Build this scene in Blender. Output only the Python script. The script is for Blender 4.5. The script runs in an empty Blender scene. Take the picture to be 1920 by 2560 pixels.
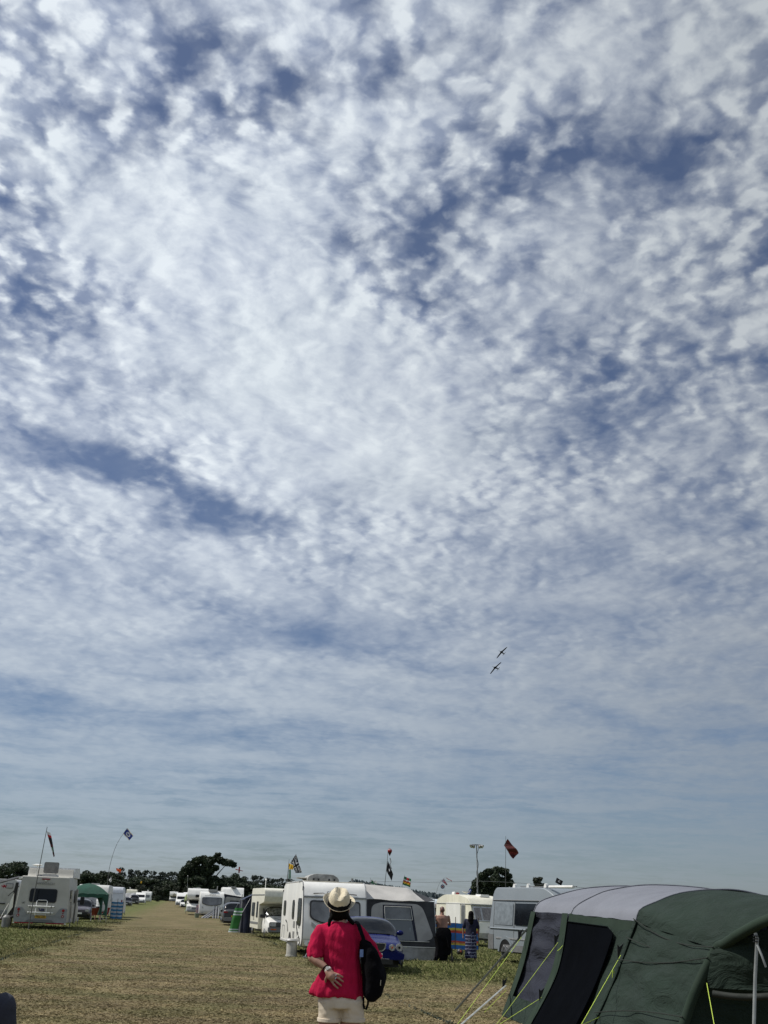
import bpy, bmesh, math, random
import numpy as np
from mathutils import Vector, Matrix, noise as mnoise
random.seed(7); rng = np.random.default_rng(7)
R = math.radians
D = bpy.data
scene = bpy.context.scene
COL = scene.collection

# ------------------------------------------------------------------ camera
PITCH, ROLL, EYE, FPX = R(20.95), R(2.25), 1.62, 2590.0
cam_d = D.cameras.new('camera'); cam = D.objects.new('camera', cam_d); COL.objects.link(cam)
cam_d.sensor_fit = 'VERTICAL'; cam_d.sensor_height = 36.0; cam_d.lens = 36.0 * FPX / 2560.0
cam_d.clip_start = 0.1; cam_d.clip_end = 9000
CAMM = Matrix.Translation((0, 0, EYE)) @ Matrix.Rotation(R(90) + PITCH, 4, 'X') @ Matrix.Rotation(ROLL, 4, 'Z')
cam.matrix_world = CAMM
scene.camera = cam
CR = CAMM.to_3x3()

def ray(px, py):
    """direction in the world of a pixel of the 1920x2560 photograph"""
    v = CR @ Vector(((px - 960) / FPX, -(py - 1280) / FPX, -1.0))
    return v.normalized()

# ------------------------------------------------------------------ view
scene.view_settings.view_transform = 'Standard'
scene.view_settings.look = 'None'
scene.view_settings.exposure = 0.0
scene.view_settings.gamma = 1.0
scene.view_settings.use_curve_mapping = False

# ------------------------------------------------------------------ sun and sky
SUN_EL, SUN_AZ = R(52), R(-86)            # azimuth from +Y towards +X: the sun stands to the left
sd = D.lights.new('sun', 'SUN'); so = D.objects.new('sun', sd); COL.objects.link(so)
sd.energy = 4.2; sd.angle = R(0.6); sd.color = (1.0, 0.95, 0.87)
sdir = Vector((math.sin(SUN_AZ) * math.cos(SUN_EL), math.cos(SUN_AZ) * math.cos(SUN_EL), math.sin(SUN_EL)))
so.rotation_euler = sdir.to_track_quat('Z', 'Y').to_euler()

world = D.worlds.new('World'); scene.world = world; world.use_nodes = True
nt = world.node_tree; nt.nodes.clear()

class NB:
    """small helper that writes node graphs as expressions"""
    def __init__(s, nt): s.nt = nt
    def n(s, t, **k):
        x = s.nt.nodes.new(t)
        for a, b in k.items(): setattr(x, a, b)
        return x
    def put(s, sock, v):
        if isinstance(v, bpy.types.NodeSocket): s.nt.links.new(v, sock)
        elif v is not None: sock.default_value = v
    def m(s, op, a, b=None, c=None, clamp=False):
        x = s.n('ShaderNodeMath', operation=op, use_clamp=clamp)
        s.put(x.inputs[0], a)
        if b is not None: s.put(x.inputs[1], b)
        if c is not None: s.put(x.inputs[2], c)
        return x.outputs[0]
    def v(s, op, a, b=None, scale=None):
        x = s.n('ShaderNodeVectorMath', operation=op)
        s.put(x.inputs[0], a)
        if b is not None: s.put(x.inputs[1], b)
        if scale is not None: s.put(x.inputs['Scale'], scale)
        return x.outputs['Value'] if op in ('LENGTH', 'DOT_PRODUCT', 'DISTANCE') else x.outputs[0]
    def rng(s, v, a, b, c=0.0, d=1.0, kind='SMOOTHSTEP'):
        x = s.n('ShaderNodeMapRange', interpolation_type=kind, clamp=True)
        s.put(x.inputs[0], v); s.put(x.inputs[1], a); s.put(x.inputs[2], b); s.put(x.inputs[3], c); s.put(x.inputs[4], d)
        return x.outputs[0]
    def noise(s, vec, scale, detail=4, rough=0.5, dist=0.0, out=0, dims='3D', lac=2.0):
        x = s.n('ShaderNodeTexNoise', noise_dimensions=dims)
        if vec is not None: s.put(x.inputs['Vector'], vec)
        s.put(x.inputs['Scale'], scale); s.put(x.inputs['Detail'], detail)
        s.put(x.inputs['Roughness'], rough); s.put(x.inputs['Distortion'], dist); s.put(x.inputs['Lacunarity'], lac)
        return x.outputs[out]
    def vor(s, vec, scale, feat='F1', out=0, dims='3D', smooth=0.5, rand=1.0):
        x = s.n('ShaderNodeTexVoronoi', feature=feat, voronoi_dimensions=dims)
        s.put(x.inputs['Vector'], vec); s.put(x.inputs['Scale'], scale); s.put(x.inputs['Randomness'], rand)
        if feat == 'SMOOTH_F1': s.put(x.inputs['Smoothness'], smooth)
        return x.outputs[out]
    def mix(s, f, a, b, blend='MIX'):
        x = s.n('ShaderNodeMix', data_type='RGBA', blend_type=blend)
        s.put(x.inputs[0], f)
        s.put(x.inputs[6], a if isinstance(a, bpy.types.NodeSocket) else (*a[:3], 1))
        s.put(x.inputs[7], b if isinstance(b, bpy.types.NodeSocket) else (*b[:3], 1))
        return x.outputs[2]
    def comb(s, x_, y_, z_):
        x = s.n('ShaderNodeCombineXYZ'); s.put(x.inputs[0], x_); s.put(x.inputs[1], y_); s.put(x.inputs[2], z_)
        return x.outputs[0]
    def sep(s, v):
        x = s.n('ShaderNodeSeparateXYZ'); s.put(x.inputs[0], v); return x.outputs

EPS = 0.045
def plane(d):                              # the cloud layer seen along a direction
    z = max(d.z, 0.0) + EPS
    return Vector((d.x / z, d.y / z))

def build_sky():
    b = NB(nt)
    tc = b.n('ShaderNodeTexCoord').outputs['Generated']
    dirn = b.v('NORMALIZE', tc)
    x, y, z = b.sep(dirn)
    zc = b.m('ADD', b.m('MAXIMUM', z, 0.0), EPS)
    pu, pv = b.m('DIVIDE', x, zc), b.m('DIVIDE', y, zc)
    P = b.comb(pu, pv, 0.0)
    elev = b.m('MAXIMUM', z, 0.0)
    # large banks and gaps of the cloud layer: (photo x, y, half axes, turn, amount)
    B = [
        (690, 900, 500, 300, 38, .62), (290, 560, 150, 200, 10, .34), (960, 1100, 440, 220, 5, .36), (600, 640, 220, 200, 0, .10),
        (1400, 760, 190, 150, 20, .34), (1700, 640, 260, 120, -38, .26), (1560, 110, 460, 200, -10, .36),
        (130, 1290, 200, 110, 10, .22), (1000, 330, 230, 260, 0, .16), (900, 1420, 330, 130, 5, .12),
        (150, 800, 170, 120, 20, -.72), (60, 560, 70, 160, -15, -.3), (330, 1200, 420, 48, 19, -.48), (560, 1275, 210, 50, 14, -.34),(60, 1150, 130, 60, 30, -.22),
        (1120, 700, 220, 150, -20, -.46), (1430, 440, 400, 150, -24, -.36), (1660, 400, 160, 80, -30, -.2), (1890, 640, 120, 90, 0, -.3),
        (1620, 960, 330, 150, 10, -.28), (350, 340, 120, 120, 0, -.22), (700, 1570, 210, 50, 10, -.2), (90, 1760, 240, 36, 6, -.32), (1480, 1560, 340, 60, 5, -.10),
        (450, 90, 90, 120, 0, -.36), (710, 190, 80, 80, 0, -.3), (15, 60, 70, 90, 0, -.2), (640, 420, 150, 200, 30, -.08),
    ]
    cov = None
    # warp so that no outline of a bank is a clean ellipse
    w = b.noise(P, 2.3, 4, .6, out=1)
    w = b.v('SCALE', b.v('SUBTRACT', w, (.5, .5, .5)), scale=0.22)
    dist = b.m('POWER', b.m('ADD', b.m('POWER', pu, 2.0), b.m('POWER', pv, 2.0)), 0.5)
    w = b.v('SCALE', w, scale=b.m('MULTIPLY', dist, 0.75))
    PW = b.v('ADD', P, w)
    for (cx, cy, ra, rb, rot, amt) in B:
        c = plane(ray(cx, cy)); t = R(rot)
        ea = plane(ray(cx + 20 * math.cos(t), cy + 20 * math.sin(t))) - c
        eb = plane(ray(cx - 20 * math.sin(t), cy + 20 * math.cos(t))) - c
        ea *= ra / 20; eb *= rb / 20
        M = Matrix(((ea.x, eb.x), (ea.y, eb.y))).inverted()
        q = b.v('SUBTRACT', PW, (c.x, c.y, 0))
        a1 = b.v('DOT_PRODUCT', q, (M[0][0], M[0][1], 0)); a2 = b.v('DOT_PRODUCT', q, (M[1][0], M[1][1], 0))
        rr = b.v('LENGTH', b.comb(a1, a2, 0.0))
        g = b.rng(rr, 0.0, 1.75, amt, 0.0)
        cov = g if cov is None else b.m('ADD', cov, g)
    # the puffs: measured on a layer that curves away, so that far ones do not crowd
    zn = b.m('ADD', b.m('MAXIMUM', z, 0.0), .23)
    Q = b.comb(b.m('DIVIDE', x, zn), b.m('DIVIDE', y, zn), 0.0)
    wq = b.v('SCALE', b.v('SUBTRACT', b.noise(Q, 3.0, 4, .6, out=1), (.5, .5, .5)), scale=.16)
    QW = b.v('ADD', Q, wq)
    wv = b.v('SCALE', b.v('SUBTRACT', b.noise(Q, 20.0, 4, .6, out=1), (.5, .5, .5)), scale=.055)
    def puffs(off):
        q = b.v('ADD', Q, (off, 0, 0)) if off else Q
        wq_ = b.v('ADD', q, wv)
        n1 = b.noise(b.v('ADD', q, wq), 5.6, 9, .56)
        c1 = b.vor(wq_, 24.0, 'SMOOTH_F1', smooth=.7, dims='2D')
        c2 = b.vor(wq_, 52.0, 'SMOOTH_F1', smooth=.7, dims='2D')
        cells = b.m('ADD', b.m('MULTIPLY', b.m('SUBTRACT', .42, c1), .70), b.m('MULTIPLY', b.m('SUBTRACT', .42, c2), .34))
        return b.m('SUBTRACT', n1, .5), cells
    n1, cells = puffs(0); n1b, cellsb = puffs(-.015)
    streak = b.noise(b.v('MULTIPLY', PW, (.45, 1.1, 1.0)), 1.5, 6, .58, .3)
    calm = b.m('MULTIPLY', b.rng(cov, .18, .70, 1.35, .42), b.rng(b.noise(P, 2.6, 3, .5), .36, .62, .45, 1.15))
    near = b.m('MULTIPLY', b.rng(elev, .20, .62, .16, .95), calm)
    far = b.rng(elev, .08, .42, 1.0, 0.0)
    dens = b.m('ADD', cov, b.m('MULTIPLY', n1, b.rng(elev, .12, .55, 1.1, 2.9)))
    dens = b.m('ADD', dens, b.m('MULTIPLY', cells, near))
    dens = b.m('ADD', dens, b.m('MULTIPLY', b.m('SUBTRACT', streak, .5), b.m('MULTIPLY', far, 2.0)))
    dens = b.m('ADD', dens, .40)
    alpha = b.rng(dens, -.52, .84)
    veil = b.rng(elev, .02, .24, .55, 1.0)
    alpha = b.m('MULTIPLY', b.m('MAXIMUM', alpha, .10), veil)
    # sides turned to the sun are bright, sides turned away and thick middles go grey
    relief = b.m('ADD', b.m('MULTIPLY', b.m('SUBTRACT', n1, n1b), 4.2), b.m('MULTIPLY', b.m('SUBTRACT', cells, cellsb), b.m('MULTIPLY', calm, 1.05)))
    relief = b.m('MULTIPLY', relief, b.rng(elev, .15, .62, .22, .95))
    thick = b.rng(b.m('ADD', b.m('MULTIPLY', cov, .9), b.m('MULTIPLY', b.m('SUBTRACT', b.noise(QW, 4.2, 4, .5), .5), 2.8)), .0, 1.35)
    shade = b.rng(b.m('ADD', b.m('ADD', .52, relief), b.m('MULTIPLY', dens, .16)), .18, 1.02, kind='LINEAR')
    lit = b.mix(shade, (.34, .40, .53), (.76, .82, .875))
    cloud = b.mix(b.m('MULTIPLY', thick, .60), lit, b.mix(shade, (.38, .44, .52), (.68, .75, .80)))
    hz = b.rng(elev, .02, .40)
    cloud = b.mix(hz, (.40, .465, .53), cloud)
    # light falls off to the right, away from the sun
    side = b.rng(b.m('DIVIDE', x, b.m('ADD', y, .2)), -.20, .40, 1.06, .66)
    cloud = b.v('SCALE', cloud, scale=side)
    sky = b.n('ShaderNodeTexSky', sky_type='NISHITA', sun_disc=False, sun_elevation=SUN_EL,
              sun_rotation=SUN_AZ, altitude=50, air_density=1.0, dust_density=.6, ozone_density=2.0)
    haze = b.mix(b.rng(elev, .0, .45), (.46, .52, .64), (.56, .57, .65))
    skyc = b.mix(1.0, sky.outputs[0], haze, 'MULTIPLY')
    bg1 = b.n('ShaderNodeBackground'); b.put(bg1.inputs[0], skyc); bg1.inputs[1].default_value = .10
    bg2 = b.n('ShaderNodeBackground'); b.put(bg2.inputs[0], cloud); bg2.inputs[1].default_value = 1.0
    mx = b.n('ShaderNodeMixShader'); b.put(mx.inputs[0], alpha); b.put(mx.inputs[1], bg1.outputs[0]); b.put(mx.inputs[2], bg2.outputs[0])
    o = b.n('ShaderNodeOutputWorld'); b.put(o.inputs[0], mx.outputs[0])
build_sky()

# ------------------------------------------------------------------ ground shape and placing
LANE = R(9.55)                                  # everything stands along the lane, which runs a little left
LDIR = Vector((-math.sin(LANE), math.cos(LANE))); LNRM = Vector((math.cos(LANE), math.sin(LANE)))
def gz(x, y):
    t = min(max((y - 75) / 340.0, 0.0), 1.0)
    t = t * t * (3 - 2 * t) * .4 + t * .6
    return 1.5 * t
def G(px, py, h=0.0):
    """where the ray of a photograph pixel meets the ground (plus h)"""
    d = ray(px, py); o = Vector((0, 0, EYE)); t = 5.0
    while t < 900:
        p = o + d * t
        if p.z <= gz(p.x, p.y) + h: break
        t *= 1.002
    return o + d * t
def AT(px, py, Y):
    d = ray(px, py); return Vector((0, 0, EYE)) + d * (Y / d.y)
def on_ground(x, y): return Vector((x, y, gz(x, y)))

# ------------------------------------------------------------------ materials
MATS = {}
def mat(name, col, rough=.6, metal=0.0, var=.12, scale=6.0, bump=0.0, bscale=40.0, col2=None, spec=.5, alpha=None,
        coat=0.0, island=0.0, trans=0.0, stretch=(1, 1, 1), thresh=None, tl=0.0, bdist=.02, bwarp=0.0):
    if name in MATS: return MATS[name]
    m = D.materials.new(name); m.use_nodes = True; t = m.node_tree; t.nodes.clear(); b = NB(t)
    tc = b.n('ShaderNodeTexCoord').outputs['Object']
    vec = b.v('MULTIPLY', tc, stretch)
    n = b.noise(vec, scale, 5, .6)
    c2 = col2 if col2 else tuple(c * (1 - 2.2 * var) for c in col)
    c1 = tuple(min(1, c * (1 + var * .6)) for c in col) if not col2 else col
    f = b.rng(n, *(thresh or (.32, .68)))
    c = b.mix(f, c1, c2)
    if island:
        gi = b.n('ShaderNodeNewGeometry').outputs['Random Per Island']
        c = b.mix(gi, c, b.v('SCALE', c, scale=1 - island))
    p = b.n('ShaderNodeBsdfPrincipled')
    b.put(p.inputs['Base Color'], c)
    b.put(p.inputs['Roughness'], b.rng(b.noise(vec, scale * 2.3, 3, .5), .3, .7, max(rough - .06, .02), min(rough + .08, 1)))
    p.inputs['Metallic'].default_value = metal
    p.inputs['Specular IOR Level'].default_value = spec
    if coat: p.inputs['Coat Weight'].default_value = coat; p.inputs['Coat Roughness'].default_value = .06
    if trans: p.inputs['Transmission Weight'].default_value = trans
    if alpha is not None: p.inputs['Alpha'].default_value = alpha
    if bump:
        bm = b.n('ShaderNodeBump'); bm.inputs['Strength'].default_value = bump; bm.inputs['Distance'].default_value = bdist
        b.put(bm.inputs['Height'], b.noise(vec, bscale, 4, .6, bwarp)); b.put(p.inputs['Normal'], bm.outputs[0])
    out = b.n('ShaderNodeOutputMaterial')
    if tl:
        tr = b.n('ShaderNodeBsdfTranslucent'); b.put(tr.inputs[0], c)
        ms = b.n('ShaderNodeMixShader'); ms.inputs[0].default_value = tl
        b.put(ms.inputs[1], p.outputs[0]); b.put(ms.inputs[2], tr.outputs[0]); b.put(out.inputs[0], ms.outputs[0])
    else:
        b.put(out.inputs[0], p.outputs[0])
    MATS[name] = m; return m

white = mat('white_paint', (.74, .74, .71), .35, var=.05, scale=1.5, bump=.03, bscale=3, stretch=(1, 1, .3))
cream = mat('aged_white_paint', (.66, .66, .61), .42, var=.09, scale=1.3, bump=.03, bscale=3, stretch=(1, 1, .25))
oldw = mat('cream_paint', (.72, .70, .58), .45, var=.08, scale=1.6, stretch=(1, 1, .3))
roofm = mat('weathered_roof', (.52, .50, .42), .7, var=.2, scale=3)
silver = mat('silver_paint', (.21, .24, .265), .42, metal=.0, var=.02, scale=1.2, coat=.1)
grey = mat('grey_plastic', (.16, .165, .17), .5, var=.08)
midgrey = mat('mid_grey_plastic', (.27, .28, .29), .45, var=.08)
lgrey = mat('light_grey_plastic', (.42, .42, .41), .5, var=.08)
black = mat('black_plastic', (.012, .012, .013), .5, var=.1)
rubber = mat('tyre_rubber', (.018, .018, .018), .85, var=.2)
rimm = mat('wheel_rim', (.45, .46, .47), .3, metal=.8, var=.1)
glass = mat('dark_glass', (.007, .009, .012), .12, var=.1, scale=2, spec=.25)
glassl = mat('hazy_window', (.14, .15, .16), .16, var=.25, scale=1.1, spec=.6)
redl = mat('red_lamp', (.28, .008, .012), .25, var=.2)
redp = mat('red_bar', (.30, .01, .02), .5, var=.2)
lampm = mat('clear_lamp', (.55, .56, .56), .15, metal=.3, var=.2, scale=20)
orange = mat('orange_lamp', (.55, .10, .01), .3)
bluep = mat('blue_paint', (.003, .008, .085), .3, var=.08, scale=1.5, coat=.05, spec=.18)
darkp = mat('dark_grey_paint', (.040, .043, .050), .35, metal=.1, var=.08, coat=.2)
purplep = mat('plum_grey_paint', (.10, .09, .11), .3, metal=.4, var=.08, coat=.5)
darkblue = mat('navy_print', (.012, .014, .09), .5)
chrome = mat('bright_metal', (.62, .63, .64), .22, metal=.9, var=.1)
alu = mat('dull_aluminium', (.45, .46, .46), .45, metal=.6, var=.15)
plate_w = mat('white_number_plate', (.72, .72, .70), .4, var=.03)
plate_y = mat('yellow_number_plate', (.62, .36, .02), .4, var=.05)
navy = mat('navy_canvas', (.012, .016, .035), .8, var=.25, scale=2, bump=.4, bscale=5)
awngrey = mat('grey_canvas', (.36, .355, .35), .85, var=.10, scale=1.6, bump=.3, bscale=4)
charcoal = mat('charcoal_canvas', (.035, .037, .042), .85, var=.2, scale=2, bump=.3, bscale=4)

# ------------------------------------------------------------------ meshes
def add_obj(name, mesh, m=None, parent=None, loc=None):
    o = D.objects.new(name, mesh); COL.objects.link(o)
    if m is not None:
        mesh.materials.clear()
        for x in (m if isinstance(m, (list, tuple)) else [m]): mesh.materials.append(x)
    if parent is not None: o.parent = parent
    if loc is not None: o.location = loc
    return o
def thing(name, label, cat, loc=(0, 0, 0), rz=0.0, group=None):
    o = D.objects.new(name, None); COL.objects.link(o); o.empty_display_size = .2
    o.location = loc; o.rotation_euler = (0, 0, rz)
    o['label'] = label; o['category'] = cat
    if group: o['group'] = group
    return o
def tag(o, label=None, cat=None, group=None, kind=None):
    if label: o['label'] = label
    if cat: o['category'] = cat
    if group: o['group'] = group
    if kind: o['kind'] = kind
    return o

class MB:
    def __init__(s): s.v = []; s.f = []; s.mi = []; s.cur = 0
    def add(s, vs, fs):
        k = len(s.v); s.v += [tuple(p) for p in vs]
        for f in fs: s.f.append(tuple(i + k for i in f)); s.mi.append(s.cur)
        return s
    def box(s, c, size, rot=None):
        x, y, z = size[0] / 2, size[1] / 2, size[2] / 2
        vs = [Vector(p) for p in ((-x, -y, -z), (x, -y, -z), (x, y, -z), (-x, y, -z), (-x, -y, z), (x, -y, z), (x, y, z), (-x, y, z))]
        if rot is not None: vs = [rot @ p for p in vs]
        return s.add([p + Vector(c) for p in vs], [(0, 3, 2, 1), (4, 5, 6, 7), (0, 1, 5, 4), (1, 2, 6, 5), (2, 3, 7, 6), (3, 0, 4, 7)])
    def tube(s, pts, r, seg=8, flat=1.0, closed=False):
        """a tube along points; r a number or one per point; flat squeezes it across"""
        pts = [Vector(p) for p in pts]; n = len(pts)
        rs = list(r) if isinstance(r, (list, tuple)) else [r] * n
        up = Vector((0, 0, 1)); prev = None; rings = []
        for i, p in enumerate(pts):
            t = (pts[min(i + 1, n - 1)] - pts[max(i - 1, 0)])
            t = t.normalized() if t.length > 1e-9 else Vector((0, 0, 1))
            if prev is None:
                a = Vector((1, 0, 0)) if abs(t.x) < .9 else Vector((0, 1, 0))
                u = (a - t * a.dot(t)).normalized()
            else:
                u = (prev - t * prev.dot(t)); u = u.normalized() if u.length > 1e-6 else Vector((1, 0, 0))
            prev = u; w = t.cross(u)
            rr = rs[i]; rx, ry = rr if isinstance(rr, (list, tuple)) else (rr, rr * flat)
            rings.append([p + u * math.cos(2 * math.pi * k / seg) * rx + w * math.sin(2 * math.pi * k / seg) * ry for k in range(seg)])
        vs = [q for ring in rings for q in ring]; fs = []
        for i in range(n - 1):
            for k in range(seg):
                a, b2 = i * seg + k, i * seg + (k + 1) % seg
                fs.append((a, b2, b2 + seg, a + seg))
        fs.append(tuple(reversed(range(seg)))); fs.append(tuple(range((n - 1) * seg, n * seg)))
        return s.add(vs, fs)
    def capsule(s, pts, r, seg=10):
        """tube with rounded ends"""
        pts = [Vector(p) for p in pts]; rs = list(r) if isinstance(r, (list, tuple)) else [r] * len(pts)
        a = (pts[0] - pts[1]).normalized(); b2 = (pts[-1] - pts[-2]).normalized()
        P = [pts[0] + a * rs[0] * .95, pts[0] + a * rs[0] * .6] + pts + [pts[-1] + b2 * rs[-1] * .6, pts[-1] + b2 * rs[-1] * .95]
        Q = [rs[0] * .3, rs[0] * .8] + rs + [rs[-1] * .8, rs[-1] * .3]
        return s.tube(P, Q, seg)
    def ball(s, c, r, seg=14, rings=9, rot=None):
        c = Vector(c); r = r if isinstance(r, (list, tuple)) else (r, r, r); vs = [];
        for i in range(rings + 1):
            th = math.pi * i / rings
            for k in range(seg):
                ph = 2 * math.pi * k / seg
                q = Vector((r[0] * math.sin(th) * math.cos(ph), r[1] * math.sin(th) * math.sin(ph), r[2] * math.cos(th)))
                if rot is not None: q = rot @ q
                vs.append(c + q)
        fs = [(i * seg + k, (i + 1) * seg + k, (i + 1) * seg + (k + 1) % seg, i * seg + (k + 1) % seg) for i in range(rings) for k in range(seg)]
        return s.add(vs, fs)
    def grid(s, fn, nu, nv):
        vs = [fn(i / nu, j / nv) for j in range(nv + 1) for i in range(nu + 1)]
        return s.add(vs, [(j * (nu + 1) + i, j * (nu + 1) + i + 1, (j + 1) * (nu + 1) + i + 1, (j + 1) * (nu + 1) + i) for j in range(nv) for i in range(nu)])
    def prism(s, pts, o, u, v, d):
        """a flat outline (2D points in the u, v frame at o) given a thickness d along u x v"""
        o, u, v = Vector(o), Vector(u).normalized(), Vector(v).normalized(); n = u.cross(v)
        A = [o + u * a + v * b2 for a, b2 in pts]; B2 = [p + n * d for p in A]; k = len(pts)
        return s.add(A + B2, [tuple(reversed(range(k))), tuple(range(k, 2 * k))] + [(i, (i + 1) % k, k + (i + 1) % k, k + i) for i in range(k)])
    def rrect(s, c, u, v, w, h, r, d, seg=4):
        r = min(r, w / 2.01, h / 2.01); pts = []
        for cx, cy, a0 in ((w / 2 - r, h / 2 - r, 0), (-w / 2 + r, h / 2 - r, 90), (-w / 2 + r, -h / 2 + r, 180), (w / 2 - r, -h / 2 + r, 270)):
            for i in range(seg + 1):
                a = R(a0 + 90 * i / seg); pts.append((cx + r * math.cos(a), cy + r * math.sin(a)))
        return s.prism(pts, c, u, v, d)
    def disc(s, c, n, r, d, seg=16):
        n = Vector(n).normalized(); c = Vector(c)
        return s.tube([c, c + n * d], r, seg)
    def build(s, name, m, parent=None, smooth=True, bevel=0.0, loc=None, ang=38, solid=0.0):
        me = D.meshes.new(name); me.from_pydata(s.v, [], s.f)
        if isinstance(m, (list, tuple)): me.polygons.foreach_set('material_index', s.mi)
        if bevel:
            bm = bmesh.new(); bm.from_mesh(me)
            bmesh.ops.remove_doubles(bm, verts=bm.verts, dist=1e-5)
            ed = [e for e in bm.edges if len(e.link_faces) == 2 and e.calc_face_angle(0) > R(30)]
            bmesh.ops.bevel(bm, geom=ed, offset=bevel, segments=2, profile=.5, affect='EDGES', clamp_overlap=True)
            bm.to_mesh(me); bm.free()
        if solid:
            bm = bmesh.new(); bm.from_mesh(me); bmesh.ops.solidify(bm, geom=bm.faces[:], thickness=solid); bm.to_mesh(me); bm.free()
        if smooth:
            me.polygons.foreach_set('use_smooth', [True] * len(me.polygons)); me.set_sharp_from_angle(angle=R(ang))
        me.update()
        o = add_obj(name, me, None, parent, loc)
        for x in (m if isinstance(m, (list, tuple)) else [m]): me.materials.append(x)
        return o

def profile_body(prof, W, bev=.06, narrow=None):
    """a vehicle body: a side outline (y, z) drawn out to width W with rounded long edges"""
    bm = bmesh.new()
    L = [bm.verts.new((-W / 2 + (narrow(y, z) if narrow else 0), y, z)) for y, z in prof]
    Q = [bm.verts.new((W / 2 - (narrow(y, z) if narrow else 0), y, z)) for y, z in prof]
    n = len(prof); bm.faces.new(L); bm.faces.new(list(reversed(Q)))
    for i in range(n): bm.faces.new((L[(i + 1) % n], L[i], Q[i], Q[(i + 1) % n]))
    bmesh.ops.recalc_face_normals(bm, faces=bm.faces)
    if bev:
        ed = [e for e in bm.edges if abs(e.verts[0].co.x - e.verts[1].co.x) < W * .4]
        bmesh.ops.bevel(bm, geom=ed, offset=bev, segments=3, profile=.6, affect='EDGES', clamp_overlap=True)
    me = D.meshes.new('body'); bm.to_mesh(me); bm.free()
    me.polygons.foreach_set('use_smooth', [True] * len(me.polygons)); me.set_sharp_from_angle(angle=R(30))
    return me
def rounded(pts, r, seg=4):
    """round the corners of an outline; r one number or one per corner"""
    out = []; n = len(pts)
    for i, p in enumerate(pts):
        rr = r[i] if isinstance(r, (list, tuple)) else r
        p = Vector(p); a = Vector(pts[i - 1]) - p; c = Vector(pts[(i + 1) % n]) - p
        k = min(rr, a.length * .45, c.length * .45)
        if k < 1e-4: out.append(tuple(p)); continue
        A, C2 = p + a.normalized() * k, p + c.normalized() * k
        for j in range(seg + 1):
            t = j / seg; q = A * (1 - t) ** 2 + p * 2 * t * (1 - t) + C2 * t * t; out.append((q.x, q.y))
    return out

def text(s, size, m, parent, loc, u=(1, 0, 0), v=(0, 0, 1), name='lettering', sx=1.0, shear=0.0, bold=0.0):
    cu = D.curves.new('lettering', 'FONT'); cu.body = s; cu.size = size; cu.extrude = .003; cu.resolution_u = 3
    cu.align_x = 'CENTER'; cu.align_y = 'CENTER'; cu.shear = shear; cu.offset = bold
    o = D.objects.new('tmp', cu); COL.objects.link(o)
    me = D.meshes.new_from_object(o.evaluated_get(bpy.context.evaluated_depsgraph_get()))
    D.objects.remove(o); D.curves.remove(cu)
    u, v = Vector(u).normalized(), Vector(v).normalized(); n = u.cross(v)
    M = Matrix((u, v, n)).transposed().to_4x4(); M.translation = Vector(loc)
    me.transform(M @ Matrix.Diagonal((sx, 1, 1, 1)))
    me.name = name
    return add_obj(name, me, m, parent)

def remeshed(mb, voxel, smooth=2):
    me = D.meshes.new('tmp'); me.from_pydata(mb.v, [], mb.f)
    o = D.objects.new('tmp', me); COL.objects.link(o)
    a = o.modifiers.new('r', 'REMESH'); a.mode = 'VOXEL'; a.voxel_size = voxel
    if smooth: c = o.modifiers.new('s', 'SMOOTH'); c.iterations = smooth; c.factor = .5
    e = o.evaluated_get(bpy.context.evaluated_depsgraph_get()); r = D.meshes.new_from_object(e)
    D.objects.remove(o); D.meshes.remove(me)
    r.polygons.foreach_set('use_smooth', [True] * len(r.polygons)); return r

def copy_tree(o, parent=None):
    c = o.copy(); COL.objects.link(c); c.parent = parent
    for ch in o.children: copy_tree(ch, c)
    return c
def wheel(parent, x, y, r=.34, w=.2, face=-1, z=None):
    x += face * .035; m = MB(); z = r if z is None else z; c = Vector((x, y, z))
    ring = [(-w / 2, r * .62), (-w / 2, r * .93), (-w * .36, r), (w * .36, r), (w / 2, r * .93), (w / 2, r * .62)]
    m.tube([c + Vector((a, 0, 0)) for a, _ in ring], [q for _, q in ring], 20)
    t = m.build('wheel', rubber, parent)
    k = MB(); k.disc(c + Vector((face * (w / 2 - .02), 0, 0)), (face, 0, 0), r * .64, .025, 18)
    for i in range(6):
        a = i * math.pi / 3
        k.box(c + Vector((face * (w / 2 + .012), math.cos(a) * r * .34, math.sin(a) * r * .34)), (.015, .045, r * .55), Matrix.Rotation(a - math.pi / 2, 3, 'X') if False else Matrix.Rotation(math.pi / 2 - a, 3, 'X'))
    k.build('rim', rimm, t)
    return t

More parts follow.
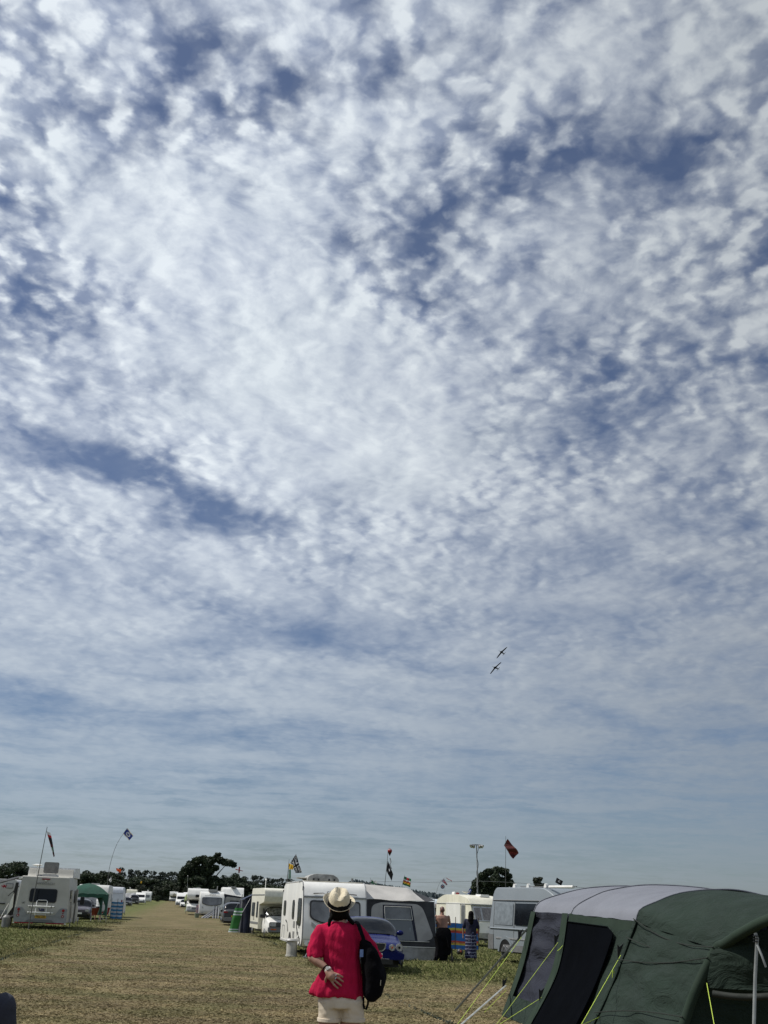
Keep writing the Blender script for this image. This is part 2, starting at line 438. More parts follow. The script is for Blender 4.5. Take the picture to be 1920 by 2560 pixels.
# ------------------------------------------------------------------ the field
def field_colour(b, P):
    """colour of the field by place: mown and trodden straw on the lane, green at its sides"""
    x, y, z = b.sep(P)
    u = b.v('DOT_PRODUCT', P, (LNRM.x, LNRM.y, 0)); 
    wob = b.m('MULTIPLY', b.m('SUBTRACT', b.noise(P, .35, 4, .6), .5), 3.2)
    au = b.m('ADD', b.m('ABSOLUTE', b.m('ADD', u, .15)), wob)
    lane = b.rng(au, 2.6, 6.4, 1.0, 0.0)
    far = b.rng(y, 120, 260, 0.0, .55)
    cross = b.rng(b.m('ADD', y, b.m('MULTIPLY', wob, 1.6)), 25.0, 31.5, 1.0, 0.0)
    dry = b.m('MAXIMUM', lane, cross)
    dry = b.m('MULTIPLY', dry, b.rng(b.noise(P, 1.1, 5, .65), .22, .40, .55, 1.0))
    # tracks and scattered cut straw run across the view
    st = b.noise(b.v('MULTIPLY', P, (.9, 2.6, 1)), 2.2, 6, .7)
    st2 = b.noise(b.v('MULTIPLY', P, (3.0, 6.0, 1)), 5.5, 4, .7)
    straw = b.mix(b.rng(st, .34, .62), (.122, .092, .047), (.290, .228, .122))
    straw = b.mix(b.m('MULTIPLY', b.rng(st2, .50, .72), .55), straw, (.36, .30, .185))
    straw = b.mix(b.m('MULTIPLY', b.rng(st2, .46, .26), .5), straw, (.040, .032, .018))
    f1 = b.noise(b.v('MULTIPLY', P, (1.0, 1.0, 1)), 26.0, 3, .7); f2 = b.noise(b.v('MULTIPLY', P, (.7, 1.6, 1)), 9.0, 4, .7)
    straw = b.mix(b.m('MULTIPLY', b.rng(f1, .52, .70), .7), straw, (.46, .39, .24))
    straw = b.mix(b.m('MULTIPLY', b.rng(f1, .47, .32), .75), straw, (.035, .028, .016))
    straw = b.mix(b.m('MULTIPLY', b.rng(f2, .46, .34), .6), straw, (.050, .042, .022))
    straw = b.mix(b.rng(b.noise(P, .55, 4, .6), .44, .62, 0.0, .55), straw, (.140, .138, .056))
    bands = b.noise(b.v('MULTIPLY', P, (.30, .95, 1)), .9, 5, .65)
    straw = b.v('SCALE', straw, scale=b.rng(bands, .34, .64, .58, 1.02))
    straw = b.mix(b.rng(b.noise(b.v('MULTIPLY', P, (.4, .8, 1)), .6, 5, .65), .46, .62, 0.0, .45), straw, (.100, .098, .040))
    grn = b.mix(b.rng(b.noise(P, 1.4, 5, .65), .34, .66), (.080, .100, .030), (.160, .165, .062))
    grn = b.mix(b.m('MULTIPLY', b.rng(st2, .55, .74), .5), grn, (.19, .17, .09))
    grn = b.mix(b.m('MULTIPLY', b.rng(f1, .48, .34), .6), grn, (.025, .032, .012))
    col = b.mix(dry, grn, straw)
    return b.mix(b.rng(y, 420, 700), col, (.020, .028, .018)), dry

def ground_mat():
    m = D.materials.new('dry_field'); m.use_nodes = True; t = m.node_tree; t.nodes.clear(); b = NB(t)
    P = b.n('ShaderNodeNewGeometry').outputs['Position']
    c, dry = field_colour(b, P)
    p = b.n('ShaderNodeBsdfPrincipled'); b.put(p.inputs['Base Color'], c); p.inputs['Roughness'].default_value = .95
    p.inputs['Specular IOR Level'].default_value = .15
    h = b.m('ADD', b.noise(P, 9.0, 5, .7), b.m('MULTIPLY', b.noise(b.v('MULTIPLY', P, (1, 2, 1)), 2.2, 4, .6), 1.4))
    bm = b.n('ShaderNodeBump'); bm.inputs['Strength'].default_value = .9; bm.inputs['Distance'].default_value = .09
    b.put(bm.inputs['Height'], h); b.put(p.inputs['Normal'], bm.outputs[0])
    o = b.n('ShaderNodeOutputMaterial'); b.put(o.inputs[0], p.outputs[0]); return m
def blade_mat():
    m = D.materials.new('grass_blades'); m.use_nodes = True; t = m.node_tree; t.nodes.clear(); b = NB(t)
    g = b.n('ShaderNodeNewGeometry')
    c, dry = field_colour(b, g.outputs['Position'])
    r = g.outputs['Random Per Island']
    c = b.mix(b.rng(r, .0, .30, .6, 0), c, b.v('SCALE', c, scale=.35))
    c = b.mix(b.rng(r, .66, 1.0, 0, .5), c, (.40, .34, .20))
    p = b.n('ShaderNodeBsdfPrincipled'); b.put(p.inputs['Base Color'], b.v('SCALE', c, scale=1.25)); p.inputs['Roughness'].default_value = .8
    p.inputs['Specular IOR Level'].default_value = .2
    tr = b.n('ShaderNodeBsdfTranslucent'); b.put(tr.inputs[0], c)
    ms = b.n('ShaderNodeMixShader'); ms.inputs[0].default_value = .25
    b.put(ms.inputs[1], p.outputs[0]); b.put(ms.inputs[2], tr.outputs[0])
    o = b.n('ShaderNodeOutputMaterial'); b.put(o.inputs[0], ms.outputs[0]); return m

def build_ground():
    xs = np.unique(np.concatenate([np.linspace(-2600, -60, 14), np.linspace(-60, 40, 60), np.linspace(40, 2600, 14)]))
    ys = np.unique(np.concatenate([np.linspace(-60, 10, 6), np.linspace(10, 75, 60), np.linspace(75, 430, 60), np.linspace(430, 5200, 24)]))
    V = []; 
    for y in ys:
        for x in xs:
            z = gz(x, y)
                # a low wooded rise far off to the right
            if y > 700: z += 26 * math.exp(-((y - 1650) / 420) ** 2) * math.exp(-((x - 180) / 420) ** 2)
            V.append((x, y, z))
    nx = len(xs)
    F = [(j * nx + i, j * nx + i + 1, (j + 1) * nx + i + 1, (j + 1) * nx + i) for j in range(len(ys) - 1) for i in range(nx - 1)]
    me = D.meshes.new('ground'); me.from_pydata(V, [], F); me.polygons.foreach_set('use_smooth', [True] * len(F))
    o = add_obj('ground', me, ground_mat()); tag(o, 'flat showground field with a strip of trodden straw-coloured grass', kind='structure')
build_ground()
BL = blade_mat()

def blades(name, label, x0, x1, y0, y1, n, h0, h1, lean, keep, cat='grass', m=None, wid=.006, per=1):
    """a scatter of single grass blades, two triangles each"""
    k = int(n); x = rng.uniform(x0, x1, k)
    # as many per picture row near as far
    t = rng.uniform(0, 1, k); y = 1.0 / ((1 - t) / y0 + t / y1)
    s = keep(x, y); x, y = x[s], y[s]; k = len(x)
    z = np.array([gz(0, yy) for yy in np.linspace(y0, y1, 64)]); z = np.interp(y, np.linspace(y0, y1, 64), z)
    h = rng.uniform(h0, h1, k) * rng.uniform(.6, 1, k); az = rng.uniform(0, 2 * np.pi, k)
    ln = rng.uniform(.2, 1, k) * lean; w = wid * (y / 20.0) * rng.uniform(.7, 1.5, k)
    dx, dy = np.cos(az), np.sin(az)
    V = np.zeros((k, 4, 3))
    base = np.stack([x, y, z - .01], 1)
    side = np.stack([np.ones(k), .25 * np.sin(az * 3), np.zeros(k)], 1) * w[:, None]
    V[:, 0] = base - side; V[:, 1] = base + side
    mid = base + np.stack([dx * h * ln * .45, dy * h * ln * .45, h * .62], 1)
    tip = base + np.stack([dx * h * ln * 1.4, dy * h * ln * 1.4, h * np.clip(1 - .35 * ln, .12, 1)], 1)
    V[:, 2] = mid + side * .7; V[:, 3] = tip
    me = D.meshes.new(name); me.vertices.add(4 * k); me.vertices.foreach_set('co', V.reshape(-1))
    idx = np.arange(k)[:, None] * 4
    tri = np.concatenate([idx + np.array([[0, 1, 2]]), idx + np.array([[0, 2, 3]])], 1).reshape(-1)
    me.loops.add(6 * k); me.loops.foreach_set('vertex_index', tri.astype(np.int32))
    me.polygons.add(2 * k); me.polygons.foreach_set('loop_start', np.arange(0, 6 * k, 3, dtype=np.int32))
    me.update(calc_edges=True); me.validate()
    o = add_obj(name, me, m or BL); tag(o, label, cat, kind='stuff'); return o

def lane_u(x, y): return x * LNRM.x + y * LNRM.y
clump = lambda x, y, f: (np.sin(x * f + 1.3 * np.sin(y * f * .7)) * np.sin(y * f * 1.1 + 1.7 * np.sin(x * f * .6 + 2)))
def keep_lane(x, y):
    u = np.abs(lane_u(x, y)); dry = (u < 4.7 + .5 * np.sin(y * .9)) | (y < 28 + 1.5 * np.sin(x * .8))
    return dry & (rng.uniform(0, 1, len(x)) < .80 + .20 * clump(x, y, 2.1)) & (np.abs(x - .05 * y) < y * .43 + 1)
def keep_green(x, y):
    u = np.abs(lane_u(x, y)); g = (u > 4.2 + .5 * np.sin(y * .9)) & (y > 27 + 1.5 * np.sin(x * .8))
    return g & (rng.uniform(0, 1, len(x)) < .7 + .3 * clump(x, y, 1.3)) & (np.abs(x - .05 * y) < y * .43 + 1)
blades('dry_grass', 'short dry straw-coloured grass trodden flat along the lane', -16, 12, 13, 70, 600000, .012, .045, 2.2, keep_lane, wid=.007)
blades('green_grass', 'longer green and seeding grass around the parked caravans', -32, 30, 26, 90, 420000, .04, .12, .8, keep_green, wid=.005)
blades('ragged_grass', 'sparse taller seed stalks standing in the uncut grass', -30, 28, 30, 80, 9000, .12, .24, .5, keep_green, wid=.003)

# blue marking line sprayed along both edges of the lane
bluegrass = mat('blue_marked_grass', (.045, .090, .090), .9, var=.35, scale=3, island=.5, col2=(.055, .065, .035), thresh=(.35, .6))
def line(name, label, u0, ya, yb, n, w=.10):
    def kp(x, y):
        u = lane_u(x, y); return (np.abs(u - u0 - .05 * np.sin(y * .5)) < w * (.8 + .25 * np.sin(y * .9))) & (rng.uniform(0, 1, len(x)) < .45 + .3 * np.sin(y * .8))
    xa, xb = (u0 - ya * LNRM.y) / LNRM.x, (u0 - yb * LNRM.y) / LNRM.x
    o = blades(name, label, min(xa, xb) - .4, max(xa, xb) + .4, ya, yb, n, .03, .07, 1.0, kp, m=bluegrass, wid=.005)
    return o
line('painted_line', 'faint blue line sprayed on the grass along the right edge of the lane', 4.25, 17, 75, 150000, .10)
line('painted_line', 'faint blue line sprayed on the grass along the left edge of the lane', -4.6, 28, 60, 120000)

# ------------------------------------------------------------------ trees
leaf = mat('oak_leaves', (.046, .070, .030), .75, var=.3, scale=.6, island=.55, col2=(.020, .036, .018), tl=.2)
leaf2 = mat('pine_leaves', (.030, .046, .030), .8, var=.3, scale=.6, island=.5, col2=(.018, .030, .024), tl=.15)
leaf3 = mat('pale_leaves', (.055, .068, .040), .8, var=.3, scale=.6, island=.5, col2=(.03, .04, .024), tl=.2)
bark = mat('bark', (.05, .042, .034), .9, var=.3, scale=8, stretch=(1, 1, .2))

def leaf_cloud(clumps, n, size, seed, droop=.0):
    """leaf clusters scattered over the shells of many small clumps; clumps are (x, y, z, rx, ry, rz)"""
    r = np.random.default_rng(seed); C = np.array(clumps, float)
    wt = (C[:, 3] * C[:, 5]) ** 1.0; wt /= wt.sum(); k = r.choice(len(C), n, p=wt); c = C[k]
    d = r.normal(size=(n, 3)); d /= np.linalg.norm(d, axis=1)[:, None]
    rad = r.uniform(.35, 1.0, n) ** .45 * (1 + .14 * np.sin(d[:, 0] * 7 + k) * np.sin(d[:, 2] * 9 + 2 * k))
    P = c[:, :3] + d * c[:, 3:6] * rad[:, None]
    nrm = d * .8 + r.normal(size=(n, 3)) * .75; nrm /= np.linalg.norm(nrm, axis=1)[:, None]
    a = np.cross(nrm, r.normal(size=(n, 3))); a /= np.linalg.norm(a, axis=1)[:, None]; b2 = np.cross(nrm, a)
    s = size * r.uniform(.5, 1.3, n)[:, None]
    V = np.stack([P - a * s, P - b2 * s * .6, P + a * s, P + b2 * s * .6 + nrm * s * .2], 1).reshape(-1, 3)
    idx = (np.arange(n)[:, None] * 4 + np.array([[0, 1, 2, 0, 2, 3]])).reshape(-1)
    me = D.meshes.new('crown'); me.vertices.add(4 * n); me.vertices.foreach_set('co', V.reshape(-1))
    me.loops.add(6 * n); me.loops.foreach_set('vertex_index', idx.astype(np.int32))
    me.polygons.add(2 * n); me.polygons.foreach_set('loop_start', np.arange(0, 6 * n, 3, dtype=np.int32))
    me.update(calc_edges=True); me.validate(); return me

def trunk_mesh(H, r0, seed, clumps, limbs=6):
    random.seed(seed); m = MB()
    pts = [Vector((math.sin(i * 1.7 + seed) * H * .012 * i, math.cos(i * 2.1 + seed) * H * .01 * i, H * .62 * i / 6)) for i in range(7)]
    m.tube(pts, [r0 * (1.35 if i == 0 else 1) * (1 - .11 * i) for i in range(7)], 9)
    for c in random.sample(list(clumps), min(limbs, len(clumps))):
        j = random.randint(2, 5); p = pts[j]; e = Vector(c[:3]); mid = p.lerp(e, .5) + Vector((0, 0, H * .04))
        m.tube([p, mid, e], [r0 * .42, r0 * .26, r0 * .1], 6)
    me = D.meshes.new('trunk'); me.from_pydata(m.v, [], m.f); me.polygons.foreach_set('use_smooth', [True] * len(m.f)); return me

def variant(kind, seed):
    """a tree of height 10, as crown and trunk meshes"""
    r = random.Random(seed); C = []
    if kind == 'round':
        for i in range(24):
            a = r.uniform(0, 6.28); q = r.uniform(0, 1) ** .6; z = r.uniform(2.2, 8.9); w = math.sin(math.pi * min(max((z - .8) / 9.4, 0), 1)) ** .6 * 3.6
            s = r.uniform(.9, 1.7); C.append((math.cos(a) * w * q, math.sin(a) * w * q, z, s * 1.1, s * 1.1, s * .8))
        return C
    if kind == 'pine':                     # bare lower trunk under flat clumps
        for i in range(15):
            a = r.uniform(0, 6.28); z = r.uniform(4.6, 9.3); w = (1 - abs(z - 7.2) / 4.2) * 2.6; q = r.uniform(.1, 1)
            s = r.uniform(.7, 1.35); C.append((math.cos(a) * w * q, math.sin(a) * w * q, z, s * 1.15, s * 1.15, s * .55))
        for i in range(10):
            a = r.uniform(0, 6.28); C.append((math.cos(a) * 2.2, math.sin(a) * 2.2, r.uniform(1.0, 5.2), 1.6, 1.6, 1.4))
        return C
    for i in range(20):                    # bush
        a = r.uniform(0, 6.28); q = r.uniform(0, 1); z = r.uniform(1, 8.4); w = 5.5 * (1 - z / 12); s = r.uniform(1.1, 2.1)
        C.append((math.cos(a) * w * q, math.sin(a) * w * q, z, s * 1.2, s * 1.2, s * .9))
    return C
VAR = {}
for kind, cnt, n, sz, lm in (('round', 5, 3400, .40, leaf), ('pine', 4, 2600, .34, leaf2), ('bush', 3, 1800, .5, leaf3)):
    for i in range(cnt):
        C = variant(kind, 40 + i * 7); cm = leaf_cloud(C, n, sz, 11 + i); cm.materials.append(lm)
        tm = trunk_mesh(10, .34, i + 3, C, 5); tm.materials.append(bark); VAR[(kind, i)] = (cm, tm)
def tree(name, label, kind, i, px, ytop, Y, w_px, group, cat='tree', ybase=None):
    """a tree whose top reaches picture row ytop when it stands Y metres off"""
    p = AT(px, ytop, Y); b0 = on_ground(p.x, Y); H = p.z - b0.z
    W = w_px * .934 * Y / FPX
    t = thing(name, label, cat, b0, random.uniform(0, 6.28), group)
    base = {'round': 8.6, 'pine': 6.6, 'bush': 12.5}[kind]
    s = (W / base, W / base, H / 10)
    for nm, me in zip(('crown', 'trunk'), VAR[(kind, i)]):
        o = add_obj(nm, me, None, t); o.scale = s
    return t
random.seed(5)
# the belt of woodland at the end of the field, tree by tree: (x, top row, distance, width, kind, how it looks)
BELT = [
 (14, 2158, 430, 48, 'round', 'dark broad tree at the left end of the belt behind the dragon camper'),
 (48, 2151, 445, 50, 'round', 'dark domed tree whose top shows left of the nearest motorhome'),
 (76, 2163, 460, 44, 'round', 'dark tree partly hidden by the roof of the nearest motorhome'),
 (200, 2178, 470, 46, 'round', 'low dark tree just right of the nearest motorhome roof'),
 (228, 2174, 455, 52, 'round', 'rounded tree above the green gazebo'),
 (262, 2178, 430, 50, 'round', 'rounded tree behind the tall bent flagpole'),
 (292, 2179, 470, 44, 'round', 'dark tree behind the small orange-red flag'),
 (304, 2168, 520, 26, 'pine', 'tall pine crown right of the orange-red flag'),
 (327, 2169, 520, 26, 'pine', 'second pine crown from the orange-red flag'),
 (346, 2171, 500, 30, 'pine', 'pair-topped pine above the small yellow flag'),
 (363, 2174, 500, 28, 'pine', 'dark pine right of the small yellow flag'),
 (385, 2177, 520, 30, 'pine', 'thin-topped pine with sky beside it'),
 (408, 2176, 520, 32, 'pine', 'pine standing before the dip in the treeline'),
 (424, 2175, 510, 26, 'pine', 'narrow pine right of the dip in the treeline'),
 (441, 2179, 500, 30, 'pine', 'pine just left of the great oak'),
 (345, 2190, 410, 50, 'round', 'lighter green tree in front of the pines above the parked pickup'),
 (300, 2196, 400, 56, 'round', 'low dark tree behind the white high-roofed van'),
 (395, 2194, 410, 52, 'round', 'low tree above the end of the lane'),
 (435, 2200, 400, 40, 'round', 'small dark tree under the left side of the great oak'),
 (562, 2186, 450, 46, 'round', 'dark tree under the overhanging arm of the great oak'),
 (588, 2183, 480, 40, 'round', 'dark tree right of the great oak with a small red plane above'),
 (610, 2187, 520, 30, 'pine', 'dark pine right of the small red plane'),
 (634, 2187, 520, 34, 'pine', 'flat-topped pine above the navy tent'),
 (652, 2189, 500, 26, 'pine', 'narrow pine left above the cream camper'),
 (668, 2191, 520, 28, 'pine', 'small pine above the middle of the cream camper'),
 (684, 2193, 500, 26, 'pine', 'pine above the front of the cream camper'),
 (700, 2194, 520, 28, 'pine', 'last pine before the roof of the big white caravan'),
 (722, 2196, 520, 34, 'pine', 'pine hidden behind the roof corner of the big white caravan'),
 (745, 2193, 500, 36, 'round', 'tree top under the satellite dish of the big white caravan'),
 (868, 2201, 470, 40, 'round', 'tree top showing right of the roof light of the big white caravan'),
 (840, 2199, 490, 36, 'round', 'tree top behind the roof light of the big white caravan'),
 (620, 2206, 430, 52, 'round', 'lower dark tree behind the navy tent'),
 (665, 2208, 420, 56, 'round', 'lower dark tree behind the cream camper roof'),
 (705, 2208, 430, 52, 'round', 'lower dark tree meeting the big white caravan'),
 (170, 2186, 440, 40, 'round', 'dark tree behind the raised roof of the nearest motorhome'),
]
for k, (px, yt, Y, w, kd, lb) in enumerate(BELT):
    tree('pine_tree' if kd == 'pine' else 'broadleaf_tree', lb, kd, k % (4 if kd == 'pine' else 5), px, yt, Y, w * 1.42, 'trees of the belt at the end of the field')
BUSH = [(352, 2212, 385, 70, 'olive green bush above the parked pickup'), (398, 2216, 380, 56, 'grey-green willow bush at the left end of the lane'),
        (420, 2207, 400, 40, 'silvery bush behind the willow bushes at the lane end'), (440, 2215, 380, 44, 'willow bush left of the faraway motorhome'),
        (300, 2206, 390, 60, 'dull green bush behind the white high-roofed van'), (470, 2212, 390, 46, 'dark bush behind the faraway white car'),
        (330, 2222, 370, 40, 'low bush between the yellow flag and the pickup')]
for k, (px, yt, Y, w, lb) in enumerate(BUSH):
    tree('bush', lb, 'bush', k % 3, px, yt, Y, w, 'bushes at the end of the lane', 'bush')
t = tree('bush', 'small dark round bush standing on the end of the lane', 'bush', 1, 393, 2238, 330, 26, None, 'bush')
dk = VAR[('bush', 1)][0].copy(); dk.materials.clear(); dk.materials.append(leaf); t.children[0].data = dk

def shaped_tree(label, Y, base_px, clumps, n, leafsize, trunk_r, limbs, lm=leaf, cat='tree', name='oak_tree', seed=3, depth=.9):
    """a tree with a crown of its own: clumps are (x, y, radius) in the photograph, given depth round the trunk"""
    q = G(base_px, 2262) if False else AT(base_px, 2260, Y); b0 = on_ground(q.x, Y)
    t = thing(name, label, cat, b0); r = random.Random(seed); C = []
    k = .9 * Y / FPX
    for (x, y, rad) in clumps:
        p = AT(x, y, Y) - b0; R0 = rad * k
        C.append((p.x, 0, p.z, R0, R0, R0 * .85))
        for j in range(3):
            a = r.uniform(0, 6.28); dd = r.uniform(.4, 1.0) * R0 * 1.6 * depth
            C.append((p.x + math.cos(a) * R0 * .7, math.sin(a) * dd * 1.4, p.z + r.uniform(-.6, .5) * R0, R0 * .62, R0 * .62, R0 * .5))
    me = leaf_cloud(C, n, leafsize, seed); add_obj('crown', me, lm, t)
    H = max(c[2] for c in C); tm = trunk_mesh(H, trunk_r, seed, C, limbs); add_obj('trunk', tm, bark, t); return t
shaped_tree('great dark oak with a wind-swept arm reaching right over the treeline', 400, 515,
    [(478, 2163, 13), (492, 2153, 12), (508, 2150, 12), (524, 2156, 14), (540, 2146, 9), (546, 2138, 6), (552, 2152, 10), (566, 2155, 9), (576, 2158, 8), (583, 2163, 6),
     (465, 2178, 14), (485, 2178, 16), (505, 2176, 16), (525, 2178, 12), (538, 2170, 8), (458, 2195, 15), (478, 2200, 18), (502, 2200, 20), (528, 2204, 18), (546, 2208, 14),
     (470, 2222, 18), (500, 2225, 20), (530, 2226, 18), (556, 2224, 15), (515, 2242, 18), (480, 2242, 16), (545, 2242, 16), (448, 2212, 9)], 26000, .62, .75, 3)
shaped_tree('round dark oak standing alone behind the light tower', 290, 1232,
    [(1196, 2205, 13), (1208, 2190, 12), (1222, 2181, 11), (1238, 2177, 11), (1252, 2176, 9), (1264, 2180, 9), (1272, 2190, 9), (1216, 2205, 16), (1240, 2200, 17), (1258, 2205, 12),
     (1276, 2206, 9), (1283, 2216, 7), (1190, 2222, 13), (1210, 2228, 18), (1236, 2226, 18), (1262, 2226, 13), (1192, 2246, 15), (1216, 2250, 18), (1244, 2250, 18), (1266, 2248, 13), (1183, 2236, 7)],
    16000, .42, .55, 8, seed=9)
shaped_tree('thin ragged tree standing behind the roof of the silver van', 330, 1344,
    [(1338, 2199, 6), (1349, 2198, 6), (1342, 2205, 8), (1346, 2213, 9), (1355, 2214, 6), (1342, 2221, 9), (1347, 2229, 10), (1340, 2238, 11), (1346, 2250, 12)], 9000, .30, .22, 3, lm=leaf3, name='thin_tree', seed=4)

def wood(name, label, px0, px1, Y, yf, n, tall, wide, m=None):
    """a far wood that reads as one mass: many small spired crowns in one object"""
    V = []; F = []; r = random.Random(3)
    for i in range(n):
        px = px0 + (px1 - px0) * (i + r.random()) / n; YY = Y * r.uniform(.97, 1.12); p = AT(px, yf(px) + r.uniform(-2.2, 3), YY)
        z0 = p.z - tall * 1.6; k = len(V); w = wide * r.uniform(.6, 1.2); sg = 7
        for (zz, ww) in ((z0, 1.0), (p.z - tall * .75, 1.05), (p.z - tall * .35, .62), (p.z - tall * .1, .22)):
            for a in range(sg):
                q = w * ww * r.uniform(.7, 1.25); V.append((p.x + math.cos(a * 6.283 / sg) * q, YY + math.sin(a * 6.283 / sg) * q, zz + r.uniform(-.5, .5)))
        V.append((p.x, YY, p.z)); top = len(V) - 1
        for j in range(3):
            for a in range(sg): F.append((k + j * sg + a, k + j * sg + (a + 1) % sg, k + (j + 1) * sg + (a + 1) % sg, k + (j + 1) * sg + a))
        for a in range(sg): F.append((k + 3 * sg + a, k + 3 * sg + (a + 1) % sg, top))
    me = D.meshes.new(name); me.from_pydata(V, [], F)
    m = m or mat('haze_tinted_conifers', (.040, .060, .066), .9, var=.3, scale=.05, island=.3, col2=(.028, .044, .050))  # default colour has the blue of distance haze painted into the crowns
    o = add_obj(name, me, m); tag(o, label, 'wood', kind='stuff')
wood('far_wood', 'conifer wood coloured with distance haze on the far rise behind the old caravan', 880, 1330, 1150, lambda x: 2226 + (x - 1050) * .17 if x < 1200 else 2251 + (x - 1200) * .12, 260, 15, 5)
wood('far_wood', 'low dark hedge and wood along the end of the field', -60, 1420, 620, lambda x: 2188 + x * .024 if x < 640 else (2211 + (x - 640) * .11 if x < 900 else 2240 + (x - 900) * .04), 420, 10, 9, m=mat('dark_wood', (.030, .046, .028), .9, var=.3, scale=.05, island=.4, col2=(.020, .032, .022)))

# ------------------------------------------------------------------ vehicles
# local frame of every vehicle: y = 0 is the end that faces the camera, +y runs away from it, x to the right
X, Yv, Z = Vector((1, 0, 0)), Vector((0, 1, 0)), Vector((0, 0, 1))
def chassis(t, W, L, wheels, r=.33, sides=(-1, 1), clear=.30):
    m = MB(); m.box((0, L / 2, clear), (W * .8, L * .94, .14)); m.build('chassis', black, t)
    for y in wheels:
        for s in (-1, 1): wheel(t, s * (W / 2 - .11), y, r, .2, face=s)
def arch(t, W, y, r, m=black):
    for s in (-1, 1):
        a = MB(); pts = [(math.cos(R(k)) * r, math.sin(R(k)) * r) for k in range(0, 181, 15)]
        a.prism(pts, (s * W / 2 - .004 if s > 0 else s * W / 2 + .004, y, .33), Yv if s > 0 else -Yv, Z, .012); a.build('wheel_arch', m, t)
def win(t, c, u, v, w, h, r=.06, m=glass, frame=None, name='window', fr=.035):
    """a window plate, with its rim when it has one that shows"""
    k = MB(); k.rrect(c, u, v, w + (2 * fr if frame else 0), h + (2 * fr if frame else 0), r + .02, .022)
    o = k.build(name, frame or m, t)
    if frame:
        u2, v2 = Vector(u).normalized(), Vector(v).normalized(); n = u2.cross(v2)
        k = MB(); k.rrect(Vector(c) + n * .016, u, v, w, h, r, .012); k.build('pane', m, o)
    return o
def stripe(t, pts, w, m, o, u, v, name='stripe', d=.012, w1=None):
    """a painted or stuck-on stripe along 2D points, w wide, tapering to w1"""
    k = MB(); n = len(pts); L = []; Q = []
    for i, p in enumerate(pts):
        a = Vector(pts[max(i - 1, 0)]); c = Vector(pts[min(i + 1, n - 1)]); dd = (c - a).normalized(); nn = Vector((-dd.y, dd.x))
        ww = w + ((w1 if w1 is not None else w) - w) * i / (n - 1)
        L.append(Vector(p) + nn * ww / 2); Q.append(Vector(p) - nn * ww / 2)
    k.prism([tuple(q) for q in Q] + [tuple(q) for q in reversed(L)], o, u, v, d)
    return k.build(name, m, t, smooth=False)
def plate(t, c, u, txt, m, w=.52, h=.12, v=(0, 0, 1)):
    k = MB(); k.rrect(c, u, v, w, h, .01, .012); o = k.build('number_plate', m, t)
    n = Vector(u).cross(Vector(v)).normalized()
    if txt: text(txt, h * .95, black, o, Vector(c) + n * .013, u, v, sx=.82, bold=.004); return o
def dish(t, x, y, z, r=.3, flat=True):
    k = MB()
    k.tube([(x, y, z), (x, y, z + .12)], .03, 8)
    prof = [(0.02, .14), (r * .5, .15), (r, .19), (r, .205), (r * .5, .175), (.02, .165)]
    k.tube([(x, y, z + h) for _, h in prof], [q for q, _ in prof], 18)
    return k.build('satellite_dish', white, t)
def rooflight(t, x, y, z, sx, sy, h, m=lgrey, open_=False):
    k = MB(); k.prism(rounded([(-sx / 2, 0), (sx / 2, 0), (sx * .42, h), (-sx * .42, h)], h * .3), (x, y + sy / 2, z), X, Z, sy)
    o = k.build('roof_light', m, t)
    if open_:
        k = MB(); k.rrect((x, y - sy * .2, z + h + .32), X, Z, sx * .95, .55, .08, .04); k.build('lid', mat('smoked_acrylic', (.20, .19, .18), .2, alpha=.8), o)
        for s in (-1, 1):
            k = MB(); k.tube([(x + s * sx * .3, y - sy * .1, z + h), (x + s * sx * .3, y - sy * .2, z + h + .16)], .02, 6); k.build('stay', lgrey, o)
    return o
def aerial(t, x, y, z, h=.8, head=.35):
    k = MB(); k.tube([(x, y, z), (x, y, z + h)], .018, 6)
    k.tube([(x, y, z + h), (x, y, z + h + .05), (x, y, z + h + .1)], [head * .5, head, head * .3], 14); return k.build('aerial', white, t)

def caravan(label, px, py, W, L, prof, seams=True, name='touring_caravan', m=white, group='touring caravans on the showground', Y=None, rz=LANE, under=True, dx=0):
    q = G(px, py) if Y is None else on_ground(AT(px, py, Y).x, Y)
    t = thing(name, label, 'caravan', q, rz, group)
    body = profile_body(prof, W, .07); o = add_obj('body', body, m, t)
    if under: chassis(t, W, L, [L * .55], .32, clear=.36); arch(t, W, L * .55, .40)
    return t

# a curved touring caravan front: y is how far the wall has moved back at height z
CARA = lambda L, H: rounded([(0.12, .36), (0.0, .62), (0.02, 1.15), (.16, 1.75), (.26, 2.05), (.50, H - .10), (.9, H), (L - .7, H), (L - .12, H - .22), (L, 1.5), (L - .02, .55), (L - .15, .36)], [.05, .3, .3, .5, .3, .35, .5, .4, .3, .3, .2, .05])

